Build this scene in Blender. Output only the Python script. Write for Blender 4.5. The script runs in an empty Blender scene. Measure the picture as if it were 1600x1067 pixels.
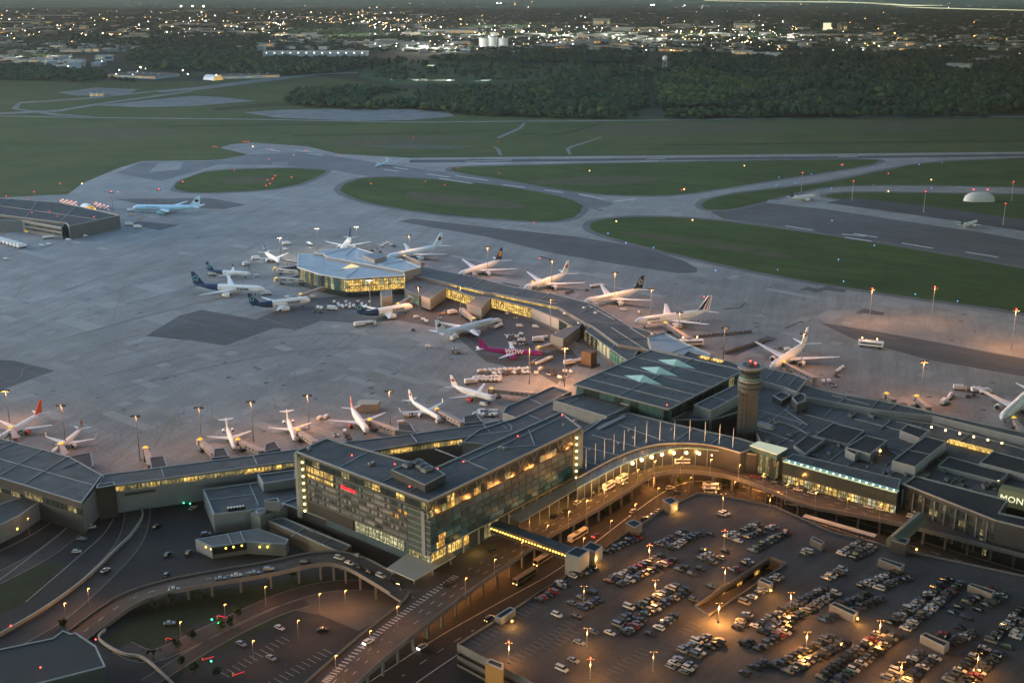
import bpy, math, random
import numpy as np
from mathutils import Vector, Matrix, noise
R = math.radians
C = bpy.context.scene
col = C.collection
# ------------------------------------------------------------------ camera
F = 1850.0                      # focal length in photo pixels (photo 1600 wide)
TH = math.atan(578 / F); HC = 252.0
ct, st = math.cos(TH), math.sin(TH)
cam_d = bpy.data.cameras.new('camera'); cam = bpy.data.objects.new('camera', cam_d); col.objects.link(cam)
cam.location = (0, 0, HC); cam.rotation_euler = (math.pi / 2 - TH, 0, 0)
cam_d.sensor_width = 36; cam_d.lens = F / 1600 * 36; cam_d.clip_start = 1; cam_d.clip_end = 40000
C.camera = cam
# ------------------------------------------------------------------ dusk sky and low sun
SUN_EL, SUN_ROT = R(5.5), R(285)
w = bpy.data.worlds.new('World'); C.world = w; w.use_nodes = True
nt = w.node_tree; nt.nodes.clear()
sky = nt.nodes.new('ShaderNodeTexSky'); sky.sky_type = 'NISHITA'; sky.sun_disc = False
sky.sun_elevation = SUN_EL; sky.sun_rotation = SUN_ROT
sky.air_density = 1.0; sky.dust_density = 0.8; sky.ozone_density = 1.85
bg = nt.nodes.new('ShaderNodeBackground'); bg.inputs[1].default_value = 0.15
ow = nt.nodes.new('ShaderNodeOutputWorld')
nt.links.new(sky.outputs[0], bg.inputs[0]); nt.links.new(bg.outputs[0], ow.inputs[0])
sd = bpy.data.lights.new('sun', 'SUN'); sd.energy = 0.25; sd.angle = R(12); sd.color = (1.0, .86, .78)
so = bpy.data.objects.new('sun', sd); col.objects.link(so)
# sky sun_rotation is clockwise from +Y
sdir = Vector((math.sin(SUN_ROT) * math.cos(SUN_EL), math.cos(SUN_ROT) * math.cos(SUN_EL), math.sin(SUN_EL)))
so.rotation_euler = sdir.to_track_quat('Z', 'Y').to_euler(); so.location = (0, 0, 400)
C.view_settings.view_transform = 'Standard'; C.view_settings.look = 'None'
C.view_settings.exposure = 2.55; C.view_settings.gamma = 1
C.cycles.max_bounces = 4; C.cycles.diffuse_bounces = 2; C.cycles.glossy_bounces = 2
C.cycles.volume_bounces = 0; C.cycles.transmission_bounces = 2; C.cycles.caustics_reflective = False
C.cycles.use_denoising = True; C.cycles.sample_clamp_indirect = 3

def P(px, py, z=0.0):
    """world point at height z seen at photo pixel (px, py); used to survey the place"""
    x, v = px - 800, py - 533.5
    d = (x, F * ct - v * st, -F * st - v * ct)
    t = (z - HC) / d[2]
    return Vector((d[0] * t, d[1] * t, z))
def P2(p, z=0.0):
    q = P(p[0], p[1], z); return (q.x, q.y)
U = Vector((math.cos(R(-39)), math.sin(R(-39)), 0)); V = Vector((math.cos(R(51)), math.sin(R(51)), 0))
# ------------------------------------------------------------------ materials
MATS = {}
EK = .25      # overall level of the place's own lamps and lit windows
LK = .34
def M(name, color=(.5, .5, .5), rough=.6, metal=0.0, var=0.0, scale=.2, emit=None, es=0.0, bump=0.0, spec=.5, sampled=True):
    if name in MATS: return MATS[name]
    m = bpy.data.materials.new(name); m.use_nodes = True
    t = m.node_tree; b = t.nodes['Principled BSDF']
    b.inputs['Base Color'].default_value = (*color, 1); b.inputs['Roughness'].default_value = rough
    b.inputs['Metallic'].default_value = metal; b.inputs['Specular IOR Level'].default_value = spec
    if var:
        tc = t.nodes.new('ShaderNodeTexCoord'); n = t.nodes.new('ShaderNodeTexNoise')
        n.inputs['Scale'].default_value = scale; n.inputs['Detail'].default_value = 7; n.inputs['Roughness'].default_value = .65
        t.links.new(tc.outputs['Object'], n.inputs['Vector'])
        mr = t.nodes.new('ShaderNodeMapRange'); mr.inputs[1].default_value = .3; mr.inputs[2].default_value = .7
        mr.inputs[3].default_value = 1 - var; mr.inputs[4].default_value = 1 + var
        t.links.new(n.outputs['Fac'], mr.inputs[0])
        vm = t.nodes.new('ShaderNodeVectorMath'); vm.operation = 'SCALE'; vm.inputs[0].default_value = color
        t.links.new(mr.outputs[0], vm.inputs['Scale']); t.links.new(vm.outputs[0], b.inputs['Base Color'])
    if emit:
        b.inputs['Emission Color'].default_value = (*emit, 1); b.inputs['Emission Strength'].default_value = es * EK
        if not sampled: m.cycles.emission_sampling = 'NONE'
    MATS[name] = m
    return m
def ground_mat(name, c1, c2, s_big, s_fine, streak=None, rough=.85, slab=None, joint=.8, fine=.22, tint=None):
    """mottled ground: big patches between c1 and c2, fine grain, optional tyre streaks and slab joints"""
    m = bpy.data.materials.new(name); m.use_nodes = True; t = m.node_tree; L = t.links
    b = t.nodes['Principled BSDF']; b.inputs['Roughness'].default_value = rough; b.inputs['Specular IOR Level'].default_value = .3
    tc = t.nodes.new('ShaderNodeTexCoord')
    def nz(sc, det=8, ro=.6, vec=None):
        n = t.nodes.new('ShaderNodeTexNoise'); n.inputs['Scale'].default_value = sc
        n.inputs['Detail'].default_value = det; n.inputs['Roughness'].default_value = ro
        L.new(vec or tc.outputs['Object'], n.inputs['Vector']); return n.outputs['Fac']
    def rng(x, a, b_, c, d):
        r = t.nodes.new('ShaderNodeMapRange')
        for i, v_ in enumerate((a, b_, c, d)): r.inputs[i + 1].default_value = v_
        L.new(x, r.inputs[0]); return r.outputs[0]
    def mul(a, b_):
        q = t.nodes.new('ShaderNodeMath'); q.operation = 'MULTIPLY'; L.new(a, q.inputs[0]); L.new(b_, q.inputs[1]); return q.outputs[0]
    mix = t.nodes.new('ShaderNodeMix'); mix.data_type = 'RGBA'
    mix.inputs['A'].default_value = (*c1, 1); mix.inputs['B'].default_value = (*c2, 1)
    L.new(rng(nz(s_big), .35, .65, 0, 1), mix.inputs['Factor'])
    k = rng(nz(s_fine, 4, .7), .3, .7, 1 - fine, 1 + fine)
    k = mul(k, rng(nz(s_big * 5, 6, .6), .3, .7, .88, 1.12))
    if streak is not None:
        for ang, sx, sy, amt in streak:
            mp = t.nodes.new('ShaderNodeMapping'); mp.vector_type = 'TEXTURE'; mp.inputs['Rotation'].default_value = (0, 0, R(ang)); mp.inputs['Scale'].default_value = (1 / sx, 1 / sy, 1)
            L.new(tc.outputs['Object'], mp.inputs['Vector'])
            k = mul(k, rng(nz(1.0, 5, .65, mp.outputs[0]), .35, .65, 1 - amt, 1 + amt))
    if slab:
        mp = t.nodes.new('ShaderNodeMapping'); mp.inputs['Rotation'].default_value = (0, 0, -R(51))
        L.new(tc.outputs['Object'], mp.inputs['Vector'])
        br = t.nodes.new('ShaderNodeTexBrick'); br.offset = 0; br.inputs['Scale'].default_value = 1
        br.inputs['Brick Width'].default_value = slab; br.inputs['Row Height'].default_value = slab
        br.inputs['Mortar Size'].default_value = .22; br.inputs['Color1'].default_value = (1, 1, 1, 1)
        br.inputs['Color2'].default_value = (.88, .885, .89, 1); br.inputs['Mortar'].default_value = (joint,) * 3 + (1,)
        L.new(mp.outputs[0], br.inputs['Vector']); k = mul(k, br.outputs['Color'])
    vm = t.nodes.new('ShaderNodeVectorMath'); vm.operation = 'SCALE'
    L.new(mix.outputs['Result'], vm.inputs[0]); L.new(k, vm.inputs['Scale']); L.new(vm.outputs[0], b.inputs['Base Color'])
    MATS[name] = m; return m
GRASS = ground_mat('airfield_grass', (.036, .062, .018), (.064, .082, .026), .006, .3, streak=[(4, .004, .08, .16)], rough=1)
GRASSI = ground_mat('island_grass', (.024, .056, .012), (.046, .078, .018), .01, .3, streak=[(-32, .006, .09, .2)], rough=1)
LAND = ground_mat('far_ground', (.018, .032, .018), (.034, .042, .028), .003, .08, rough=1)
APRON = ground_mat('apron_concrete', (.215, .218, .215), (.285, .283, .275), .004, .5, streak=[(76, .004, .14, .09), (72, .006, .5, .06), (51, .008, .06, .08), (-39, .01, .05, .06)], slab=15, joint=.86, fine=.2)
CONC = ground_mat('taxiway_concrete', (.22, .235, .24), (.275, .28, .275), .01, .5, slab=9, joint=.86, fine=.12)
ASPH = ground_mat('dark_asphalt', (.082, .085, .09), (.108, .111, .116), .01, .5, streak=[(-32, .008, .2, .12)], fine=.15)
TAXI = ground_mat('taxiway_asphalt', (.12, .13, .138), (.155, .163, .17), .008, .5, streak=[(-32, .006, .2, .14), (4, .006, .2, .1)], fine=.12)
RUNW = ground_mat('runway_asphalt', (.055, .06, .067), (.075, .08, .088), .01, .4, streak=[(4, .004, .3, .2)], fine=.15)
ROAD = ground_mat('road_asphalt', (.024, .024, .027), (.036, .035, .038), .02, .8, fine=.18)
DECKM = ground_mat('deck_concrete', (.062, .062, .064), (.092, .091, .093), .02, .8, slab=16, joint=.8, streak=[(51, .02, .3, .12)], fine=.15)
SOIL = ground_mat('bare_gravel', (.13, .14, .14), (.2, .2, .195), .03, .5)
ROOFM = ground_mat('roof_membrane', (.058, .068, .075), (.094, .106, .113), .035, 1.2, streak=[(51, .03, .3, .16), (-39, .05, .2, .12)], rough=.7, fine=.25)
ROOFD = ground_mat('dark_roof_membrane', (.026, .032, .037), (.04, .047, .053), .02, 1.2, rough=.7, fine=.2)
WHITE = M('white_paint', (.84, .85, .86), .35, var=.06, scale=.4)
MARK = M('road_marking_white', (.5, .5, .5), .8, var=.25, scale=.6)
YELL = M('line_yellow', (.26, .23, .12), .8, var=.3, scale=.6)
PALEBLUE = M('pale_blue_paint', (.48, .70, .86), .35, var=.05)
NAVY = M('navy_paint', (.012, .045, .12), .35); TEALP = M('star_teal', (.25, .62, .72), .4)
BLACKP = M('black_paint', (.015, .016, .02), .35); DBLUE = M('deep_blue_paint', (.02, .03, .09), .35)
REDP = M('red_paint', (.45, .02, .03), .4); ORANGEP = M('orange_paint', (.7, .1, .025), .4)
PURPLE = M('purple_paint', (.24, .01, .17), .35); YELLOWP = M('yellow_paint', (.8, .38, .03), .45)
METAL = M('edge_metal', (.26, .29, .31), .45, .3, var=.15); DMETAL = M('dark_metal', (.06, .065, .07), .5, .4)
GREYM = M('grey_steel', (.25, .26, .27), .5, .4, var=.15); RUBBER = M('rubber', (.02, .02, .02), .9)
CLAD = M('pale_cladding', (.18, .205, .24), .6, var=.14, scale=.25); CLADP = M('pier_cladding', (.17, .195, .23), .6, var=.12, scale=.4)
CONCW = M('wall_concrete', (.13, .13, .135), .8, var=.15, scale=.3); DCLAD = M('dark_cladding', (.035, .04, .05), .5, var=.2)
GLASSD = M('dark_glass', (.03, .045, .05), .12, .0, spec=.8); GLASST = M('teal_glass', (.05, .11, .12), .15, .0, spec=.8)
GLASSP = M('skylight_glass', (.28, .5, .5), .3, var=.1)
WIN = M('plane_window', (.02, .025, .03), .2)
CARGLASS = M('car_glass', (.02, .025, .03), .12, spec=.8)
def lit_mat(name, color, es, cell=(2.2, 3.0), dark=.25, sampled=True, seed=0.0):
    """interior seen through glazing: bright and dim cells with mullions"""
    m = bpy.data.materials.new(name); m.use_nodes = True; t = m.node_tree; L = t.links
    b = t.nodes['Principled BSDF']; b.inputs['Base Color'].default_value = (.03, .035, .03, 1); b.inputs['Roughness'].default_value = .2
    tc = t.nodes.new('ShaderNodeTexCoord'); n = t.nodes.new('ShaderNodeTexNoise'); n.inputs['Scale'].default_value = .55
    n.inputs['Detail'].default_value = 4; n.inputs['Roughness'].default_value = .8
    mp = t.nodes.new('ShaderNodeMapping'); mp.inputs['Location'].default_value = (seed, seed, 0); mp.inputs['Scale'].default_value = (2.2, 2.2, 1.0)
    L.new(tc.outputs['Object'], mp.inputs[0]); L.new(mp.outputs[0], n.inputs['Vector'])
    r = t.nodes.new('ShaderNodeMapRange'); r.inputs[1].default_value = .42; r.inputs[2].default_value = .62
    r.inputs[3].default_value = dark * es * EK; r.inputs[4].default_value = es * 1.5 * EK
    L.new(n.outputs['Fac'], r.inputs[0]); L.new(r.outputs[0], b.inputs['Emission Strength'])
    # floors and mullions read as a dark grid in front of the lit rooms
    sx = t.nodes.new('ShaderNodeSeparateXYZ'); L.new(tc.outputs['Object'], sx.inputs[0]); cx = t.nodes.new('ShaderNodeCombineXYZ')
    L.new(sx.outputs['X'], cx.inputs['X']); L.new(sx.outputs['Z'], cx.inputs['Y'])
    br = t.nodes.new('ShaderNodeTexBrick'); br.offset = 0; br.inputs['Scale'].default_value = 1; br.inputs['Brick Width'].default_value = 1.7; br.inputs['Row Height'].default_value = 2.4
    br.inputs['Mortar Size'].default_value = .16; br.inputs['Color1'].default_value = (1, 1, 1, 1); br.inputs['Color2'].default_value = (.35, .35, .35, 1); br.inputs['Mortar'].default_value = (.06, .06, .06, 1)
    L.new(cx.outputs[0], br.inputs['Vector']); mu = t.nodes.new('ShaderNodeMath'); mu.operation = 'MULTIPLY'
    L.new(r.outputs[0], mu.inputs[0]); L.new(br.outputs['Color'], mu.inputs[1]); L.new(mu.outputs[0], b.inputs['Emission Strength'])
    b.inputs['Emission Color'].default_value = (*color, 1)
    if not sampled: m.cycles.emission_sampling = 'NONE'
    MATS[name] = m; return m
LITY = lit_mat('lit_window_yellow', (1, .62, .16), 1.25, dark=.15, sampled=False)
LITD = lit_mat('lit_window_dim', (.85, .68, .28), .4, dark=.1, sampled=False)
LITW = lit_mat('lit_window_pale', (.85, .8, .45), .65, sampled=False)
LITO = lit_mat('lit_window_amber', (1, .5, .1), 1.2, dark=.1, sampled=False)
LITG = lit_mat('lit_glazing_green', (.35, .75, .5), .35, sampled=False)
def glow(name, c, s, sampled=False): return M(name, c, .5, emit=c, es=s, sampled=sampled)
GWARM = glow('lamp_warm', (1, .55, .16), 10); GWHITE = glow('lamp_white', (1, .93, .78), 10); GRED = glow('lamp_red', (1, .05, .03), 6)
GYEL = glow('lamp_yellow', (1, .75, .08), 6); GBLUE = glow('lamp_blue', (.1, .35, 1), 4); GGREEN = glow('lamp_green', (.05, 1, .4), 4)
GSODI = glow('lamp_sodium', (1, .42, .08), 5); GNEON = glow('neon_red', (1, .01, .02), 2.2); GSIGN = glow('sign_cream', (.9, .9, .6), .55)
# ------------------------------------------------------------------ mesh helper
class MB:
    def __init__(s): s.v = []; s.f = []; s.m = []; s.mats = []
    def mi(s, mat):
        if mat not in s.mats: s.mats.append(mat)
        return s.mats.index(mat)
    def add(s, vs, fs, mat):
        o = len(s.v); s.v += [tuple(v) for v in vs]; k = s.mi(mat)
        for f in fs: s.f.append(tuple(i + o for i in f)); s.m.append(k)
        return s
    def box(s, c, d, mat, rz=0.0, taper=1.0):
        """box by base centre c, size d"""
        a, b, h = d[0] / 2, d[1] / 2, d[2]; ca, sa = math.cos(rz), math.sin(rz); vs = []
        for z, k in ((0, 1), (h, taper)):
            for x, y in ((-a, -b), (a, -b), (a, b), (-a, b)):
                x, y = x * k, y * k
                vs.append((c[0] + x * ca - y * sa, c[1] + x * sa + y * ca, c[2] + z))
        return s.add(vs, [(3, 2, 1, 0), (4, 5, 6, 7), (0, 1, 5, 4), (1, 2, 6, 5), (2, 3, 7, 6), (3, 0, 4, 7)], mat)
    def prism(s, poly, z0, z1, mat, top=True, bottom=False, side=True, topmat=None):
        poly = ccw(poly); n = len(poly)
        vs = [(p[0], p[1], z0) for p in poly] + [(p[0], p[1], z1) for p in poly]
        if side: s.add(vs, [(i, (i + 1) % n, n + (i + 1) % n, n + i) for i in range(n)], mat)
        if top: s.add(vs[n:], [tuple(range(n))], topmat or mat)
        if bottom: s.add(vs[:n], [tuple(range(n - 1, -1, -1))], mat)
        return s
    def ring(s, poly, z0, z1, wdt, mat):
        """parapet: mitred ring standing on the outline"""
        poly = ccw(poly); n = len(poly); inn = inset(poly, wdt)
        vs = [(p[0], p[1], z) for z in (z0, z1) for p in poly] + [(p[0], p[1], z) for z in (z0, z1) for p in inn]
        fs = []
        for i in range(n):
            j = (i + 1) % n
            fs += [(i, j, n + j, n + i), (n + i, n + j, 3 * n + j, 3 * n + i), (2 * n + j, 2 * n + i, 3 * n + i, 3 * n + j)]
        return s.add(vs, fs, mat)
    def beam(s, a, b, wd, h, mat):
        """box with its base centre line from a to b"""
        a, b = Vector(a), Vector(b); d = b - a; q = Vector((-d.y, d.x, 0))
        q = q.normalized() * wd / 2 if q.length > 1e-6 else Vector((wd / 2, 0, 0))
        if abs(d.x) + abs(d.y) < 1e-5:
            return s.box(tuple(a), (wd, wd, d.z), mat)
        up = Vector((0, 0, h))
        vs = [a - q, a + q, b + q, b - q, a - q + up, a + q + up, b + q + up, b - q + up]
        return s.add(vs, [(3, 2, 1, 0)[::-1], (7, 6, 5, 4)[::-1][::1], (0, 3, 7, 4), (1, 0, 4, 5), (2, 1, 5, 6), (3, 2, 6, 7)], mat)
    def tube(s, pts, rads, mat, n=10, caps=True, sq=None):
        """rings round a path of points; sq scales the ring (horizontal, vertical)"""
        pts = [Vector(p) for p in pts]; o = []; K = len(pts)
        for i, p in enumerate(pts):
            d = (pts[min(i + 1, K - 1)] - pts[max(i - 1, 0)]).normalized()
            up = Vector((0, 0, 1)) if abs(d.z) < .9 else Vector((1, 0, 0))
            x = d.cross(up).normalized(); y = x.cross(d); r = rads[i]
            for k in range(n):
                a = 2 * math.pi * k / n; o.append(p + x * math.cos(a) * r * (sq[0] if sq else 1) + y * math.sin(a) * r * (sq[1] if sq else 1))
        fs = [(i * n + k, i * n + (k + 1) % n, (i + 1) * n + (k + 1) % n, (i + 1) * n + k) for i in range(K - 1) for k in range(n)]
        if caps: fs += [tuple(range(n - 1, -1, -1)), tuple((K - 1) * n + k for k in range(n))]
        return s.add(o, fs, mat)
    def cyl(s, c, r, h, mat, n=12, r2=None):
        r2 = r if r2 is None else r2
        vs = [(c[0] + rr * math.cos(2 * math.pi * k / n), c[1] + rr * math.sin(2 * math.pi * k / n), c[2] + z) for z, rr in ((0, r), (h, r2)) for k in range(n)]
        return s.add(vs, [(k, (k + 1) % n, n + (k + 1) % n, n + k) for k in range(n)] + [tuple(range(n - 1, -1, -1)), tuple(n + k for k in range(n))], mat)
    def ball(s, c, r, mat, n=8, m=5, sz=1.0):
        vs = [(c[0], c[1], c[2] - r * sz)]
        for i in range(1, m):
            a = -math.pi / 2 + math.pi * i / m
            vs += [(c[0] + r * math.cos(a) * math.cos(2 * math.pi * k / n), c[1] + r * math.cos(a) * math.sin(2 * math.pi * k / n), c[2] + r * sz * math.sin(a)) for k in range(n)]
        vs.append((c[0], c[1], c[2] + r * sz)); T = len(vs) - 1
        fs = [(0, 1 + (k + 1) % n, 1 + k) for k in range(n)] + [(T, T - n + k, T - n + (k + 1) % n) for k in range(n)]
        fs += [(1 + i * n + k, 1 + i * n + (k + 1) % n, 1 + (i + 1) * n + (k + 1) % n, 1 + (i + 1) * n + k) for i in range(m - 2) for k in range(n)]
        return s.add(vs, fs, mat)
    def mesh(s, name, org=(0, 0, 0), smooth=False):
        me = bpy.data.meshes.new(name)
        me.from_pydata([(v[0] - org[0], v[1] - org[1], v[2] - org[2]) for v in s.v], [], s.f)
        for m in s.mats: me.materials.append(m)
        me.polygons.foreach_set('material_index', s.m)
        if smooth: me.polygons.foreach_set('use_smooth', [True] * len(s.f))
        me.update(); return me
    def build(s, name, parent=None, smooth=False, own=None):
        """link as one object; coordinates are world ones, shifted to the parent's base (or to own)"""
        org = tuple(parent_base(parent)) if parent else (own or (0, 0, 0))
        o = bpy.data.objects.new(name, s.mesh(name, org, smooth)); col.objects.link(o)
        if parent: o.parent = parent
        elif own: o.location = own
        return o
def parent_base(p):
    v = Vector(p.location)
    while p.parent: p = p.parent; v += Vector(p.location)
    return v
def ccw(poly):
    a = sum(poly[i][0] * poly[(i + 1) % len(poly)][1] - poly[(i + 1) % len(poly)][0] * poly[i][1] for i in range(len(poly)))
    return list(poly) if a > 0 else list(poly)[::-1]
def inset(poly, d):
    n = len(poly); out = []
    for i in range(n):
        p0, p1, p2 = (Vector(poly[(i + k) % n][:2]) for k in (-1, 0, 1))
        a = (p1 - p0).normalized(); b = (p2 - p1).normalized()
        na = Vector((-a.y, a.x)); nb = Vector((-b.y, b.x)); q = na + nb
        q = q / max(q.length_squared / 2, .25) if q.length > 1e-6 else na
        out.append((p1.x + q.x * d, p1.y + q.y * d))
    return out
def smooth_poly(pts, n=5, closed=True):
    out = []; K = len(pts)
    for i in range(K if closed else K - 1):
        g = lambda j: Vector(pts[j % K] if closed else pts[max(0, min(K - 1, j))])
        p0, p1, p2, p3 = g(i - 1), g(i), g(i + 1), g(i + 2)
        for k in range(n):
            t = k / n
            q = .5 * ((2 * p1) + (p2 - p0) * t + (2 * p0 - 5 * p1 + 4 * p2 - p3) * t * t + (3 * p1 - p0 - 3 * p2 + p3) * t ** 3)
            out.append(tuple(q))
    if not closed: out.append(tuple(pts[-1]))
    return out
LABELS = {}
def tag(o, label=None, cat=None, group=None, kind=None):
    if label: o['label'] = label
    if cat: o['category'] = cat
    if group: o['group'] = group
    if kind: o['kind'] = kind
    return o
def thing(name, loc, label, cat, group=None, rz=0.0):
    o = bpy.data.objects.new(name, None); col.objects.link(o); o.location = loc; o.rotation_euler = (0, 0, rz)
    o.empty_display_size = .5
    return tag(o, label, cat, group)
KIDS = {}
def dup(src, loc, rz, label=None, group=None, scale=None):
    c = src.copy(); col.objects.link(c); c.location = loc; c.rotation_euler = (0, 0, rz)
    if scale: c.scale = (scale,) * 3
    if label: c['label'] = label
    if group: c['group'] = group
    if src.name not in KIDS: KIDS[src.name] = [(ch, list(ch.children)) for ch in src.children]
    for ch, gs in KIDS[src.name]:
        d = ch.copy(); col.objects.link(d); d.parent = c
        for g in gs:
            e = g.copy(); col.objects.link(e); e.parent = d
    return c
class Stock:
    """first use moves the original itself, later uses copy it"""
    def __init__(s, root): s.root = root; s.used = False
    def put(s, loc, rz, label=None, group=None, scale=None):
        if not s.used: 
            s.used = True; s.first = (loc, rz, label, group, scale)
            if s.root.name not in KIDS: KIDS[s.root.name] = [(ch, list(ch.children)) for ch in s.root.children]
            o = s.root
            o.location = loc; o.rotation_euler = (0, 0, rz)
            if scale: o.scale = (scale,) * 3
            if label: o['label'] = label
            if group: o['group'] = group
            return o
        o = dup(s.root, loc, rz, label, group, scale or 1.0)
        return o
def lamp(loc, power, color=(1, .5, .18), rad=.6, name='lamp_light', parent=None, spot=None):
    d = bpy.data.lights.new(name, 'SPOT' if spot else 'POINT'); d.energy = power * LK; d.color = color; d.shadow_soft_size = rad
    if spot: d.spot_size = R(spot); d.spot_blend = .8
    o = bpy.data.objects.new(name, d); col.objects.link(o)
    if parent: o.parent = parent; o.location = Vector(loc) - parent_base(parent)
    else: o.location = loc
    return o
SHN = [0]
def sheet(name, pts, z, mat, kind='structure', px=True, smooth=0):
    if name in ('gravel', 'perimeter_track', 'drainage_strip', 'worn_turf', 'asphalt_patch'): SHN[0] += 1; z += (SHN[0] % 17) * (.0011 if name == 'asphalt_patch' else .004)
    if smooth: pts = smooth_poly(pts, smooth)
    q = ccw([P2(p, z) if px else p for p in pts])
    o = MB().add([(x, y, z) for x, y in q], [tuple(range(len(q)))], mat).build(name)
    return tag(o, kind=kind)
def text_bm(s, size, mat, extrude=.02):
    cu = bpy.data.curves.new('lettering', 'FONT'); cu.body = s; cu.size = size; cu.align_x = 'CENTER'; cu.align_y = 'CENTER'; cu.extrude = extrude; cu.resolution_u = 2; cu.offset = 0 if extrude else size * .028
    o = bpy.data.objects.new('lettering', cu); col.objects.link(o)
    dg = bpy.context.evaluated_depsgraph_get(); me = bpy.data.meshes.new_from_object(o.evaluated_get(dg))
    import bmesh as _b
    bm = _b.new(); bm.from_mesh(me); hh = max([abs(v.co.y) for v in bm.verts] + [.1])
    if not extrude:
        for k in range(-6, 7): _b.ops.bisect_plane(bm, geom=bm.verts[:] + bm.edges[:] + bm.faces[:], plane_co=(0, hh * k / 6.5, 0), plane_no=(0, 1, 0))
    bm.verts.ensure_lookup_table(); bm.verts.index_update(); vs = [tuple(v.co) for v in bm.verts]; fs = [tuple(v.index for v in f.verts) for f in bm.faces]; bm.free()
    bpy.data.objects.remove(o); bpy.data.curves.remove(cu); bpy.data.meshes.remove(me)
    return vs, fs
rnd = random.Random(7)
# ================================================================== ground
gz = 0.0
def flat(name, pts, z, mat, kind='structure', own=True): 
    return tag(MB().add([(x, y, z) for x, y in ccw(pts)], [tuple(range(len(pts)))], mat).build(name), kind=kind)
flat('ground', [(-16000, -600), (16000, -600), (16000, 30000), (-16000, 30000)], -.06, LAND)
sheet('airfield_grass', [(-500, 150), (0, 118), (150, 126), (330, 128), (450, 112), (640, 140), (800, 172), (1030, 184), (1600, 184), (2300, 184), (3200, 700), (1700, 700), (-300, 640), (-900, 330)], -.03, GRASS)
# one pavement sheet carries apron, taxiways and runways; grass islands lie on it
sheet('apron', [(-420, 330), (-60, 312), (0, 309), (60, 306), (105, 304), (118, 295), (130, 286), (185, 263), (222, 252), (320, 251), (385, 247), (392, 243), (344, 231), (360, 226), (395, 223), (480, 229), (530, 241), (640, 247), (900, 244.5), (1300, 240.5), (1700, 236.5), (2400, 229), (3300, 600), (2400, 1000), (-300, 1300), (-900, 700)], -.0, APRON)
SHOULD = ground_mat('shoulder_asphalt', (.10, .108, .115), (.135, .14, .145), .02, .5, fine=.15)
def island(pts, sm=4):
    w_ = ccw([P2(p, 0) for p in smooth_poly(pts, sm)]); rg = random.Random(len(pts))
    sh_ = inset(w_, -8); MBs = MB().add([(x, y, .03) for x, y in sh_], [tuple(range(len(sh_)))], SHOULD).build('taxiway_shoulder'); tag(MBs, kind='structure')
    # slightly ragged turf edge
    out = []
    for i in range(len(w_)):
        a, c = Vector(w_[i]), Vector(w_[(i + 1) % len(w_)]); n = max(1, int((c - a).length / 9)); d = (c - a).normalized() if (c - a).length > .01 else Vector((1, 0)); q = Vector((-d.y, d.x))
        for k in range(n): p = a.lerp(c, k / n) + q * rg.uniform(-.9, .9); out.append((p.x, p.y))
    return tag(MB().add([(x, y, .04) for x, y in out], [tuple(range(len(out)))], GRASSI).build('grass_island'), kind='structure')
island([(272, 292), (285, 280), (300, 272), (350, 266), (440, 263), (490, 265), (508, 269), (470, 287), (420, 296), (340, 301), (290, 300)])
island([(532, 296), (545, 285), (575, 278), (640, 278), (760, 288), (860, 304), (905, 318), (908, 328), (895, 340), (860, 346), (800, 344), (700, 336), (600, 322), (550, 308)])
island([(706, 265), (730, 261), (900, 256.5), (1200, 251), (1350, 249.5), (1372, 253), (1330, 263), (1200, 283), (1080, 302), (1000, 306), (900, 300), (800, 283), (720, 270)])
island([(1097, 319), (1112, 311), (1150, 303), (1290, 285), (1385, 266), (1440, 256), (1560, 249), (1900, 243), (2200, 300), (1800, 297), (1480, 290), (1310, 291), (1240, 303), (1190, 316), (1140, 327), (1105, 327)])
island([(1290, 306), (1340, 301), (1500, 303), (1800, 310), (2100, 345), (2000, 420), (1600, 352), (1440, 330), (1330, 314)])
island([(922, 353), (938, 344), (1000, 339), (1100, 343), (1250, 362), (1400, 385), (1600, 420), (1900, 478), (1950, 560), (1600, 489), (1400, 461), (1200, 428), (1060, 398), (980, 378), (932, 363)])
# shoulders of darker asphalt round the islands, runway strips, patches
sheet('taxiway', [(1110, 331), (1205, 317), (1300, 323), (1600, 375), (1900, 430), (1900, 475), (1600, 417), (1400, 382), (1250, 358.5), (1130, 342)], .02, ASPH)
sheet('runway', [(640, 250), (900, 248.5), (1300, 244.5), (1700, 240.5), (1700, 236.8), (2300, 231.5), (2300, 234.5), (1700, 243.5), (1300, 248.2), (900, 252.4), (640, 254.5)][:3] + [(1700, 239.5), (2300, 233.2), (2300, 236), (1700, 243.2), (1300, 248.2), (900, 252.2), (640, 254.5)], .02, RUNW)
sheet('taxiway', [(392, 241), (480, 238), (640, 262), (800, 283.5), (900, 302), (960, 318), (940, 330), (912, 322), (860, 303.5), (760, 287.5), (640, 276), (575, 276), (520, 266), (430, 258), (335, 257), (330, 252)], .02, TAXI)
sheet('taxiway', [(222, 253), (320, 252), (385, 248), (340, 257), (300, 270), (270, 282), (250, 283), (180, 271)], .036, TAXI)
sheet('taxiway_concrete', [(250, 254), (286, 253), (281, 265), (232, 270)], .06, CONC)
sheet('taxiway_concrete', [(120, 303), (140, 288), (250, 284), (290, 272), (330, 264), (275, 284), (258, 305)], .06, CONC)
sheet('taxiway_concrete', [(1200, 312), (1290, 318.5), (1450, 341), (1600, 364), (1850, 405), (1850, 420), (1600, 373), (1450, 351), (1290, 327), (1198, 317.5)], .06, CONC)
sheet('service_apron', [(1290, 317), (1330, 309), (1450, 322), (1600, 343), (1850, 384), (1850, 403), (1600, 361), (1450, 339)], .05, RUNW)
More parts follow.
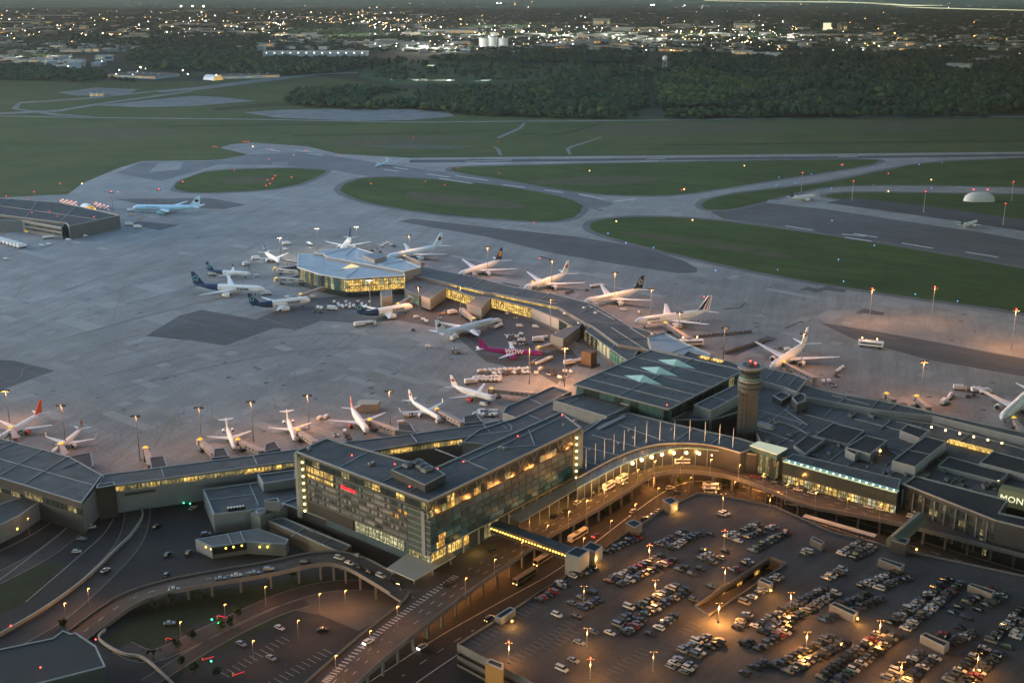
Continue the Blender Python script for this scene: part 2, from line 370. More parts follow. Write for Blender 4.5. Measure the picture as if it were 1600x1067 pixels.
sheet('taxiway_concrete', [(930, 326), (1000, 316), (1080, 305), (1200, 286), (1335, 265), (1420, 250), (1480, 248), (1390, 262), (1290, 280), (1150, 300), (1095, 312), (1060, 323), (985, 332)], .06, CONC)
sheet('asphalt_patch', [(622, 346), (645, 342), (760, 355), (900, 370), (1000, 386), (1070, 408), (1090, 420), (1088, 426), (1060, 427), (960, 412), (860, 395), (760, 370), (690, 358)], .02, ASPH)
sheet('asphalt_patch', [(280, 493), (315, 484), (400, 499), (440, 482), (480, 468), (560, 459), (700, 440), (850, 500), (905, 560), (870, 600), (845, 585), (760, 565), (700, 515), (620, 500), (560, 505), (502, 501), (465, 515), (430, 512), (352, 540), (300, 532), (228, 525)], .02, ASPH)
sheet('asphalt_patch', [(-80, 560), (20, 563), (86, 579), (0, 610), (-80, 640)], .02, ASPH)
sheet('asphalt_patch', [(1280, 504), (1322, 510), (1450, 532), (1600, 560), (1850, 610), (1850, 640), (1600, 588), (1450, 562), (1335, 530)], .02, ASPH)
for q in ([(1248, 453), (1262, 448), (1275, 451), (1297, 446.5), (1303, 450), (1323, 453), (1318, 457), (1290, 453.5), (1275, 458), (1262, 454)],
          [(1340, 488), (1350, 482), (1384, 489), (1378, 493)], [(180, 311), (330, 310), (384, 320), (350, 327), (230, 322)], [(215, 345), (280, 352), (250, 360), (205, 352)],
          [(1140, 330), (1172, 338), (1200, 334), (1195, 330)], [(785, 441), (812, 446), (810, 450), (782, 445)], [(1155, 480), (1164, 472), (1166, 474), (1158, 482)],
          [(945, 378), (988, 386), (986, 388), (945, 381)], [(1226, 512), (1252, 501), (1254, 502), (1228, 514)], [(1130, 482), (1155, 480), (1156, 482), (1131, 484)], [(1185, 530), (1200, 525), (1215, 529), (1205, 534), (1195, 532)],
          [(572, 596), (580, 592), (581, 593), (573, 597)], [(844, 400), (862, 404), (860, 406), (842, 402)], [(1130, 553), (1190, 529), (1201, 531), (1196, 536), (1148, 556)]):
    sheet('asphalt_patch', q, .03, ASPH)
sheet('gravel', [(380, 176), (440, 172), (560, 170), (640, 171), (700, 174), (710, 182), (640, 188), (560, 189), (430, 184)], .0, SOIL)
sheet('perimeter_track', [(0, 181), (160, 183.5), (400, 186), (640, 190.5), (1000, 187.5), (1400, 182.5), (1700, 181), (1700, 182.5), (1400, 184), (1000, 189), (640, 192), (400, 187.5), (160, 185), (0, 182.5)], .03, SOIL)
for q in ([(0, 176), (90, 172), (150, 162), (250, 148), (300, 142), (302, 143.5), (250, 151), (150, 165), (92, 175), (0, 179)], [(18, 168), (30, 160), (150, 152), (250, 141), (252, 142.5), (150, 154), (34, 162), (28, 170), (90, 178), (160, 183), (88, 181), (20, 171)],
          [(150, 165), (200, 160), (300, 150), (345, 152), (400, 158), (300, 166), (220, 168)], [(240, 142), (300, 137), (420, 122), (500, 115), (560, 113), (560, 114.5), (500, 117), (430, 126), (320, 140), (250, 145)],
          [(780, 243), (775, 233), (770, 230), (774, 229.5), (781, 233), (785, 243)], [(888, 242), (884, 233), (890, 229), (940, 214), (941, 215), (896, 230), (890, 233), (893, 242)], [(775, 215), (810, 200), (818, 192), (822, 192), (815, 201), (780, 217)]):
    sheet('perimeter_track', q, .02, SOIL)
sheet('gravel', [(90, 145), (150, 137), (215, 140), (200, 148), (120, 150)], .0, SOIL)
sheet('gravel', [(560, 228), (660, 226), (745, 229), (700, 233), (600, 232)], .0, ground_mat('worn_grass', (.06, .07, .055), (.08, .085, .07), .05, .5))
sheet('golf_course_grass', [(560, 120), (575, 100), (640, 96), (760, 96), (900, 100), (1005, 108), (1010, 140), (960, 168), (900, 168), (850, 130), (700, 131), (620, 134)], -.02, ground_mat('golf_grass', (.03, .075, .035), (.05, .095, .04), .02, .3, rough=1))
DITCH = ground_mat('ditch_grass', (.018, .03, .012), (.028, .04, .016), .05, .6, rough=1); WORN = ground_mat('worn_turf', (.055, .062, .03), (.075, .075, .045), .04, .5, rough=1)
for q in ([(806, 208), (868, 210), (900, 203), (944, 190), (948, 190.5), (904, 205), (870, 211.5), (806, 209.5)], [(1040, 226), (1300, 222.5), (1640, 219), (1640, 221), (1300, 225), (1040, 228)], [(262, 197), (420, 194), (560, 193), (560, 194.5), (420, 196), (262, 199)], [(330, 170), (420, 161), (500, 160), (505, 163), (430, 166), (340, 173)], [(450, 240 - 28), (760, 205), (765, 206), (460, 214)]):
    sheet('drainage_strip', q, .055 if q[0][1] > 300 else .0, DITCH)
for q in ([(350, 280), (400, 276), (430, 281), (400, 287), (360, 287)], [(980, 362), (1100, 376), (1230, 398), (1220, 404), (1100, 385), (985, 368)], [(640, 300), (760, 310), (820, 322), (780, 326), (660, 314)], [(500, 222), (620, 214), (760, 212), (700, 222), (560, 230)], [(900, 200), (1100, 192), (1250, 200), (1120, 208), (960, 212)], [(60, 205), (220, 200), (300, 208), (180, 216)], [(820, 284), (960, 275), (1040, 280), (940, 290)], [(1250, 196), (1420, 190), (1540, 196), (1400, 206)]):
    sheet('worn_turf', q, .056 if 260 < q[0][1] else .0, WORN, smooth=3)
# markings: runway bars and centre lines, taxi lines, stand lines
def line(pts, wd, mat, z=.09, name='taxi_line', sm=0):
    if sm: pts = smooth_poly(pts, sm, closed=False)
    w_ = [P(p[0], p[1], z) for p in pts]; b = MB()
    for i in range(len(w_) - 1):
        a, c = w_[i], w_[i + 1]; d = (c - a); q = Vector((-d.y, d.x, 0)).normalized() * wd / 2
        b.add([a - q, a + q, c + q, c - q][::-1], [(0, 1, 2, 3)], mat)
    return tag(b.build(name), kind='structure')
for a, b in (((727, 252.5), (800, 250.5)), ((727, 256.8), (800, 254.8)), ((600, 265), (622, 268)), ((616, 262), (638, 265)), ((668, 272), (702, 277)), ((712, 275), (762, 282)), ((686, 279), (738, 287)),
             ((786, 289), (820, 293)), ((850, 297), (880, 301)), ((905, 304), (940, 311)), ((1227, 353), (1271, 360)), ((1320, 371), (1362, 377)), ((1334, 365), (1371, 371)), ((1315, 366), (1352, 369)), ((1409, 380), (1458, 388)), ((1509, 394), (1560, 402)), ((960, 315), (990, 311)), ((1010, 249), (1040, 248.5)), ((1310, 245.5), (1340, 245)), ((1000, 252.5), (1030, 252)),
             ((460, 234), (487, 238)), ((480, 240), (505, 243)), ((415, 233), (438, 237))):
    line([a, b], 3.4, MARK, .12, 'runway_marking')
for k in range(4): line([(425, 254 + k * 1.2), (450, 254 + k * 1.2)], 1.2, MARK, .12, 'runway_marking')
for pts in ([(20, 470), (50, 420), (70, 405), (110, 395)], [(172, 512), (185, 470), (200, 430), (220, 420), (300, 408)], [(280, 470), (282, 450), (292, 435)], [(0, 600), (30, 590), (38, 575), (60, 567)],
            [(640, 640), (600, 590), (560, 580), (520, 600)], [(240, 660), (200, 700), (170, 730)], [(262, 690), (275, 645), (285, 675)], [(330, 680), (332, 640), (350, 660)], [(425, 620), (440, 655)], [(520, 618), (545, 640)], [(580, 595), (620, 620), (640, 628)],
            [(270, 645), (240, 700)], [(690, 590), (700, 560), (680, 520), (640, 505)], [(150, 500), (400, 430), (420, 380), (640, 330), (900, 360)], [(0, 560), (300, 480), (500, 520), (700, 520)], [(870, 355), (880, 345), (940, 330), (985, 322)], [(1100, 470), (1200, 480), (1400, 530)], [(1130, 495), (1250, 505), (1420, 560), (1600, 600)], [(930, 430), (1100, 450), (1250, 480)]):
    line(pts, .5, YELL, .1, 'taxi_line', sm=6)
for y0 in range(0, 11): # faint tyre tracks
    a = 330 + y0 * 22
    line([(60 + y0 * 11, a + 60), (240 + y0 * 21, a), (420 + y0 * 26, a - 8)], .8, M('tyre_rubber', (.13, .14, .15), .9, var=.3), .08, 'tyre_track', sm=4)
# replaced slabs and stains, laid on the concrete grid
rp = random.Random(19); RB = [M('slab_repair_%d' % i, c, .85, var=.12, scale=.5) for i, c in enumerate(((.215, .22, .218), (.285, .286, .28), (.195, .2, .2), (.26, .262, .26)))]
b = MB(); Uh, Vh = U.to_2d(), V.to_2d(); seenc = set()
for k in range(420):
    g = P(rp.uniform(-40, 1640), rp.uniform(345, 690), 0); a_, c_ = round(g.x * Uh.x + g.y * Uh.y, -1), round(g.x * Vh.x + g.y * Vh.y, -1)
    a_, c_ = 7.5 * int(a_ / 7.5), 7.5 * int(c_ / 7.5); L1, L2 = 7.5 * rp.choice([1, 1, 2, 3, 6]), 7.5 * rp.choice([1, 1, 1, 2])
    cells = {(a_ + 7.5 * i, c_ + 7.5 * j) for i in range(int(L1 / 7.5)) for j in range(int(L2 / 7.5))}
    if cells & seenc: continue
    seenc |= cells; o_ = Uh * a_ + Vh * c_; m = rp.choice(RB)
    pts = [o_, o_ + Uh * L1, o_ + Uh * L1 + Vh * L2, o_ + Vh * L2]
    b.add([(p.x, p.y, .012) for p in pts], [(0, 1, 2, 3)], m)
tag(b.build('apron_repairs'), kind='structure')
ST_ = M('oil_stain', (.10, .10, .10), .7, var=.3); b = MB()
for k in range(260):
    q = P(rp.uniform(0, 1600), rp.uniform(350, 690), .1); r = rp.uniform(.6, 2.6); n = 9
    b.add([(q.x + r * rp.uniform(.6, 1.2) * math.cos(6.283 * i / n), q.y + r * rp.uniform(.6, 1.2) * math.sin(6.283 * i / n), .016) for i in range(n)], [tuple(range(n))], ST_)
tag(b.build('apron_stains'), kind='structure')
# ---- landside ground
sheet('landside_pavement', [(-500, 760), (150, 770), (330, 760), (460, 720), (700, 690), (1040, 640), (1300, 620), (1600, 690), (2300, 880), (2300, 1500), (-500, 1500)], .03, ground_mat('landside_asphalt', (.022, .023, .027), (.036, .036, .039), .02, .8, fine=.22))
# ================================================================== buildings
def W(poly, z): return ccw([P2(p, z) for p in poly])
def seam(b, p, q, z, wd=.38, h=.25, mat=METAL):
    b.beam((*P2(p, z)[:2], z), (*P2(q, z)[:2], z), wd, h, mat)
def building(name, label, cat, poly, z1, z0=0.0, wall=CLAD, roof=ROOFM, par=.7, seams=(), over=0.0, rim=METAL, group=None):
    w_ = W(poly, z1); cx = sum(p[0] for p in w_) / len(w_); cy = sum(p[1] for p in w_) / len(w_)
    t = thing(name, (cx, cy, z0), label, cat, group)
    wp = inset(w_, over) if over else w_
    if over:
        MB().prism(wp, z0, z1 - par - .6, wall, top=False).build('wall', t)
        MB().prism(w_, z1 - par - .6, z1 - par, roof, bottom=True).build('roof', t)
    else:
        MB().prism(wp, z0, z1 - par, wall, top=False).build('wall', t)
        MB().prism(w_, z1 - par - .1, z1 - par, roof, side=False).build('roof', t)
    MB().ring(w_, z1 - par, z1, .55, rim).build('parapet', t)
    for i, (p, q) in enumerate(seams):
        b = MB(); seam(b, p, q, z1 - par - .1 + .003 * i, h=.45 + .011 * i); b.build('roof_seam', t)
    return t
def wallrun(t, p, q, z, z0, z1, n, mats, gap=.12, out=.12, name='window', alt=None, seed=1, pr=1.0, depth=.25):
    """n window panels between two roof-edge pixels taken at height z, standing out of the wall"""
    a, b = P(p[0], p[1], z), P(q[0], q[1], z); a.z = b.z = 0
    d = (b - a); L = d.length; d.normalize(); nn = Vector((d.y, -d.x, 0))
    if nn.dot(Vector((0, 0, 0)) - a) < 0: nn = -nn
    r = random.Random(seed); k = 0
    for i in range(n):
        if r.random() > pr: continue
        m = r.choice(mats)
        c = a + d * (L * (i + .5) / n) + nn * (out)
        MB().box((c.x, c.y, z0), (L / n * (1 - gap), depth, z1 - z0), m, math.atan2(d.y, d.x)).build(name, t)
def roofbox(t, p, z, size, h, mat=GREYM, name='roof_unit', rz=R(51)):
    q = P(p[0], p[1], z); b = MB(); b.box((q.x, q.y, z), (*size, h), mat, rz)
    b.box((q.x, q.y, z + h), (size[0] * .6, size[1] * .6, .3), DMETAL, rz); b.build(name, t)
def ventpipe(t, p, z, r=.7, h=1.0, mat=None):
    q = P(p[0], p[1], z); MB().cyl((q.x, q.y, z), r, h, mat or GREYM, 8).ball((q.x, q.y, z + h), r * 1.15, mat or GREYM, 8, 4, .6).build('roof_vent', t)
def beacon(t, p, z):
    q = P(p[0], p[1], z); MB().cyl((q.x, q.y, z), .12, 1.2, DMETAL, 6).ball((q.x, q.y, z + 1.3), .32, GRED, 6, 4).build('warning_lamp', t)

# ---- hotel
Hz = 41.0
hp = [(461.5, 704.5), (669.9, 782.6), (909, 667), (876, 643), (677, 731), (510, 684)]
hw = W(hp, Hz)
hotel = thing('hotel', (*P2((669.9, 782.6), Hz), 8), 'large angled hotel with flat blue-grey roof, glass corner and red neon sign', 'hotel')
body = inset(hw, 1.6)
MB().prism(body, 8, 39.4, M('hotel_wall', (.05, .085, .115), .4, var=.2), top=False).build('wall', hotel)
MB().prism(hw, 39.3, 40.3, ROOFM, bottom=True).build('roof', hotel)
MB().ring(hw, 40.3, 41, .6, METAL).build('parapet', hotel)
for i, (p, q) in enumerate((((526, 733), (573, 708)), ((599, 752), (618, 744)), ((641, 767), (662, 757)), ((727, 723), (875, 654)), ((740, 726), (763, 735)), ((785, 700), (840, 697)), ((680, 702), (760, 733)), ((826, 672), (835, 695)))):
    b = MB(); seam(b, p, q, 40.2 + .003 * i, h=.4 + .01 * i); b.build('roof_seam', hotel)
ph = W([(611, 733), (656, 716), (696, 740), (664, 757)], 44)   # rooftop plant box
pht = MB().prism(ph, 40.2, 43.6, DCLAD, top=False).build('plant_room', hotel)
MB().prism(ph, 43.4, 43.5, ROOFM, side=False).build('roof', pht).location = -parent_base(pht) * 0
MB().ring(ph, 43.5, 44, .4, METAL).build('parapet', pht)
for p in ((638, 728), (652, 724), (659, 730), (667, 735)): roofbox(hotel, p, 43.5, (5, 3), 1.4, GREYM)
for p, s in (((483, 703), 1), ((578, 727), .8), ((584, 725), .8), ((719, 695), .8), ((782, 701), .8), ((787, 702), .8), ((898, 660), 1.1), ((881, 665), .6), ((642, 732), .8)): ventpipe(hotel, p, 40.3, s)
for p in ((550, 715), (617, 729), (684, 736), (640, 764), (724, 725), (809, 685), (878, 652)): beacon(hotel, p, 40.3)
A, B, Cc = Vector((*P2(hp[0], Hz), 0)), Vector((*P2(hp[1], Hz), 0)), Vector((*P2(hp[2], Hz), 0))
def facade(a, b, off):
    d = (b - a); L = d.length; d = d.normalized(); n = Vector((d.y, -d.x, 0)); return a - n * 1.6 + n * off, d, n, L
aL, dL, nL, LL = facade(A, B, 0); aR, dR, nR, LR = facade(B, Cc, 0)
angL, angR = math.atan2(dL.y, dL.x), math.atan2(dR.y, dR.x)
def panel(par, a, d, n, ang, s0, s1, z0, z1, mat, name, off=.2, th=.3):
    c = a + d * ((s0 + s1) / 2) + n * off
    return MB().box((c.x, c.y, z0), (s1 - s0, th, z1 - z0), mat, ang).build(name, par)
# left wing: horizontal bands of bedrooms between dark spandrels
SPAN = M('bronze_spandrel', (.10, .095, .10), .45, .3, var=.15, scale=.3); CURT = M('curtained_glass', (.13, .16, .17), .3, var=.35, scale=.35)
CURT2 = M('grey_glass', (.06, .08, .085), .2, var=.4, scale=.3); PALEP = M('pale_facade_panel', (.19, .21, .22), .5)
hr = random.Random(5); nfl = 0; FLH = 2.85
for f in range(6):
    z0 = 17.9 + f * FLH
    panel(hotel, aL, dL, nL, angL, 5, LL - 14, z0 - .95, z0 + .05, SPAN, 'spandrel', .35, .5)
    for k in range(13):
        s0 = 5.5 + k * (LL - 20) / 13; x = hr.random()
        if f >= 4 and k < 4: continue
        m = LITO if x > .985 else (CURT if x > .45 else (CURT2 if x > .2 else PALEP))
        panel(hotel, aL, dL, nL, angL, s0, s0 + (LL - 20) / 13 - .3, z0 + .05, z0 + FLH - .98, m, 'window', .15, .25)
        if hr.random() > .5: panel(hotel, aL, dL, nL, angL, s0 + 1.5, s0 + 2.6, z0 + .05, z0 + FLH - .98, GLASSD, 'dark_pane', .3, .1)
panel(hotel, aL, dL, nL, angL, 5, LL - 1, 35.0, 35.6, SPAN, 'spandrel', .35, .5)
for k in range(16): # top floor lounge glazing
    s0 = 5 + k * (LL - 6) / 16
    panel(hotel, aL, dL, nL, angL, s0, s0 + (LL - 6) / 16 - .3, 35.7, 39.0, LITY if k in (9, 12) else (LITD if k in (1, 5, 8, 15) else GLASSD), 'window', .15, .25)
panel(hotel, aL, dL, nL, angL, 5.5, 24, 29.4, 34.7, LITY, 'lounge_window', .3, .3)
for k in range(7): panel(hotel, aL, dL, nL, angL, 5.5 + k * 3.05, 5.7 + k * 3.05, 29.4, 34.7, DMETAL, 'mullion', .5, .15)
# the lit stair fin at the far left end
fin = panel(hotel, aL, dL, nL, angL, 2.2, 4.8, 8, 39.2, M('stair_panel', (.16, .15, .10), .5), 'stair_glazing', .2, .3)
panel(hotel, aL, dL, nL, angL, -.2, 1.9, 8, 40.2, CLAD, 'end_fin', 1.2, 2.4)
for k in range(8):
    c = aL + dL * 3.4 + nL * .8; MB().ball((c.x, c.y, 11.5 + k * 3.5), .55, glow('stair_lamp', (1, .8, .3), 4.5), 8, 5).build('stair_lamp', hotel)
panel(hotel, aL, dL, nL, angL, 5, 36, 11.6, 16.8, M('black_wall', (.012, .012, .014), .6), 'lower_wall', .2, .4)
for k in range(6): panel(hotel, aL, dL, nL, angL, 37 + k * 5.2, 41.9 + k * 5.2, 11.9, 16.4, LITW, 'lobby_window', .2, .4)
panel(hotel, aL, dL, nL, angL, LL - 14, LL - .6, 14.2, 34.6, M('corner_glass', (.07, .10, .105), .2, var=.3, scale=.25), 'corner_glazing', .25, .4)
for f in range(7): panel(hotel, aL, dL, nL, angL, LL - 14, LL - .5, 16.4 + f * FLH, 16.8 + f * FLH, PALEP, 'spandrel', .5, .4)
panel(hotel, aL, dL, nL, angL, LL - 5.5, LL - 3.5, 14, 34.6, CLAD, 'pilaster', .6, .5)
for k in range(5): panel(hotel, aL, dL, nL, angL, LL - 13.8 + k * 2.7, LL - 11.3 + k * 2.7, 9.4, 14.0, LITD if k < 3 else LITW, 'lobby_window', .35, .3)
# red neon lettering
vs, fs = text_bm('Marriott', 2.7, GNEON, .08); c = aL + dL * 34 + nL * .75
sg = MB(); Rz = Matrix.Rotation(angL, 4, 'Z') @ Matrix.Rotation(math.pi / 2, 4, 'X')
sg.add([Rz @ Vector(v) + Vector((c.x, c.y, 31.4)) for v in vs], fs, GNEON).build('neon_sign', hotel)
# right wing: teal glass grid with lit upper gallery and slanted struts
TG = [M('teal_glass_%s' % n, c_, .35, var=.2, scale=.3, spec=.25) for n, c_ in (('mid', (.012, .06, .10)), ('deep', (.007, .036, .062)), ('light', (.038, .115, .18)), ('blue', (.02, .078, .135)))]
for f in range(5):
    z0 = 16 + f * 3.1
    for k in range(20):
        s0 = 1 + k * (LR - 8) / 20 + (f % 2) * .9; x = hr.random()
        m = TG[int(hr.random() ** 1.9 * 4) % 4]
        if (k == 1 and f in (0, 1)) or x > .99: m = LITO
        panel(hotel, aR, dR, nR, angR, s0, s0 + (LR - 8) / 20 - .45, z0 + .2, z0 + 2.8, m, 'window', .15 + .05 * (k % 2), .3)
panel(hotel, aR, dR, nR, angR, 0, LR - 3, 15.2, 16.0, CLAD, 'spandrel', .3, .6)
panel(hotel, aR, dR, nR, angR, 0, LR - 3, 31.5, 31.9, SPAN, 'spandrel', .3, .6)
for k in range(24):
    s0 = .6 + k * (LR - 6) / 24; x = hr.random()
    panel(hotel, aR, dR, nR, angR, s0, s0 + (LR - 6) / 24 - .3, 32.0, 35.2, LITO if x > .88 else (LITD if x > .45 else GLASSD), 'gallery_window', .15, .3)
    if k % 1 == 0 and k < 22: panel(hotel, aR, dR, nR, angR, s0, s0 + (LR - 6) / 24 - .3, 35.5, 39.0, LITY if x > .93 else GLASSD, 'upper_window', .1, .2)
for k in range(11):
    s = 3 + k * (LR - 10) / 10; p0 = aR + dR * s + nR * .9; 
    for dx in (-2.2, 2.2):
        p1 = p0 + dR * dx + nR * .5
        MB().tube([(p0.x, p0.y, 34.8), (p1.x, p1.y, 39.4)], [.22, .22], CLAD, 6).build('strut', hotel)
for k in range(11): # tall piers below the right wing
    s = 1.2 + k * (LR - 4) / 10
    panel(hotel, aR, dR, nR, angR, s - .4, s + .4, 8, 15.3, CLAD, 'pier', .6, .9)
for k in range(5): panel(hotel, aR, dR, nR, angR, .8 + k * 5.2, 5.6 + k * 5.2, 10.8, 15.1, LITY if k < 4 else LITO, 'lobby_window', .2, .3)
for k in range(5, 18): panel(hotel, aR, dR, nR, angR, .8 + k * 5.2, 5.6 + k * 5.2, 8.6, 15.1, LITD if k in (7, 8) else GLASSD, 'lobby_window', .2, .3)
panel(hotel, aR, dR, nR, angR, LR - 5, LR - 1.2, 10, 39.2, M('stair_panel', (.1, .1, .1), .5), 'stair_glazing', .2, .3)
panel(hotel, aR, dR, nR, angR, LR - 1.4, LR + .2, 8, 40.2, CLAD, 'end_fin', 1.2, 2.4)
for k in range(8):
    c = aR + dR * (LR - 2.8) + nR * .8; MB().ball((c.x, c.y, 11.5 + k * 3.5), .55, glow('stair_lamp', (1, .8, .3), 4.5), 8, 5).build('stair_lamp', hotel)
# entrance canopy at the glass corner
cp = W([(604, 887), (640, 862), (712, 872), (711, 868), (647, 905)][:2] + [(674, 870), (704, 862), (712, 868), (647, 906)], 11.5)
cn = thing('entrance_canopy', (*P2((650, 885), 11.5), 8), 'broad pale flat canopy jutting out under the hotel corner', 'canopy')
MB().prism(cp, 11, 11.5, M('canopy_white', (.34, .36, .36), .5), bottom=True).build('canopy_roof', cn)
for p in ((612, 888), (647, 902), (676, 888), (704, 872)):
    q = P(p[0], p[1], 11); MB().cyl((q.x, q.y, 8), .3, 3, CLAD, 8).build('column', cn)
lamp((*P2((665, 872), 13), 10.6), 500, (1, .6, .25), .5, parent=cn)
lamp((*P2((745, 862), 9), 12), 400, (1, .7, .2), .5, parent=cn)
# hotel podium, dark
building('hotel_podium', 'long black windowless podium along the foot of the hotel', 'podium', [(440.6, 785), (468, 775), (645, 838), (624, 851.5)], 11.5, 0, wall=M('podium_black', (.018, .02, .027), .5, var=.2), roof=ROOFM)
building('service_wing', 'low grey roofed strip building in front of the black podium', 'building', [(418, 812), (441, 807), (549, 851), (533, 863)], 7.5, 0, wall=M('brown_wall', (.09, .075, .065), .8, var=.2), seams=(((470, 822), (490, 832)), ((455, 838), (475, 826)), ((500, 852), (515, 843))))
# ---- main hall with three pyramid skylights
hall = building('main_hall', 'vast square hall roof with three green glass pyramid skylights', 'terminal hall', [(1017, 546), (1163, 578), (1045, 639), (896, 600)], 26, 0, wall=M('hall_wall', (.06, .075, .075), .35, .2, var=.2), over=3.5, par=.5,
    seams=(((992, 558), (1137, 592)), ((965, 571), (1110, 605)), ((940, 582), (1085, 617)), ((918, 592), (1063, 628)), ((1084, 560), (966, 619))))
for (cx_, cy_) in ((1057, 569), (1030, 581), (1005, 594)):
    q = P(cx_, cy_, 25.6); a, b_ = U * 13.5, V * 4.2
    pts = [q - a - b_ * .1, q - b_ - a * .1, q + a, q + b_, q + Vector((0, 0, 3.4)) - a * .05]
    MB().add([q - a, q - b_, q + a, q + b_, q + Vector((0, 0, 3.2))], [(0, 1, 4), (1, 2, 4), (2, 3, 4), (3, 0, 4)], GLASSP).build('skylight', hall)
for p in ((945, 590), (1095, 570), (1050, 615), (1010, 562)): ventpipe(hall, p, 25.5, .5, .5, DMETAL)
beacon(hall, (1042, 636), 25.5)
wallrun(hall, (896, 600), (1045, 639), 26, 15, 24, 12, [GLASST, GLASSD, GLASST], .06, -3.2)
wallrun(hall, (1045, 639), (1163, 578), 26, 15, 24, 14, [GLASSD, GLASSD, GLASST, GLASSD, GLASST, LITD], .06, -3.2, seed=4)
# ---- buildings round the hall
building('rooftop_block', 'grey box building with pale panelled wall between hotel and big hall', 'terminal building', [(864, 625), (917, 612), (985, 633), (948, 650)], 21, 0, seams=(((888, 630), (905, 622)),))
building('rooftop_block', 'pale panelled box on the terminal roof left of the control tower', 'terminal building', [(1084, 632), (1147, 601), (1172, 608), (1111, 641)], 24, 0, seams=(((1112, 620), (1140, 628)),))
building('terminal_wing', 'dark flat roof wing stepping down to the orange-lit apron behind the hotel', 'terminal building', [(791, 635), (864, 603.5), (893, 611), (806, 652), (785, 644)], 15, 0, seams=(((822, 621), (846, 632)),))
building('terminal_wing', 'narrow sloping roof wing between the stepped wing and the hotel', 'terminal building', [(806, 652.3), (864, 626), (889, 636), (770, 695), (722, 690), (748, 671)], 15.6, 0, seams=(((826, 649), (845, 656)),))
building('terminal_roof', 'sunken roof court between hotel end and curved forecourt roof', 'terminal building', [(889, 636.5), (985, 660), (925, 700), (880, 700), (770, 697)], 14, 0, par=.4)
# ---- curved terminal forecourt building
front = smooth_poly([(902, 746), (935, 728), (967, 712), (1010, 697), (1052, 691.5), (1097, 693), (1130, 699), (1157, 707)], 4, closed=False)
cur = building('curved_terminal', 'fan-shaped terminal roof sweeping round the orange-lit kerb', 'terminal building', front + [(1190, 694), (1157, 684), (1082, 668), (982, 644), (940, 655), (905, 678)], 20, 0, wall=DCLAD,
    seams=(((910, 672), (935, 657)), ((905, 697), (967, 712)), ((925, 680), (1000, 700)), ((966, 664), (1040, 690)), ((915, 722), (935, 727)), ((1055, 690), (1085, 669)), ((1110, 694), (1130, 681)), ((935, 672), (982, 645))))
q = MB(); seam(q, (935, 671), (976, 651), 19.4, 2.4, .8, CLAD); q.build('roof_light', cur)
for p in ((922, 703), (955, 688), (983, 674), (1012, 661), (990, 685), (1050, 672), (967, 693), (1010, 690)): ventpipe(cur, p, 19.3, .8, .6)
outer = smooth_poly([(902, 763), (935, 745), (975, 725), (1022, 708), (1060, 700.5), (1108, 702.5), (1140, 708), (1157, 713)], 4, closed=False)
# slatted canopy
cano = thing('kerb_canopy', (*P2((1022, 700), 17), 17), 'long curved slatted glass canopy along the terminal kerb', 'canopy')
b = MB(); zc_ = 17.3
for i in range(len(outer) - 1): b.beam(P(*outer[i], zc_), P(*outer[i + 1], zc_), .9, .5, GLASSP)
b.build('edge_beam', cano)
inn_ = [P(*p, 19.0) for p in front]; out_ = [P(*p, 17.4) for p in outer]
def along(pl, t):
    L = [(pl[i + 1] - pl[i]).length for i in range(len(pl) - 1)]; s = t * sum(L)
    for i, l in enumerate(L):
        if s <= l: return pl[i].lerp(pl[i + 1], s / l)
        s -= l
    return pl[-1].copy()
for k in range(90):
    p0, p1 = along(inn_, k / 89), along(out_, k / 89)
    MB().beam(p0, p1, .8 if k % 6 == 0 else .6, .3, METAL if k % 6 == 0 else M('slat_grey', (.2, .24, .25), .5, .3)).build('slat', cano)
for k in range(19):
    p1 = along(out_, k / 18); MB().cyl((p1.x, p1.y, 8), .22, 9.4, CLAD, 6).build('column', cano)
for k in range(26): # glazing under the roof edge
    p0, p1 = along(inn_, k / 26), along(inn_, (k + .93) / 26); d = p1 - p0; nn = Vector((d.y, -d.x, 0)).normalized()
    if nn.y > 0: nn = -nn
    c = (p0 + p1) / 2 + nn * .2
    MB().box((c.x, c.y, 8), (d.length, .3, 5), LITY if k % 3 else LITO, math.atan2(d.y, d.x)).build('window', cur)
    MB().box((c.x, c.y, 13.4), (d.length, .3, 5), GLASSD, math.atan2(d.y, d.x)).build('window', cur)
for k in range(9): # globe lamps under canopy
    p1 = along(out_, .42 + k * .062); p0 = along(inn_, .42 + k * .062); c = p0.lerp(p1, .6)
    MB().ball((c.x, c.y, 14.4), .9, glow('globe_lamp', (1, .72, .3), 7), 8, 5).build('globe_lamp', cano)
for k in range(13): # slender roof masts
    p0 = along(inn_, .08 + k * .074); n_ = Vector((-.2, .98, 0)); c = p0 + n_ * 3
    m = thing('roof_mast', (c.x, c.y, 19.3), 'slender white mast standing on the curved terminal roof edge', 'mast', 'white masts along the curved roof')
    MB().cyl((c.x, c.y, 19.3), .22, 11, WHITE, 6, .1).cyl((c.x, c.y, 19.3), .5, .3, GREYM, 8).build('pole', m)
# canopy towards the hotel (straight)
b2 = thing('kerb_canopy', (*P2((860, 780), 15), 15), 'straight slatted canopy running along the hotel side of the kerb', 'canopy')
p0, p1, p2_, p3 = P(902, 747, 17), P(902, 763, 15.4), P(812, 816, 15.4), P(798, 806, 17)
for k in range(44):
    t = k / 43; MB().beam(p0.lerp(p3, t), p1.lerp(p2_, t), .7, .3, M('slat_grey', (.2, .24, .25), .5, .3)).build('slat', b2)
MB().beam(p1, p2_, .9, .4, METAL).build('edge_beam', b2)
for k in range(7):
    q = p1.lerp(p2_, k / 6); MB().cyl((q.x, q.y, 8), .22, 7.3, CLAD, 6).build('column', b2)
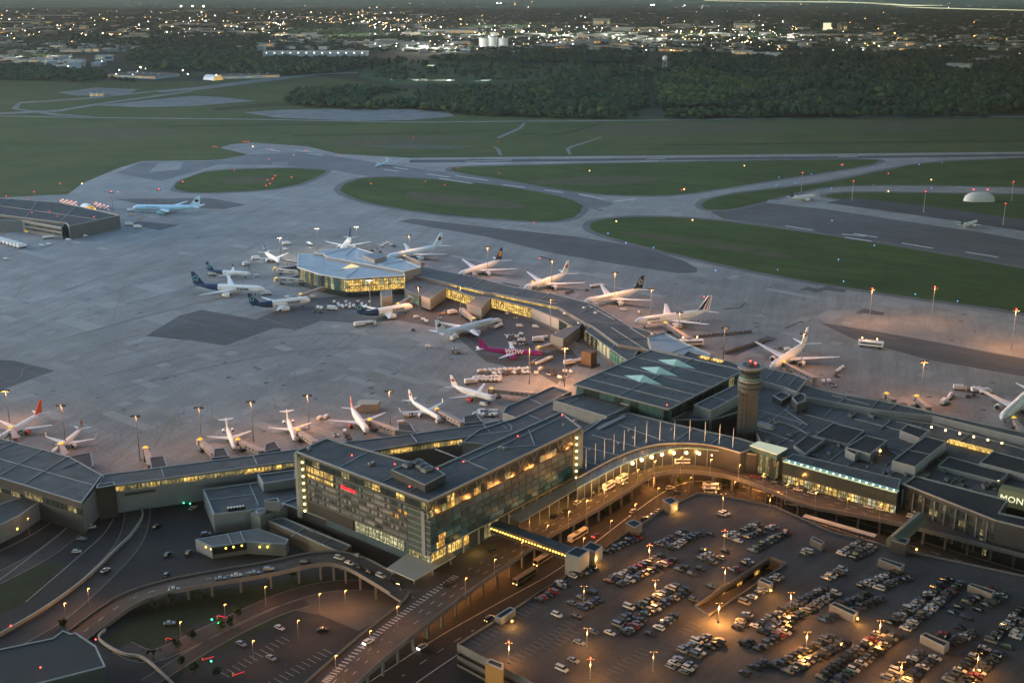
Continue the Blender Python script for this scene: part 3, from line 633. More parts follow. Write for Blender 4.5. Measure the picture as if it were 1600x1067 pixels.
# ---- east terminal: big stepped roofs
east = building('east_terminal', 'huge dark stepped flat roof of the eastern terminal beyond the tower', 'terminal building', [(1157, 706), (1190, 693.5), (1165, 640), (1111, 655), (1045, 655), (1165, 602), (1250, 622), (1372, 648), (1457, 661), (1600, 700), (1790, 742), (1790, 830), (1562, 775), (1410, 755), (1225, 715)], 18.5, 0, wall=DCLAD, roof=ROOFM,
    seams=(((1185, 672), (1230, 640)), ((1230, 640), (1310, 662)), ((1240, 622), (1228, 643)), ((1212, 697), (1262, 665)), ((1284, 730), (1330, 695)), ((1215, 615), (1440, 668)), ((1350, 690), (1470, 720)), ((1300, 640), (1290, 650)), ((1325, 700), (1392, 716)), ((1318, 732), (1340, 717)), ((1187, 672), (1240, 690)),
           ((1456, 661), (1478, 668)), ((1500, 690), (1530, 668)), ((1390, 745), (1408, 730)), ((1225, 600 + 40), (1262, 665)), ((1180, 640), (1262, 664)), ((1335, 655), (1480, 692)), ((1480, 760), (1505, 740)), ((1395, 655), (1375, 672))))
building('terminal_wing', 'long narrow upper roof along the east apron edge', 'terminal building', [(1252, 600), (1325, 617), (1372, 624), (1412, 632), (1492, 651), (1600, 674), (1790, 712), (1790, 727), (1600, 684), (1457, 649), (1372, 640), (1245, 617)], 21.5, 0, wall=CLAD, seams=(((1310, 630), (1325, 618)), ((1362, 637), (1373, 625)), ((1390, 640), (1405, 630)), ((1300, 618), (1360, 633)), ((1483, 656), (1496, 652))))
building('terminal_wing', 'ribbed roof pieces just right of the control tower', 'terminal building', [(1170, 575), (1185, 571), (1240, 583), (1262, 592), (1245, 612), (1225, 604), (1195, 596), (1163, 590)], 22.5, 0, wall=CLAD, seams=(((1196, 592), (1212, 578)), ((1214, 597), (1226, 583)), ((1232, 603), (1246, 588))))
building('rooftop_unit_house', 'dark plant box with louvres behind the control tower', 'plant building', [(1237, 620), (1250, 613), (1259, 616), (1258, 625), (1246, 630)], 24, 17.7, wall=DCLAD, roof=ROOFD)
building('rooftop_unit_house', 'low dark plant rooms right behind the tower shaft', 'plant building', [(1207, 617), (1222, 611), (1237, 616), (1222, 625)], 21.5, 17.7, wall=DCLAD, roof=ROOFD)
for pl, z, lb in (([(1321, 698), (1352.5, 679), (1387, 687.5), (1360, 709)], 22.5, 'grey panelled penthouse near the left of the eastern roof'),
              ([(1321, 702.5), (1328, 698), (1344, 704), (1336, 710)], 22.0, 'small corner penthouse attached to a larger roof box'),
              ([(1406, 672), (1417, 662), (1453, 671.5), (1437, 684)], 22.5, 'pale box penthouse furthest up the eastern roof'),
              ([(1394, 719), (1446, 680), (1480, 689), (1430, 729)], 23.5, 'longest roof box of the eastern terminal with pale end wall'),
              ([(1272, 680), (1302, 660), (1352, 672), (1325, 694)], 19.6, 'low raised roof panel left of the penthouses'),
              ([(1240, 695), (1262, 679), (1290, 686), (1258, 709)], 20.2, 'low square roof block behind the slatted glass pavilion'),
              ([(1530, 722), (1552, 704), (1640, 727), (1630, 748)], 22.0, 'dark roof block at the right edge behind the big letters'),
              ([(1465, 727), (1482, 712), (1577, 738), (1562, 752)], 20.5, 'dark low roof block left of the big letters')):
    building('roof_penthouse', lb, 'roof building', pl, z, 17.9, wall=CLAD if z < 24 else DCLAD, roof=ROOFD, par=.5, seams=(((1418, 703), (1455, 711)),) if z == 23.5 else ())
lg = MB(); a, c = P(1482, 690, 18.6), P(1550, 708, 18.6)
lt = thing('roof_light_strip', (a.x, a.y, 18), 'glowing glazed roof strip with globe lamps on the eastern roof', 'skylight')
MB().beam(a, c, 3.5, 1.2, LITY).build('glazing', lt)
for k in range(6):
    q = P(1455 + k * 22, 671 + k * 5, 19); MB().cyl((q.x, q.y, 17.9), .12, 2.2, DMETAL, 6).ball((q.x, q.y, 20.4), .55, GWARM, 8, 5).build('globe_lamp', lt)
for p, s in (((1330, 650), (5, 2.5)), ((1362, 651), (4, 3)), ((1212, 662), (2, 2)), ((1250, 664), (1, 1)), ((1295, 710), (1.5, 1.5)), ((1432, 671), (2, 2)), ((1352, 695), (1.5, 1.5)), ((1445, 744), (4, 3)), ((1458, 653), (3, 2)), ((1540, 760), (4, 3)), ((1475, 738), (2, 2))):
    roofbox(east, p, 17.9, s, 1.6)
q = P(1195, 667, 18); MB().box((q.x, q.y, 17.9), (11, 4, 2), CLAD, R(-39), .8).build('roof_light', east)
rr_ = random.Random(31)
for k in range(70):
    x = rr_.uniform(1185, 1560); y = 640 + (x - 1185) * .27 + rr_.uniform(5, 62)
    if rr_.random() > .5: ventpipe(east, (x, y), 17.9, rr_.uniform(.3, .6), rr_.uniform(.4, .9))
    else: roofbox(east, (x, y), 17.9, (rr_.uniform(1.2, 3.5), rr_.uniform(1, 2)), rr_.uniform(.7, 1.6))
for k in range(9):
    x = 1200 + k * 38; a, c = P(x, 655 + k * 10, 18), P(x + rr_.uniform(20, 45), 655 + k * 10 + rr_.uniform(8, 16), 18); MB().beam(a, c, .7, .6, GREYM).build('duct', east)
# globe wall lamps
for p in ((1375, 704, 20), (1435, 731, 19), (1422, 727, 19), (1560, 752, 20)):
    q = P(*p); MB().ball((q.x, q.y, q.z), .6, GWARM, 8, 5).build('wall_lamp', east)
# glass pavilion with slatted lit top
gp = W([(1171, 695), (1185.6, 688.4), (1230.6, 699.7), (1214, 709.5)], 22)
pv = thing('glass_pavilion', (gp[0][0], gp[0][1], 8), 'glass pavilion with glowing pale slatted roof at the tower foot', 'pavilion')
MB().prism(gp, 8, 21.4, GLASST, top=False).build('glazing', pv)
a0, a1, b1_, b0 = (P(1171, 695, 22), P(1185.6, 688.4, 22), P(1230.6, 699.7, 22), P(1214, 709.5, 22))
MB().prism(gp, 21.2, 21.4, GLASSD, side=False).build('roof', pv)
for k in range(12):
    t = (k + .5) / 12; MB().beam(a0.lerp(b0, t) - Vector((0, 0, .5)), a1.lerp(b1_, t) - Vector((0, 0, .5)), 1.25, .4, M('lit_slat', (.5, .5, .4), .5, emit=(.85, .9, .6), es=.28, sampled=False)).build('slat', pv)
wallrun(pv, (1214, 709.5), (1230.6, 699.7), 22, 9, 18, 4, [LITD, GLASST], .1, .1)
wallrun(pv, (1171, 695), (1214, 709.5), 22, 9, 19, 8, [LITD, GLASST, GLASSD], .1, .1, seed=3)
# lit facade hall right of the pavilion
fh = building('departures_facade', 'dark glass facade hall with glowing curved glass eave above the upper road', 'terminal building', [(1225, 717.5), (1240, 708), (1408, 748), (1403, 766)], 20, 8, wall=DCLAD, par=.3)
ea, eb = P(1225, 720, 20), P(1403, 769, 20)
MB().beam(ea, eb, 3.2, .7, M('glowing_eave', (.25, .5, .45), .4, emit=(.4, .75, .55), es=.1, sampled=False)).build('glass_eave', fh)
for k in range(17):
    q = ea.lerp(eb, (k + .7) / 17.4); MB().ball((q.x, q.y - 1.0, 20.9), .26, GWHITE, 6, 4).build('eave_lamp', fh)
wallrun(fh, (1225, 717.5), (1403, 766), 20, 12.6, 18.8, 10, [GLASSD], .06, .2)
wallrun(fh, (1225, 717.5), (1403, 766), 20, 8.3, 12, 20, [LITW, LITY, LITY, LITD], .14, .35, seed=8, name='lit_window')
# dark office block and lettered block at the right
ob = building('office_block', 'unlit dark office block with rows of windows below the eastern roof', 'office building', [(1411, 755), (1430, 742), (1575, 780), (1562, 800), (1790, 850), (1790, 870), (1556, 812)], 20, 0, wall=DCLAD, roof=ROOFD)
for f in range(4):
    wallrun(ob, (1411, 755), (1556, 812), 20, 1.5 + f * 4.4, 4.2 + f * 4.4, 22, [GLASSD, GLASSD, GLASSD, CURT2, LITD], .2, .15, seed=20 + f, pr=.92)
for k in range(9):
    q = P(1412 + k * 16.5, 757 + k * 6.2, 20)
    MB().box((q.x - .3, q.y - .8, .5), (.5, .5, 17.5), GREYM, R(-39)).build('pilaster', ob)
sgn = thing('lettered_wall', (*P2((1562, 760), 24), 16), 'dim green wall with its lighting put in as glow carrying large pale letters', 'sign wall')
sa, sb = P(1561, 762.5, 24), P(1760, 808, 24); d = (sb - sa).normalized(); ang = math.atan2(d.y, d.x); nn = Vector((d.y, -d.x, 0)); L = (sb - sa).length
c = sa + d * L / 2 - nn * 3
MB().box((c.x, c.y, 15.9), (L, 6, 8), M('sign_wall_green', (.09, .11, .07), .6, emit=(.6, .6, .3), es=.05, sampled=False), ang).build('wall', sgn)  # light from above is put in as faint emission of the wall
vs, fs = text_bm('MONTRÉAL', 4.4, GSIGN, .15); Rz = Matrix.Rotation(ang, 4, 'Z') @ Matrix.Rotation(math.pi / 2, 4, 'X'); xm = min(v[0] for v in vs)
c = sa + d * 1.2 + nn * .35
MB().add([Rz @ Vector((v[0] - xm, v[1], v[2])) + Vector((c.x, c.y, 19.8)) for v in vs], fs, GSIGN).build('lettering', sgn)
# ---- control tower
tb = P(1166, 690, 12); tx, ty = tb.x, tb.y
tw = thing('control_tower', (tx, ty, 12), 'tall concrete control tower with round dark cab and ringed galleries', 'control tower')
TC = M('tower_concrete', (.075, .083, .095), .8, var=.12, scale=.3); s_ = lambda p: (tx + p[0], ty + p[1])
for dx in (-4.4, 4.0):
    MB().box((tx + dx, ty, 10), (5.6, 6.5, 44), TC, R(-15), .96).build('shaft', tw)
MB().box((tx, ty + .5, 10), (5, 5, 44), M('tower_recess', (.13, .11, .105), .8), R(-15)).build('shaft_core', tw)
for k in range(11): MB().box((tx - 4.9, ty - 3.25, 14 + k * 3.4), (.9, .5, 1.7), GLASSD, R(-15)).build('window', tw)
for k in range(6): MB().cyl((tx - 6.4, ty - 1, 44 + k * 2.0), 1.7, 1.3, TC, 12).build('side_gallery', tw)
for z, r, h, m in ((47.5, 7.2, 1.2, TC), (49.2, 8.2, 1.0, TC), (51, 8.6, 2.6, TC), (54.6, 8.2, .9, GREYM), (55.5, 7.6, 2.0, M('tower_teal', (.10, .19, .20), .5)), (58, 6.2, 1, DMETAL)):
    MB().cyl((tx, ty, z), r, h, m, 28).build('gallery_ring', tw)
MB().cyl((tx, ty, 47), 6.2, 12, GLASST, 24).build('drum', tw)
MB().cyl((tx, ty, 59), 6.2, 3.6, GLASSD, 24, 7.8).build('cab_glazing', tw)
MB().cyl((tx, ty, 62.6), 8.6, 1.5, GREYM, 32, 9.4).cyl((tx, ty, 64.1), 9.4, .35, METAL, 32).build('cab_roof', tw)
MB().cyl((tx, ty, 64.45), 6, .7, DMETAL, 24).cyl((tx, ty, 65.1), 3, 1.1, DMETAL, 16).build('roof_plinth', tw)
for dx, dy, h in ((1.5, 0, 4), (-2, 1, 3), (4, -1, 2.2)): MB().cyl((tx + dx, ty + dy, 65), .12, h, GREYM, 6).build('aerial', tw)
for dx, dy in ((0, 3), (2.5, -2)): MB().ball((tx + dx, ty + dy, 66.5), .7, GRED, 8, 5).build('warning_lamp', tw)
for k in range(24):
    a = k * math.pi / 12; MB().box((tx + 8.5 * math.cos(a), ty + 8.5 * math.sin(a), 53.6), (.25, .25, 1.0), GREYM, a).build('railing_post', tw)
tw.scale = (.75, .75, .82)
# ---- pier and hub
pier = building('pier', 'long dark roofed pier running back from the main hall to the round gate lounge', 'airport pier', [(632, 406), (657, 416.5), (740, 432), (807, 449), (870, 460), (925, 474), (985, 509), (1060, 530), (1105, 552), (1160, 580), (1010, 546), (965, 538), (927, 510), (905, 499), (872, 479.5), (773, 458.5), (757, 456), (700, 442), (632, 426)], 12.6, 0, wall=CONCW, par=.4,
    seams=(((700, 437), (722, 428)), ((735, 451), (757, 436)), ((800, 463), (822, 452)), ((840, 472), (860, 458)), ((650, 425), (668, 418)), ((905, 490), (935, 479)), ((912, 503), (975, 507)), ((955, 512), (1008, 546)), ((984, 512), (1040, 547)), ((955, 530), (1018, 528)), ((770, 458), (870, 475)), ((920, 478), (960, 500))))
for p in ((913, 481), (931, 489), (1015, 505), (1020, 522), (883, 490), (905, 505)): roofbox(pier, p, 12.1, (3, 1.6), 1.0, WHITE)
lowr = [(697, 452), (703, 447), (775, 464), (872, 482), (868, 492), (855, 489), (830, 482), (770, 467), (745, 462)]
lv = building('pier_concourse', 'lower lit walkway with yellow window bays along the front of the pier', 'airport concourse', [(696, 449), (748, 466), (768, 465), (831, 481), (874, 499), (900, 513), (912, 504), (872, 478), (760, 455), (705, 441)], 10.6, 0, wall=CONCW, par=.3)
wallrun(lv, (696, 449), (748, 466), 10.6, 2.8, 9.9, 13, [LITY], .16, .2, seed=2)
wallrun(lv, (768, 465), (831, 481), 10.6, 2.8, 9.9, 16, [LITY], .16, .2, seed=3)
wallrun(lv, (874, 499), (900, 513), 10.6, 3, 9.9, 8, [LITY, LITY, GLASSD], .12, .2, seed=5)
wallrun(lv, (831, 481), (874, 499), 10.6, 2.8, 10.1, 1, [M('pink_clad', (.38, .34, .33), .6, var=.08)], .02, .2, name='wall_panel')
for a_, b_ in (((702, 442.5), (755, 455.5)), ((775, 459), (870, 479.2))):
    q0, q1 = P(*a_, 12.6), P(*b_, 12.6); q0.z = q1.z = 10.75; d_ = (q1 - q0).normalized(); off = Vector((d_.y, -d_.x, 0)) * (.35 if d_.x > 0 else -.35); MB().beam(q0 + off, q1 + off, .3, 1.1, LITY).build('clerestory', pier)
e2 = building('pier_link', 'dark roofed link with green and white panels beside the big hall', 'terminal link', [(914, 516), (926, 508), (998, 546), (985, 566), (974, 559)], 11, 0, wall=CONCW, par=.3, seams=(((955, 545), (968, 531)),))
wallrun(e2, (914, 516), (934, 530), 11, 3.5, 10.5, 6, [LITD, GLASSD], .08, .2, seed=3)
wallrun(e2, (934, 530), (953, 544), 11, 3.5, 10.5, 6, [LITW, M('cream_clad', (.5, .45, .35), .6)], .08, .2, seed=3)
wallrun(e2, (953, 544), (974, 559), 11, 3.5, 10.5, 5, [LITG], .08, .2, seed=3)
# bright light-metal roof by the pier root
building('terminal_wing', 'pale metal roof wedge beside the big hall on the gate side', 'terminal building', [(1012, 526), (1038, 519), (1062, 531), (1112, 553), (1107, 558), (1060, 553), (1018, 545)], 16.6, 0, wall=CLAD, roof=M('pale_metal_roof', (.30, .35, .39), .4, .3, var=.1), seams=(((1020, 531), (1065, 533)), ((1050, 551), (1082, 541))))
building('terminal_wing', 'barrel roof strip with yellow roof lights behind the big hall', 'terminal building', [(1065, 556), (1075, 548), (1165, 571), (1160, 578)], 17.5, 0, wall=CLAD, seams=(((1088, 560), (1093, 553)), ((1105, 564), (1110, 557)), ((1125, 568), (1131, 562))))
for p, q_ in (((1094, 558), (1108, 561.5)), ((1113, 562), (1128, 566))):
    t_ = thing('roof_light', (*P2(p, 17.2), 17), 'glowing yellow roof light on the barrel strip behind the hall, ' + ('nearer the pier' if p[0] < 1100 else 'nearer the tower'), 'skylight')
    MB().beam(P(*p, 17.2), P(*q_, 17.2), 3, .8, LITY).build('glazing', t_)
HR = M('hub_metal_roof', (.36, .42, .47), .4, .3, var=.08, scale=.15)
hub = building('gate_lounge', 'bright metal roofed gate lounge with glowing glass front at the pier tip', 'gate lounge', [(466, 396), (505, 398), (512, 402.5), (630, 426.5), (633, 430), (541, 435.5), (500, 428.5), (464, 417)], 16, 0, wall=GLASSD, roof=HR, over=1.2, par=.3, rim=WHITE,
    seams=(((466, 416), (533, 424)), ((505, 399), (506, 417)), ((533, 423), (549, 413)), ((555, 414), (570, 420)), ((541, 434), (560, 421))))
q = [P(533, 420.5, 15.8), P(544, 415, 15.8), P(562, 417, 15.8), P(549, 412, 18.5)]
MB().add(q, [(0, 1, 3), (1, 2, 3), (2, 0, 3)], M('pyramid_glow', (.8, .65, .35), .4, emit=(1, .8, .4), es=.5, sampled=False)).build('skylight', hub)
wallrun(hub, (541, 435.5), (633, 430), 16, 4.4, 8.6, 14, [LITY], .06, -.9, seed=2)
wallrun(hub, (541, 435.5), (633, 430), 16, 9.2, 14.2, 14, [LITY, LITY, LITW], .06, -.9, seed=6)
wallrun(hub, (464, 417), (500, 428.5), 16, 4.5, 14.2, 9, [GLASSD, LITD, LITD, GLASST], .06, -.9, seed=6)
wallrun(hub, (500, 428.5), (541, 435.5), 16, 4.5, 14.2, 8, [GLASST, LITD, GLASSD, LITW], .06, -.9, seed=9)
hub2 = building('gate_lounge', 'higher pale roof half of the gate lounge on the far side of the glowing slot', 'gate lounge', [(490, 395), (508, 390), (554, 386), (580, 394), (632, 407), (658, 417), (632, 424), (512, 401.5), (505, 397)], 18, 0, wall=CLAD, roof=HR, par=.3, rim=WHITE, seams=(((508, 397), (545, 389)), ((560, 404), (600, 415)), ((600, 414), (632, 408)), ((540, 400), (556, 386))))
b = MB(); b.prism(W([(567, 398), (590, 394), (604, 400), (585, 406)], 21), 17, 21, CLAD); b.build('roof_box', hub2)
q0, q1 = P(514, 404, 16), P(626, 426, 16); MB().beam((q0.x, q0.y, 16), (q1.x, q1.y, 16), .5, 1.2, LITY).build('clerestory', hub2)
ap = building('gate_concourse', 'reddish low roof between gate lounge and pier above the service yard', 'airport concourse', [(633, 432), (640, 425), (695, 446), (690, 456), (655, 462), (632, 452)], 9.5, 0, wall=CONCW, roof=M('warm_roof', (.17, .14, .13), .8, var=.15), par=.3)
wallrun(ap, (632, 452), (655, 462), 9.5, 1.5, 6, 5, [LITG, LITW], .1, .2)
# boxy gate houses off the pier
for pl, z, lb in (([(658, 462), (682, 447), (697, 449), (672, 467)], 11.5, 'slanted boxy gate house nearest the glowing lounge'), ([(729, 476), (746, 463), (766, 465), (752, 481)], 11.5, 'tan lit boxy gate house in the middle of the pier'), ([(860, 524), (886, 511), (907, 509), (880, 529)], 11.5, 'grey boxy gate house at the pier bend'), ([(594, 455), (612, 452), (613, 462), (596, 465)], 11, 'tall narrow gate house in front of the glowing lounge')):
    building('gate_house', lb, 'gate house', pl, z, 0 if z == 11 else 2.5, wall=M('gate_clad', (.24, .23, .225), .6, var=.1), roof=M('gate_roof', (.15, .145, .14), .8, var=.1), par=.2)
# ---- transborder pier (foreground left)
lp = building('transborder_pier', 'long straight pier with dark roof behind the hotel and lit window band', 'airport pier', [(162, 741), (400, 710), (462, 701.5), (542, 690), (645, 677.5), (755, 662), (785, 655), (800, 665), (800, 672), (722, 683), (652, 692), (575, 705), (460, 719.5), (400, 727.5), (255, 747), (150, 761)], 15, 0, wall=CLADP, par=.4,
    seams=(((252, 732), (256, 745)), ((395, 712), (402, 726)), ((642, 679), (652, 691)), ((755, 663), (766, 676)), ((778, 659), (792, 671))))
for a_, b_, n_, sd_ in (((150, 761), (255, 747), 20, 1), ((255, 747), (460, 719.5), 40, 2), ((575, 705), (722, 683), 26, 3)):
    wallrun(lp, a_, b_, 15, 11.6, 13.8, n_ // 2, [LITD, LITY, LITD, LITD] if sd_ != 3 else [LITY, LITY, LITD], .03, .15, seed=sd_)
MB().beam(P(195, 775, 9), P(243, 768, 9), .4, 1.0, DMETAL).build('louvre', lp)
lb_ = building('pier_lounge', 'broad flat dark roof with pale seams at the left frame edge', 'gate lounge', [(-90, 662), (0, 684), (107, 712), (160, 741), (127.5, 785), (37, 757), (0, 746), (-90, 722)], 16, 0, wall=DCLAD, par=.4,
    seams=(((-60, 713), (0, 718)), ((0, 717.5), (145, 758)), ((68, 703), (0, 743)), ((107, 713), (38, 756)), ((25, 691), (-30, 715)), ((122, 722), (97, 732)), ((-40, 700), (20, 690))))
wallrun(lb_, (127.5, 785), (150, 761), 16, 1, 15, 1, [CLAD], .02, .2, name='wall_panel')
wallrun(lb_, (-50, 732), (37, 757), 16, 8.5, 10.6, 12, [LITD, GLASSD, LITD], .1, .2, seed=5)
wallrun(lb_, (37, 757), (127, 785), 16, 9.5, 12.5, 12, [GLASSD, GLASSD, LITD], .1, .2, seed=5)
building('stair_tower', 'black stair tower where the left lounge meets the long pier', 'stair tower', [(150, 762), (152, 756), (178, 752), (180, 757)], 17, 0, wall=M('stair_black', (.012, .012, .014), .6), roof=ROOFD, par=.3)
# pier-side fixed gate blocks (roofs between pier and planes)
for pl, lb in (([(83, 724), (100, 714), (142, 706), (146, 728), (118, 737)], 'dark lounge annexe under the small jet at far left'), ([(236, 732), (233, 714), (256, 712), (262, 728)], 'low gate annexe beside the leftmost empty stand'), ([(332, 715), (334, 701), (352, 699), (358, 712)], 'low gate annexe beside the left regional jet'), ([(412, 706), (414, 694), (430, 689), (438, 700)], 'low gate annexe warmly lit behind the hotel corner'),
               ([(622, 672), (621, 664), (642, 662), (650, 675)], 'grey gate annexe with pale wall between two narrow jets'), ([(725, 661), (724, 650), (745, 646), (754, 658)], 'orange-lit gate annexe with bright end wall')):
    building('gate_annexe', lb, 'gate building', pl, 6.5, 0, wall=CLAD, roof=ROOFD, par=.3)
# ---- landside low buildings
lo = building('service_building', 'large low flat roof with pale parapet left of the hotel', 'service building', [(317, 764), (399, 753), (462, 746), (466, 778), (430, 790), (395, 796), (334, 803)], 10, 0, wall=CLAD, seams=(((390, 757), (404, 790)), ((325, 782), (398, 773))))
building('service_building', 'raised grey box roof tucked against the hotel end', 'service building', [(402, 741), (461, 733.5), (462, 747), (411, 755)], 14, 9, wall=CLAD, seams=(((404, 741), (411, 754)),))
for k in range(6): 
    q = P(357 + k * 4.6, 796 - k * .6, 10); MB().box((q.x, q.y, 9.3), (1.4, 1.4, 1.5), DMETAL, R(51)).cyl((q.x, q.y, 10.8), .6, .4, WHITE, 8).build('roof_fan', lo)
for p, lb in (((408, 800), 'left round-fan cooling tower beside the low service roof'), ((424, 794), 'middle round-fan cooling tower beside the low service roof'), ((435, 792), 'right round-fan cooling tower next to the black podium')):
    q = P(*p, 10); t = thing('cooling_tower', (q.x, q.y, 0), lb, 'cooling tower')
    MB().box((q.x, q.y, 0), (7, 7, 10), M('cooler_grey', (.12, .15, .16), .6), R(51)).build('casing', t)
    MB().cyl((q.x, q.y, 10), 2.5, .8, METAL, 16).cyl((q.x, q.y, 10.8), 1.9, .1, DMETAL, 16).build('fan_ring', t)
t = building('steel_frame', 'open steel frame box above the cooling towers', 'plant frame', [(413, 783), (414, 780), (434, 777), (437, 783)], 15, 10, wall=CLAD, roof=ROOFD)
sm = building('service_building', 'small low building with dark lit fascia beside the access road', 'service building', [(305, 842), (404, 825), (451, 842), (446, 850), (385, 846), (331, 854)], 6, 0, wall=CLAD, roof=M('grey_roof', (.12, .13, .135), .8, var=.1), par=.2, seams=(((375, 830), (382, 846)), ((355, 834), (362, 849))))
wallrun(sm, (331, 854), (385, 846), 6, 2.2, 5.4, 1, [M('fascia_black', (.01, .01, .012), .5)], .02, .2, name='fascia')
for p in ((323, 848), (331, 851), (354, 850), (366, 848), (379, 846), (407, 848), (419, 848), (431, 846), (443, 846)):
    q = P(p[0], p[1] + 3, 5.2); MB().ball((q.x - .2, q.y - .8, 4.6), .42, GYEL, 6, 4).build('wall_lamp', sm)
lamp((*P2((478, 862), 4), 4.5), 160, (.8, .9, .55), .4); lamp((*P2((378, 805), 6), 6), 160, (1, .5, .15), .4)
bq = building('corner_building', 'dark flat roofed building cut by the bottom left corner', 'building', [(-60, 1030), (0, 1013), (82, 996), (98, 984), (112, 989), (118, 987), (150, 1008), (165, 1040), (60, 1067), (-60, 1090)], 12, 0, wall=M('corner_wall', (.04, .055, .06), .5), roof=ROOFD, par=.4)
for p in ((64, 1047), (150, 1003)): beacon(bq, p, 11.6)
building('corner_building', 'dark blue slab building at the very bottom left edge', 'building', [(-60, 1140), (40, 1062), (60, 1052), (100, 1075), (120, 1140)], 10, 0, wall=DCLAD, roof=ROOFM)
# hangar-side buildings at the left edge below the pier lounge
hb = building('maintenance_shed', 'long grey roofed shed under the left lounge with orange wall lamps', 'shed', [(-60, 800), (0, 787), (68, 765), (78, 772), (30, 805), (-30, 835)], 9, 0, wall=CLAD, roof=ROOFD, par=.2)
for p in ((8, 818), (27, 825)):
    q = P(*p, 3); MB().ball((q.x, q.y - .5, 3), .6, GYEL if p[0] > 10 else GWARM, 8, 5).build('wall_lamp', hb)
lamp((*P2((12, 826), 3), 3), 250, (1, .55, .15), .5)
# ---- cargo building (left, beyond the apron)
cg = building('cargo_building', 'wide dark cargo warehouse roof at the left beyond the apron', 'cargo warehouse', [(-160, 300), (0, 309), (95, 316), (187, 336), (108, 353), (104, 348), (-10, 334), (-160, 315)], 14, 0, wall=M('cargo_wall', (.1, .11, .12), .7, var=.1), roof=ROOFD, seams=(((60, 313), (40, 340)), ((120, 322), (95, 346)), ((0, 322), (150, 343)), ((20, 310), (-20, 330))))
of = building('cargo_office', 'two storey office strip with banded windows in front of cargo warehouse', 'office building', [(-60, 336), (30, 330), (38, 338), (104, 347), (96, 355), (34, 344), (-60, 343)], 12, 0, wall=M('office_wall', (.16, .17, .18), .7), roof=ROOFD)
for z in (3.2, 7.5):
    wallrun(of, (38, 345), (96, 355), 12, z, z + 2, 14, [GLASSD, GLASSD, CURT2], .08, .15, seed=int(z))
for k in range(9):
    q = P(40 + k * 5, 360 + k * .6, 2); MB().box((q.x, q.y, 0), (4, .6, 2.6), LITW if k % 3 else LITY, R(-25)).build('loading_door', of)
for p in ((10, 308), (45, 312), (78, 332), (50, 334), (90, 340), (147, 341)): beacon(cg, p, 13.4)
# tent hangar (quonset) and checkered barriers
def quonset(name, label, p, z0, L, r, rz, mat, litend=True):
    q = P(*p, z0); t = thing(name, (q.x, q.y, z0), label, 'hangar', rz=0)
    n = 10; b = MB(); ca, sa = math.cos(rz), math.sin(rz); vs = []
    for s in (-L / 2, L / 2):
        for k in range(n + 1):
            a = math.pi * k / n; y, z = r * math.cos(a), r * .85 * math.sin(a); vs.append((q.x + s * ca - y * sa, q.y + s * sa + y * ca, z0 + z))
    b.add(vs, [(k, k + 1, n + 2 + k, n + 1 + k) for k in range(n)], mat); b.build('cover', t)
    MB().add(vs[:n + 1], [tuple(range(n + 1))], mat).build('end_wall', t)
    MB().add(vs[n + 1:], [tuple(range(n + 1))], LITY if litend else mat).build('end_wall', t)
    return t
quonset('tent_hangar', 'white arched tent shelter with glowing yellow end near the far jet', (137, 327), 0, 17, 6.5, R(-55), WHITE)
quonset('tent_hangar', 'white arched shelter with lit end far off beyond the grass', (333, 125), 0, 42, 14, R(-40), WHITE)
dm = P(1530, 314, 0); t = thing('dome_tent', (dm.x, dm.y, 0), 'large pale ribbed fabric dome on the dark grass at right', 'dome tent')
b = MB()
for k in range(12):
    a0 = math.pi * k / 12 
vs = []; nu, nv = 14, 8
for i in range(nu + 1):
    s = -1 + 2 * i / nu; rr = max(.001, 1 - abs(s) ** 2.6) ** .5
    for k in range(nv + 1):
        a = math.pi * k / nv; vs.append((dm.x + s * 18.5, dm.y + 9 * rr * math.cos(a), 10.5 * rr * math.sin(a)))
b.add(vs, [(i * (nv + 1) + k, i * (nv + 1) + k + 1, (i + 1) * (nv + 1) + k + 1, (i + 1) * (nv + 1) + k) for i in range(nu) for k in range(nv)], M('dome_fabric', (.5, .53, .54), .6)).build('cover', t)
for x in (-8, 8): MB().cyl((dm.x + x, dm.y, 9), .2, 4, DMETAL, 6).ball((dm.x + x, dm.y, 13.2), .7, GRED, 6, 4).build('warning_lamp', t)
for (x0, x1, y0, y1, lb) in ((94, 121, 313, 318, 'left of'), (147, 171, 318, 325, 'right of')):
    a, c = P(x0, y0 + 4, 0), P(x1, y1 + 4, 0); d = (c - a); n = 8; t = thing('blast_fence', (a.x, a.y, 0), 'red and white checkered barrier ' + lb + ' the tent shelter', 'barrier')
    for k in range(n):
        for j in range(3):
            q = a + d * ((k + .5) / n); MB().box((q.x, q.y, j * 1.7), (d.length / n, .5, 1.7), WHITE if (k + j) % 2 else REDP, math.atan2(d.y, d.x)).build('panel', t)
# radar tower with white radome
q = P(1038, 117, 0); t = thing('radar_tower', (q.x, q.y, 0), 'lattice radar tower carrying a white ball radome above the wood', 'radar tower')
MB().ball((q.x, q.y, 41), 6.5, M('radome_white', (.75, .77, .77), .5), 16, 10).build('radome', t)
for dx in (-5, 5):
    for dy in (-5, 5): MB().box((q.x + dx, q.y + dy, 0), (.8, .8, 34), METAL).build('leg', t)
for k in range(5):
    for s in (-1, 1): MB().tube([(q.x - 5 * s, q.y - 5.1, k * 7), (q.x + 5 * s, q.y - 5.1, k * 7 + 7)], [.35, .35], METAL, 5).build('brace', t)
for z in (11, 22, 33.5): MB().box((q.x, q.y, z), (12, 12, .9), GREYM).build('platform', t)
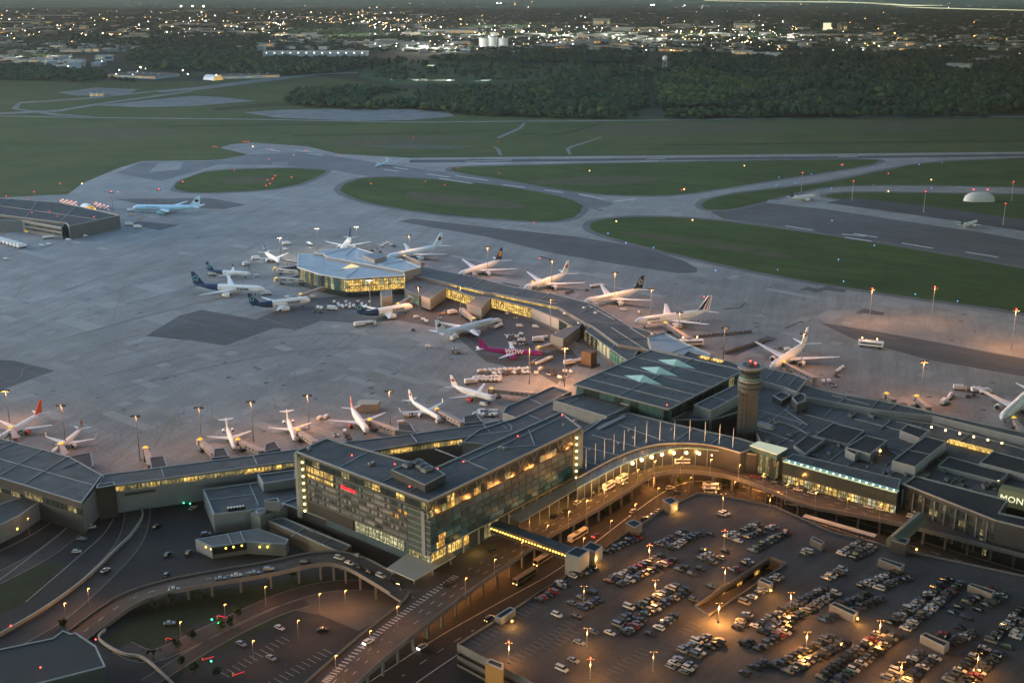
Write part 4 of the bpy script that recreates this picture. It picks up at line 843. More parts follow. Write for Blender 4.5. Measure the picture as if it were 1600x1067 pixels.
# ================================================================== aircraft (nose along +X)
def wrap_text(t, s, size, r, zc, x, side, mat, z=0.0, name='lettering'):
    """lettering bent round the fuselage skin"""
    vs, fs = text_bm(s, size, mat, 0.0); out = []
    for v in vs:
        a = (v[1] + z) / r
        out.append((x + side * -v[0], side * (r + .1) * math.cos(a), zc + (r + .1) * math.sin(a)))
    return MB().add(out, fs, mat).build(name, t)
def star(cx, cz, r, y, mat, b, thick=.16, pts=5, inner=.45):
    P_ = []
    for k in range(pts * 2):
        a = math.pi / 2 + math.pi * k / pts; rr = r if k % 2 == 0 else r * inner; P_.append((cx + rr * math.cos(a), cz + rr * math.sin(a)))
    for k in range(len(P_)):
        p, q = P_[k], P_[(k + 1) % len(P_)]; d = Vector((q[0] - p[0], q[1] - p[1])).normalized(); n = Vector((-d.y, d.x)) * thick
        vs = [(p[0] - n.x, y, p[1] - n.y), (p[0] + n.x, y, p[1] + n.y), (q[0] + n.x, y, q[1] + n.y), (q[0] - n.x, y, q[1] - n.y)]
        b.add(vs, [(0, 1, 2, 3)], mat)
LEAF = [(0, 1), (.18, .62), (.42, .74), (.34, .28), (.62, .52), (.72, .3), (1, .36), (.86, .05), (.98, -.06), (.5, -.42), (.56, -.62), (.06, -.52), (.04, -1), (-.04, -1), (-.06, -.52), (-.56, -.62), (-.5, -.42), (-.98, -.06), (-.86, .05), (-1, .36), (-.72, .3), (-.62, .52), (-.34, .28), (-.42, .74), (-.18, .62)]
def aircraft(nose, tail, kind, label, body=WHITE, tailm=WHITE, rear=None, belly=None, winglet=None, engine=None, logo=None, text=None, textm=None, zc=None, z0=0.0, name='airliner'):
    S = dict(w77=(63.7, 60.9, 3.1, 18.5, 3.2), w773=(73.9, 64.8, 3.1, 18.5, 3.2), w33=(60, 60.3, 2.82, 17.4, 2.6), w31=(46.7, 43.9, 2.82, 15.8, 2.4), w76=(54.9, 47.6, 2.5, 15.8, 2.3), n32=(37.6, 34.1, 1.98, 11.8, 1.75), n321=(44.5, 35.8, 1.98, 11.8, 1.75), n19=(33.8, 34.1, 1.98, 11.8, 1.75), n73=(39.5, 35.8, 1.9, 12.5, 1.6), e19=(36.2, 28.7, 1.5, 10.5, 1.4), crj=(34, 24.5, 1.35, 8.2, 1.2))[kind]
    L, SP, r, H, er = S; crj = kind == 'crj'
    cz = r + (2.4 if r > 2.4 else (1.9 if not crj else 1.3)) * .95 + .3
    a, b_ = P(*nose, cz), P(*tail, cz); mid = (a + b_) / 2; d = a - b_; hd = math.atan2(d.y, d.x)
    t = thing(name, (0, 0, 0), label, 'airliner')
    k = L / 60
    # fuselage rings along X (x from nose +L/2 to tail -L/2)
    st_ = [(0, .02, -.25), (.008, .28, -.2), (.022, .55, -.12), (.045, .8, -.05), (.08, .96, 0), (.12, 1, 0), (.64, 1, 0), (.74, .95, .04), (.82, .8, .18), (.89, .58, .36), (.95, .34, .5), (.985, .17, .56), (1, .06, .58)]
    def fus(x0, x1, m, b):
        ss = [s for s in st_ if x0 < s[0] < x1]; f = lambda x: tuple(np.interp(x, [q[0] for q in st_], [q[j] for q in st_]) for j in (1, 2))
        xs = [x0] + [s[0] for s in ss] + [x1]; n = 18; vs = []
        for x in xs:
            rr, dz = f(x)
            for j in range(n):
                A_ = 2 * math.pi * j / n; vs.append((L / 2 - x * L, rr * r * math.cos(A_), cz + dz * r + rr * r * math.sin(A_)))
        fs = [(i * n + j, i * n + (j + 1) % n, (i + 1) * n + (j + 1) % n, (i + 1) * n + j) for i in range(len(xs) - 1) for j in range(n)]
        if x0 == 0: fs.append(tuple(range(n - 1, -1, -1)))
        if x1 == 1: fs.append(tuple((len(xs) - 1) * n + j for j in range(n)))
        b.add(vs, fs, m)
    b = MB(); cut = .66 if rear else 1
    fus(0, cut, body, b)
    if rear: fus(cut, 1, rear, b)
    b.tube([(L * .12, 0, cz - r * .75), (0, 0, cz - r * .85), (-L * .14, 0, cz - r * .7)], [r * .5, r * .85, r * .5], belly or body, 10)
    b.build('fuselage', t, smooth=True)
    # windscreen
    MB().add([(L / 2 - .028 * L, s * r * .50, cz + r * .28) for s in (1, -1)] + [(L / 2 - .046 * L, s * r * .62, cz + r * .60) for s in (-1, 1)], [(0, 1, 2, 3)], WIN).build('cockpit_window', t)
    for s in (1, -1): # cabin windows as one stripe of small panes per side
        b = MB(); n = int(L * .55)
        for i in range(n):
            x = L * .36 - i * L * .68 / n
            b.add([(x, s * (r + .02), cz + .25 * r), (x + .32, s * (r + .02), cz + .25 * r), (x + .32, s * (r + .0), cz + .25 * r + .42), (x, s * (r + .0), cz + .25 * r + .42)], [(0, 1, 2, 3)], WIN)
        b.build('cabin_glazing', t)
    # wings
    wx = L * (.10 if not crj else .02); rc = L * (.175 if r > 2.4 else .16); tcd = rc * .22; swp = SP * .5 * math.tan(R(31 if r > 2.4 else 25)); dih = SP * .045; zw = cz - r * .55
    def surf(x, y0, z, c0, y1, dz, c1, sw, m, nm, th=.11, par=t, kink=None):
        def sec(xx, yy, zz, c): h = c * th; return [(xx, yy, zz), (xx - c * .25, yy, zz + h * .6), (xx - c * .7, yy, zz + h * .35), (xx - c, yy, zz), (xx - c * .6, yy, zz - h * .35), (xx - c * .2, yy, zz - h * .4)]
        secs = [sec(x, y0, z, c0)]
        if kink: secs.append(sec(x - sw * kink[0], y0 + (y1 - y0) * kink[0], z + dz * kink[0], c0 * kink[1]))
        secs.append(sec(x - sw, y1, z + dz, c1)); n = 6; vs = sum(secs, [])
        fs = [(i * n + j, i * n + (j + 1) % n, (i + 1) * n + (j + 1) % n, (i + 1) * n + j) for i in range(len(secs) - 1) for j in range(n)] + [tuple(range(n)), tuple((len(secs) - 1) * n + j for j in range(n))[::-1]]
        return MB().add(vs, fs, m).build(nm, par)
    WG = M('wing_grey', (.72, .74, .76), .4, var=.08)
    for s in (1, -1):
        w_ = surf(wx, s * r * .5, zw, rc, s * SP / 2, dih, tcd, swp, WG if body is not PALEBLUE else M('wing_blue', (.5, .62, .66), .4), 'wing', kink=(.34, .62))
        if winglet:
            MB().add([(wx - swp, s * SP / 2, zw + dih), (wx - swp - tcd, s * SP / 2, zw + dih), (wx - swp - tcd * 1.5, s * (SP / 2 + .5), zw + dih + 2.3), (wx - swp - tcd * .9, s * (SP / 2 + .5), zw + dih + 2.3),
                      (wx - swp, s * (SP / 2 - .12), zw + dih), (wx - swp - tcd, s * (SP / 2 - .12), zw + dih), (wx - swp - tcd * 1.5, s * (SP / 2 + .38), zw + dih + 2.3), (wx - swp - tcd * .9, s * (SP / 2 + .38), zw + dih + 2.3)],
                     [(0, 1, 2, 3), (7, 6, 5, 4), (0, 4, 5, 1), (1, 5, 6, 2), (2, 6, 7, 3), (3, 7, 4, 0)], winglet).build('winglet', w_)
        # tailplane
        if crj: surf(-L * .435, s * .05, H - .4, L * .085, s * SP * .17, .1, L * .04, L * .05, body, 'tailplane')
        else: surf(-L * .415, s * r * .3, cz + r * .45, L * .095, s * SP * .17, SP * .012, L * .035, SP * .115, rear or WG, 'tailplane')
        # engines
        em = engine or body
        if crj:
            e = MB().tube([(-L * .27, s * (r + 1.2), cz + .5), (-L * .29, s * (r + 1.2), cz + .5), (-L * .36, s * (r + 1.2), cz + .5), (-L * .385, s * (r + 1.2), cz + .5)], [.75, .85, .75, .5], em, 12); e = e.build('engine', t)
            MB().cyl((-L * .27 + .0, s * (r + 1.2), cz + .5), .01, .01, DMETAL, 4)
            ex, ey, ez = -L * .27, s * (r + 1.2), cz + .5; rr = .6
        else:
            ey = s * SP * .165; ex = wx - swp * .33 + er * 1.6; ez = zw - er * .72; rr = er * .62
            e = MB().tube([(ex, ey, ez), (ex - .3, ey, ez), (ex - er * 1.2, ey, ez), (ex - er * 2.0, ey, ez), (ex - er * 2.6, ey, ez)], [er * .66, er * .76, er * .78, er * .62, er * .34], em, 14)
            e.add([(ex - er * .6, ey - .15, ez + er * .7), (ex - er * .6, ey + .15, ez + er * .7), (ex - er * 2.6, ey + .15, zw + .2), (ex - er * 2.6, ey - .15, zw + .2), (ex - er * 1.0, ey, zw + .5)], [(0, 1, 4), (1, 2, 4), (2, 3, 4), (3, 0, 4)], em)
            e = e.build('engine', t, smooth=False)
        MB().tube([(ex + .02, ey, ez), (ex + .06, ey, ez)], [rr, rr * .98], DMETAL, 12).build('intake', e)
    # fin
    fh = H - cz - r * .7; c0 = L * .13; c1 = L * .05; fx = -L * .355; sw = fh * .85; th = .18 + r * .05; zb = cz + r * .75
    if crj: fh = H - cz - r * .6; c0 = L * .11; c1 = L * .075; fx = -L * .36; sw = fh * .75
    pr = [(fx, zb), (fx - sw, zb + fh), (fx - sw - c1, zb + fh), (fx - c0 - sw * .25, zb - .2), (fx + c0 * .5, zb - .1)]
    pr = [pr[4], pr[0], pr[1], pr[2], pr[3]]
    vs = [(x, y, z) for y in (-th, th) for x, z in pr]; n = 5
    fin_ = MB().add(vs, [tuple(range(n - 1, -1, -1)), tuple(range(n, 2 * n))] + [(i, (i + 1) % n, n + (i + 1) % n, n + i) for i in range(n)], tailm).build('tail_fin', t)
    fxc, fzc = fx - sw * .52 - c0 * .42, zb + fh * .52; lr = fh * .3
    for s in (1, -1):
        y = s * (th + .03); b = MB()
        if logo == 'star': star(fxc, fzc - .4, lr * .95, y, TEALP, b, .2)
        elif logo == 'alliance': star(fxc, fzc, lr * .85, y, WHITE, b, .16, inner=.42)
        elif logo in ('leaf_red', 'leaf_dark', 'leaf_white'):
            m = dict(leaf_red=REDP, leaf_dark=M('leaf_dark', (.06, .01, .04), .5), leaf_white=WHITE)[logo]
            b.add([(fxc + x_ * lr * .8, y, fzc + z_ * lr * .8) for x_, z_ in LEAF], [tuple(range(len(LEAF)))], m)
        elif logo == 'disc':
            b.add([(fxc + lr * .8 * math.cos(q), y, fzc + lr * .8 * math.sin(q)) for q in np.linspace(0, 2 * math.pi, 17)[:-1]], [tuple(range(16))], YELLOWP)
            b.add([(fxc + lr * x_, y + s * .02, fzc + lr * z_) for x_, z_ in ((-.5, -.1), (-.1, .05), (.5, .35), (.3, -.05), (.1, -.3), (-.2, -.15))], [tuple(range(6))], DBLUE)
        elif logo == 'stripes':
            for j, (m, w0, w1) in enumerate(((DBLUE, 0, .42), (REDP, .56, .72), (DBLUE, .84, .9))):
                b.add([(pr[1][0] - c0 * w0 * 1.25, y, zb + .4), (pr[1][0] - c0 * w1 * 1.25, y, zb + .4), (pr[2][0] - c1 * w1 * .9, y, zb + fh - .1), (pr[2][0] - c1 * w0 * .9, y, zb + fh - .1)], [(0, 1, 2, 3)], m)
        if b.f: b.build('tail_emblem', fin_)
    # gear
    for gx, gy, nw in ((L * .36, 0, 1), (-L * .03, r * 1.1, 2), (-L * .03, -r * 1.1, 2)):
        b = MB(); b.cyl((gx, gy, .6), .16, cz - r - .2 + (.6 if nw == 2 else 0), GREYM, 6)
        for i in range(nw if r > 2 else 1):
            for s in (-.35, .35): b.tube([(gx + (i - .5) * 1.3 * (nw - 1), gy + s - .15, .55), (gx + (i - .5) * 1.3 * (nw - 1), gy + s + .15, .55)], [.55, .55], RUBBER, 8)
        b.build('landing_gear', t)
    if text: 
        for tx_ in text:
            s_, size, xf, zz = tx_[:4]
            for s in (1, -1): wrap_text(t, s_, size, r, cz, L * xf, s, textm or NAVY, z=zz)
    t.location = (mid.x, mid.y, z0); t.rotation_euler = (0, 0, hd)
    return t
TR = dict(tailm=NAVY, rear=NAVY, logo='star', text=[('transat', 3.7, .2, .2)], textm=NAVY)
aircraft((208, 324), (310, 325), 'w773', 'long pale blue twin jet parked alone by the cargo building at far left', body=PALEBLUE, tailm=PALEBLUE, logo='leaf_dark', engine=M('engine_teal', (.28, .5, .56), .4), text=[('AIR CANADA', 2.0, .2, .9)], textm=M('faded_letter', (.25, .4, .45), .5))
aircraft((393.7, 428), (325, 424), 'n73', 'smaller white jet with navy starred tail, upper of the two pointing right', winglet=NAVY, tailm=NAVY, rear=NAVY, logo='star')
aircraft((416, 452), (303, 447), 'w33', 'large white jet with navy rear and star tail, leftmost at the lounge', **TR)
aircraft((480, 468), (398, 478), 'w31', 'white and navy star-tailed jet angled towards the gate lounge, lower middle', **TR)
aircraft((648, 477), (557, 493), 'w31', 'white and navy star-tailed jet under the pier beside luggage carts', **TR)
aircraft((440, 410), (411, 394), 'n73', 'small white jet with blue winglets nosed in at the lounge west tip', winglet=NAVY, tailm=NAVY, logo='star')
aircraft((534, 392), (549, 371), 'w31', 'white jet seen nose on behind the gate lounge roof', tailm=NAVY, body=WHITE)
aircraft((607, 402), (686, 386), 'w77', 'pale blue wide jet parked behind the lounge with dark tail emblem', body=PALEBLUE, tailm=PALEBLUE, logo='leaf_dark')
aircraft((714.5, 430), (784, 408), 'w33', 'white jet with dark blue tail bearing a yellow disc', tailm=DBLUE, logo='disc', engine=WHITE)
aircraft((819, 451), (886, 429), 'w33', 'white jet with red leaf on its pale tail behind the pier', logo='leaf_red', tailm=M('tail_pale', (.55, .65, .68), .4))
aircraft((913, 472), (1001, 454), 'w33', 'white jet with black tail bearing an outlined star', tailm=BLACKP, logo='alliance', text=[('STAR ALLIANCE', 1.9, .16, .7)], textm=M('letter_grey', (.35, .33, .34), .5))
aircraft((991, 503), (1106, 488), 'w77', 'white jet with blue and red striped tail beside the pier end', logo='stripes', text=[('AIR FRANCE', 1.9, .27, 1.0)], textm=DBLUE)
aircraft((1205, 574), (1259, 538), 'w33', 'white jet nosed in behind the control tower', logo='leaf_red')
aircraft((1553, 665), (1622, 600), 'w33', 'white jet cut by the right frame edge, wing stretching left', tailm=PALEBLUE)
aircraft((770, 501), (690, 521), 'w76', 'pale blue jet being serviced among carts below the pier', body=PALEBLUE, tailm=PALEBLUE, logo='leaf_dark', text=[('AIR CANADA', 1.8, .27, .8)], textm=M('faded_letter', (.25, .4, .45), .5))
wo = aircraft((847, 552), (752, 546), 'n321', 'purple jet with huge white letters on its side', body=PURPLE, tailm=PURPLE, engine=PURPLE, logo=None, text=[('WOW', 4.4, .05, .5)], textm=WHITE)
MB().box((-18, -.32, 9), (2.2, .1, 1.1), WHITE).build('tail_marking', wo)
aircraft((770, 622), (711, 606), 'n19', 'white jet with red engines and red leaf swirl tail at the right foreground gate', tailm=WHITE, rear=None, engine=REDP, logo='leaf_red')
aircraft((684.5, 652), (644, 628), 'e19', 'slim white jet with a small red tail emblem, nose to the orange gate block', logo='leaf_red', winglet=WHITE)
aircraft((573, 672), (550, 640), 'n32', 'white jet with red engines parked by a covered tent at centre foreground', engine=REDP, tailm=M('pink_tail', (.6, .35, .35), .4), logo='leaf_red')
aircraft((461, 686), (449, 655), 'crj', 'small white T-tailed jet beside the hotel corner', name='regional_jet')
aircraft((367, 701), (354, 667), 'crj', 'small white T-tailed jet beside a pink jet bridge at left', name='regional_jet')
aircraft((84, 706), (126, 672), 'e19', 'small white jet tucked behind the left lounge roof', logo='leaf_red', winglet=WHITE, tailm=M('tail_bluegrey', (.3, .38, .42), .4))
aircraft((3, 683), (59, 650), 'n73', 'jet with orange tail and pale blue belly band at the far left edge', tailm=ORANGEP, rear=None, winglet=ORANGEP, engine=ORANGEP, body=WHITE, belly=M('sky_blue_paint', (.1, .42, .6), .4))
aircraft((581, 261), (612, 252), 'crj', 'small jet taxiing far off where the runways cross', name='regional_jet', body=PALEBLUE)
aircraft((1272, 306), (1238, 310), 'n32', 'white jet with dark green tail on the pale strip at upper right', tailm=M('green_paint', (.01, .07, .06), .4))
aircraft((1524, 346), (1505, 352), 'e19', 'small white jet on the pale strip at the far right', tailm=M('green_paint', (.01, .07, .06), .4))
# ================================================================== jet bridges
JW = M('jetway_pink', (.36, .31, .29), .6, var=.12)
def jetbridge(a, b, label, z=4.4, w_=3.2, mat=None, hood=True):
    A_, B_ = P(*a, z), P(*b, z); m = mat or JW; d = B_ - A_; L = d.length; ang = math.atan2(d.y, d.x); dn = d.normalized()
    t = thing('jet_bridge', (A_.x, A_.y, 0), label, 'jet bridge')
    MB().box((*(A_ + dn * L * .27)[:2], z - 1.4), (L * .54, w_, 2.8), m, ang).build('outer_tunnel', t)
    MB().box((*(A_ + dn * L * .75)[:2], z - 1.15), (L * .44, w_ * .84, 2.5), m, ang).build('inner_tunnel', t)
    for k in range(int(L / 3.2)): 
        c = A_ + dn * (2 + k * 3.2); MB().box((c.x, c.y, z - .35), (1.7, w_ + .12, .75), GLASSD, ang).build('side_window', t) if k < L / 6.4 else None
    MB().cyl((A_.x, A_.y, z - 1.6), 2.3, 3.2, m, 12).cyl((A_.x, A_.y, 0), .7, z - 1.6, GREYM, 8).build('rotunda', t)
    MB().box((*B_[:2], z - 1.6), (3.6, 3.8, 3.1), m, ang).build('cab', t)
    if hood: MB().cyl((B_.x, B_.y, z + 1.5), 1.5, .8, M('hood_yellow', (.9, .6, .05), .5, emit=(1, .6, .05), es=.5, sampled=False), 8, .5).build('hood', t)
    c = A_ + dn * L * .82; s = Vector((-dn.y, dn.x, 0))
    for q in (-1, 1): MB().box((*(c + s * q * 1.3)[:2], .8), (.5, .5, z - 2), GREYM, ang).build('leg', t)
    MB().box((*c[:2], 0), (2.4, 3.8, 1.1), DMETAL, ang).build('wheel_bogie', t)
    return t
for a, b, lb in (((236, 728), (228, 703), 'pinkish jet bridge at the empty stand, far left of the long pier'), ((335, 710), (313, 690), 'pinkish jet bridge at the second empty stand by the long pier'),
                 ((408, 706), (372, 690), 'pinkish jet bridge reaching the left T-tailed jet'), ((492, 692), (466, 675), 'pinkish jet bridge reaching the T-tailed jet by the hotel'),
                 ((620, 674), (578, 659), 'long jet bridge with windows at the centre foreground jet'), ((722, 662), (683, 642), 'long jet bridge beside the slim white jet'),
                 ((830, 616), (768, 610), 'low orange-lit jet bridge at the red-leaf jet'), ((102, 712), (96, 697), 'pale jet bridge at the small jet behind the left lounge'), ((25, 686), (18, 671), 'pale jet bridge at the orange-tailed jet'),
                 ((464, 417), (430, 421), 'upper white jet bridge west of the gate lounge'), ((470, 432), (432, 437), 'lower white jet bridge west of the gate lounge'), ((518, 446), (470, 462), 'white jet bridge dropping to the lower middle star-tailed jet'),
                 ((645, 464), (622, 477), 'yellow-lit jet bridge at the star-tailed jet by the carts'), ((722, 485), (740, 500), 'tan jet bridge curving down from the middle gate house'),
                 ((868, 537), (842, 545), 'grey jet bridge reaching the purple jet'), ((1075, 530), (1040, 507), 'jet bridge at the striped-tail jet'), ((930, 478), (924, 468), 'short jet bridge at the black-tailed jet'),
                 ((835, 450), (832, 443), 'short jet bridge at the jet behind the pier'), ((742, 432), (738, 424), 'short jet bridge at the blue-tailed jet'), ((660, 412), (632, 402), 'jet bridge at the pale blue wide jet'),
                 ((1272, 592), (1225, 569), 'orange-lit jet bridge behind the control tower jet'), ((1450, 638), (1432, 622), 'orange-lit empty jet bridge on the dark right apron'), ((1395, 626), (1385, 618), 'short yellow-lit jet bridge over the eastern roof edge'), ((1600, 678), (1584, 656), 'jet bridge with bright lamp at the right edge jet')):
    jetbridge(a, b, lb)
# fixed galleries on stilts west of the lounge
for a, b, lb in (((446, 408), (468, 411), 'pale elevated gallery north west of the lounge'), ((432, 422), (500, 430), 'pale elevated gallery west of the lounge'), ((437, 436), (492, 440), 'pale elevated gallery under the lounge windows')):
    A_, B_ = P(*a, 5), P(*b, 5); t = thing('elevated_gallery', (A_.x, A_.y, 0), lb, 'gallery')
    MB().beam((A_.x, A_.y, 4), (B_.x, B_.y, 4), 3, 2.6, M('gallery_pale', (.45, .45, .43), .5)).build('tunnel', t)
    for k in range(4):
        c = A_.lerp(B_, (k + .5) / 4); MB().box((c.x, c.y, 0), (.6, .6, 4), GREYM).build('leg', t); MB().box((c.x, c.y - .2, 5), (5, 3.2, .7), GLASSD, math.atan2((B_ - A_).y, (B_ - A_).x)).build('window', t)
# ================================================================== ground vehicles
def veh(name, label, cat, parts):
    t = thing(name, (0, 0, 0), label, cat)
    for nm, b in parts: b.build(nm, t)
    return Stock(t)
def wheels(b, xs, w_, r=.4):
    for x in xs:
        for s in (1, -1): b.tube([(x, s * w_ / 2 - .12 * s, r), (x, s * w_ / 2 + .1 * s, r)], [r, r], RUBBER, 8)
    return b
def shell(b, prof, w_, mat, tw=.9, zt=None):
    """side profile extruded across the width, narrowing with height"""
    zs = [p[1] for p in prof]; z0, z1 = min(zs), max(zs); n = len(prof)
    f = lambda z: w_ / 2 * (1 - (1 - tw) * (z - z0) / (z1 - z0 + 1e-6))
    vs = [(x, -f(z), z) for x, z in prof] + [(x, f(z), z) for x, z in prof]
    return b.add(vs, [tuple(range(n)), tuple(range(2 * n - 1, n - 1, -1))] + [(i, n + i, n + (i + 1) % n, (i + 1) % n) for i in range(n)], mat)
def uld(): return [('deck', wheels(MB().box((0, 0, .5), (3.2, 1.6, .25), DMETAL), (-1, 1), 1.5, .25)), ('container', shell(MB(), [(-1.5, .76), (1.5, .76), (1.5, 2.2), (-1.5, 2.2)], 1.55, WHITE))]
kinds = dict(
    cart=lambda: veh('baggage_cart', '', 'baggage cart', uld()),
    tug=lambda: veh('baggage_tug', '', 'baggage tug', [('body', wheels(shell(MB(), [(-1.5, .4), (1.5, .4), (1.5, 1.0), (.3, 1.1), (-1.5, 1.1)], 1.5, WHITE, .95), (-1, 1), 1.4, .35)), ('cab', shell(MB(), [(-.9, 1.1), (.4, 1.1), (.2, 1.9), (-.8, 1.9)], 1.3, CARGLASS, .85))]),
    box=lambda: veh('catering_truck', '', 'truck', [('cargo_box', MB().box((-1.2, 0, 1.2), (6, 2.4, 2.5), WHITE)), ('chassis', wheels(MB().box((0, 0, .6), (8.4, 2, .6), DMETAL), (-2.8, 3), 2.1, .5)), ('cab', shell(MB(), [(2, 1.0), (4.2, 1.0), (4.2, 1.9), (3.7, 2.8), (2, 2.8)], 2.2, WHITE, .9)), ('windscreen', MB().add([(4.23, -.9, 1.95), (4.23, .9, 1.95), (3.77, .85, 2.7), (3.77, -.85, 2.7)], [(0, 1, 2, 3)], CARGLASS))]),
    van=lambda: veh('service_van', '', 'van', [('body', wheels(shell(MB(), [(-2.5, .5), (2.5, .5), (2.5, 1.2), (1.7, 1.4), (1.1, 2.1), (-2.5, 2.1)], 1.9, WHITE), (-1.6, 1.6), 1.8, .36)), ('windscreen', MB().add([(1.72, -.8, 1.42), (1.72, .8, 1.42), (1.15, .75, 2.05), (1.15, -.75, 2.05)], [(0, 1, 2, 3)], CARGLASS))]),
    loader=lambda: veh('belt_loader', '', 'belt loader', [('chassis', wheels(MB().box((0, 0, .4), (5, 1.8, .6), YELLOWP), (-1.7, 1.7), 1.8, .4)), ('belt', MB().add([(-3.4, -.5, .9), (3.6, -.5, 2.6), (3.6, .5, 2.6), (-3.4, .5, .9), (-3.4, -.5, 1.2), (3.6, -.5, 2.9), (3.6, .5, 2.9), (-3.4, .5, 1.2)], [(0, 1, 2, 3), (7, 6, 5, 4), (0, 4, 5, 1), (1, 5, 6, 2), (2, 6, 7, 3), (3, 7, 4, 0)], GREYM))]),
    fuel=lambda: veh('tanker_truck', '', 'tanker', [('tank', MB().tube([(-5, 0, 1.9), (-4.8, 0, 1.9), (2.4, 0, 1.9), (2.6, 0, 1.9)], [.6, 1.15, 1.15, .6], WHITE, 12)), ('chassis', wheels(MB().box((-.2, 0, .6), (10, 2.1, .5), DMETAL), (-3.8, -2.4, 4), 2.2, .5)), ('cab', shell(MB(), [(3, 1.0), (5, 1.0), (5, 1.9), (4.6, 2.7), (3, 2.7)], 2.3, WHITE, .9))]),
    deck=lambda: veh('cargo_dolly', '', 'dolly', [('deck', wheels(MB().box((0, 0, .5), (3.6, 2.6, .3), GREYM), (-1.2, 1.2), 2.2, .25)), ('pallet_load', MB().box((0, 0, .8), (2.6, 2.0, .9), M('tarp_brown', (.1, .085, .07), .8), 0, .92))]))
STK = {k: f() for k, f in kinds.items()}
where = {}
def gse(k, p, deg=0.0, wh='', sc=1.0):
    q = P(*p, 0)
    nm = dict(cart='white baggage cart', tug='white baggage tug', box='white box truck', van='white service van', loader='yellow belt loader', fuel='white tanker truck', deck='flat cargo dolly')[k]
    lb = nm + ' ' + wh; n = where.get((k, wh), 0); where[(k, wh)] = n + 1
    return STK[k].put((q.x, q.y, .05), R(deg), lb, nm + 's ' + wh, sc)
gr = random.Random(11)
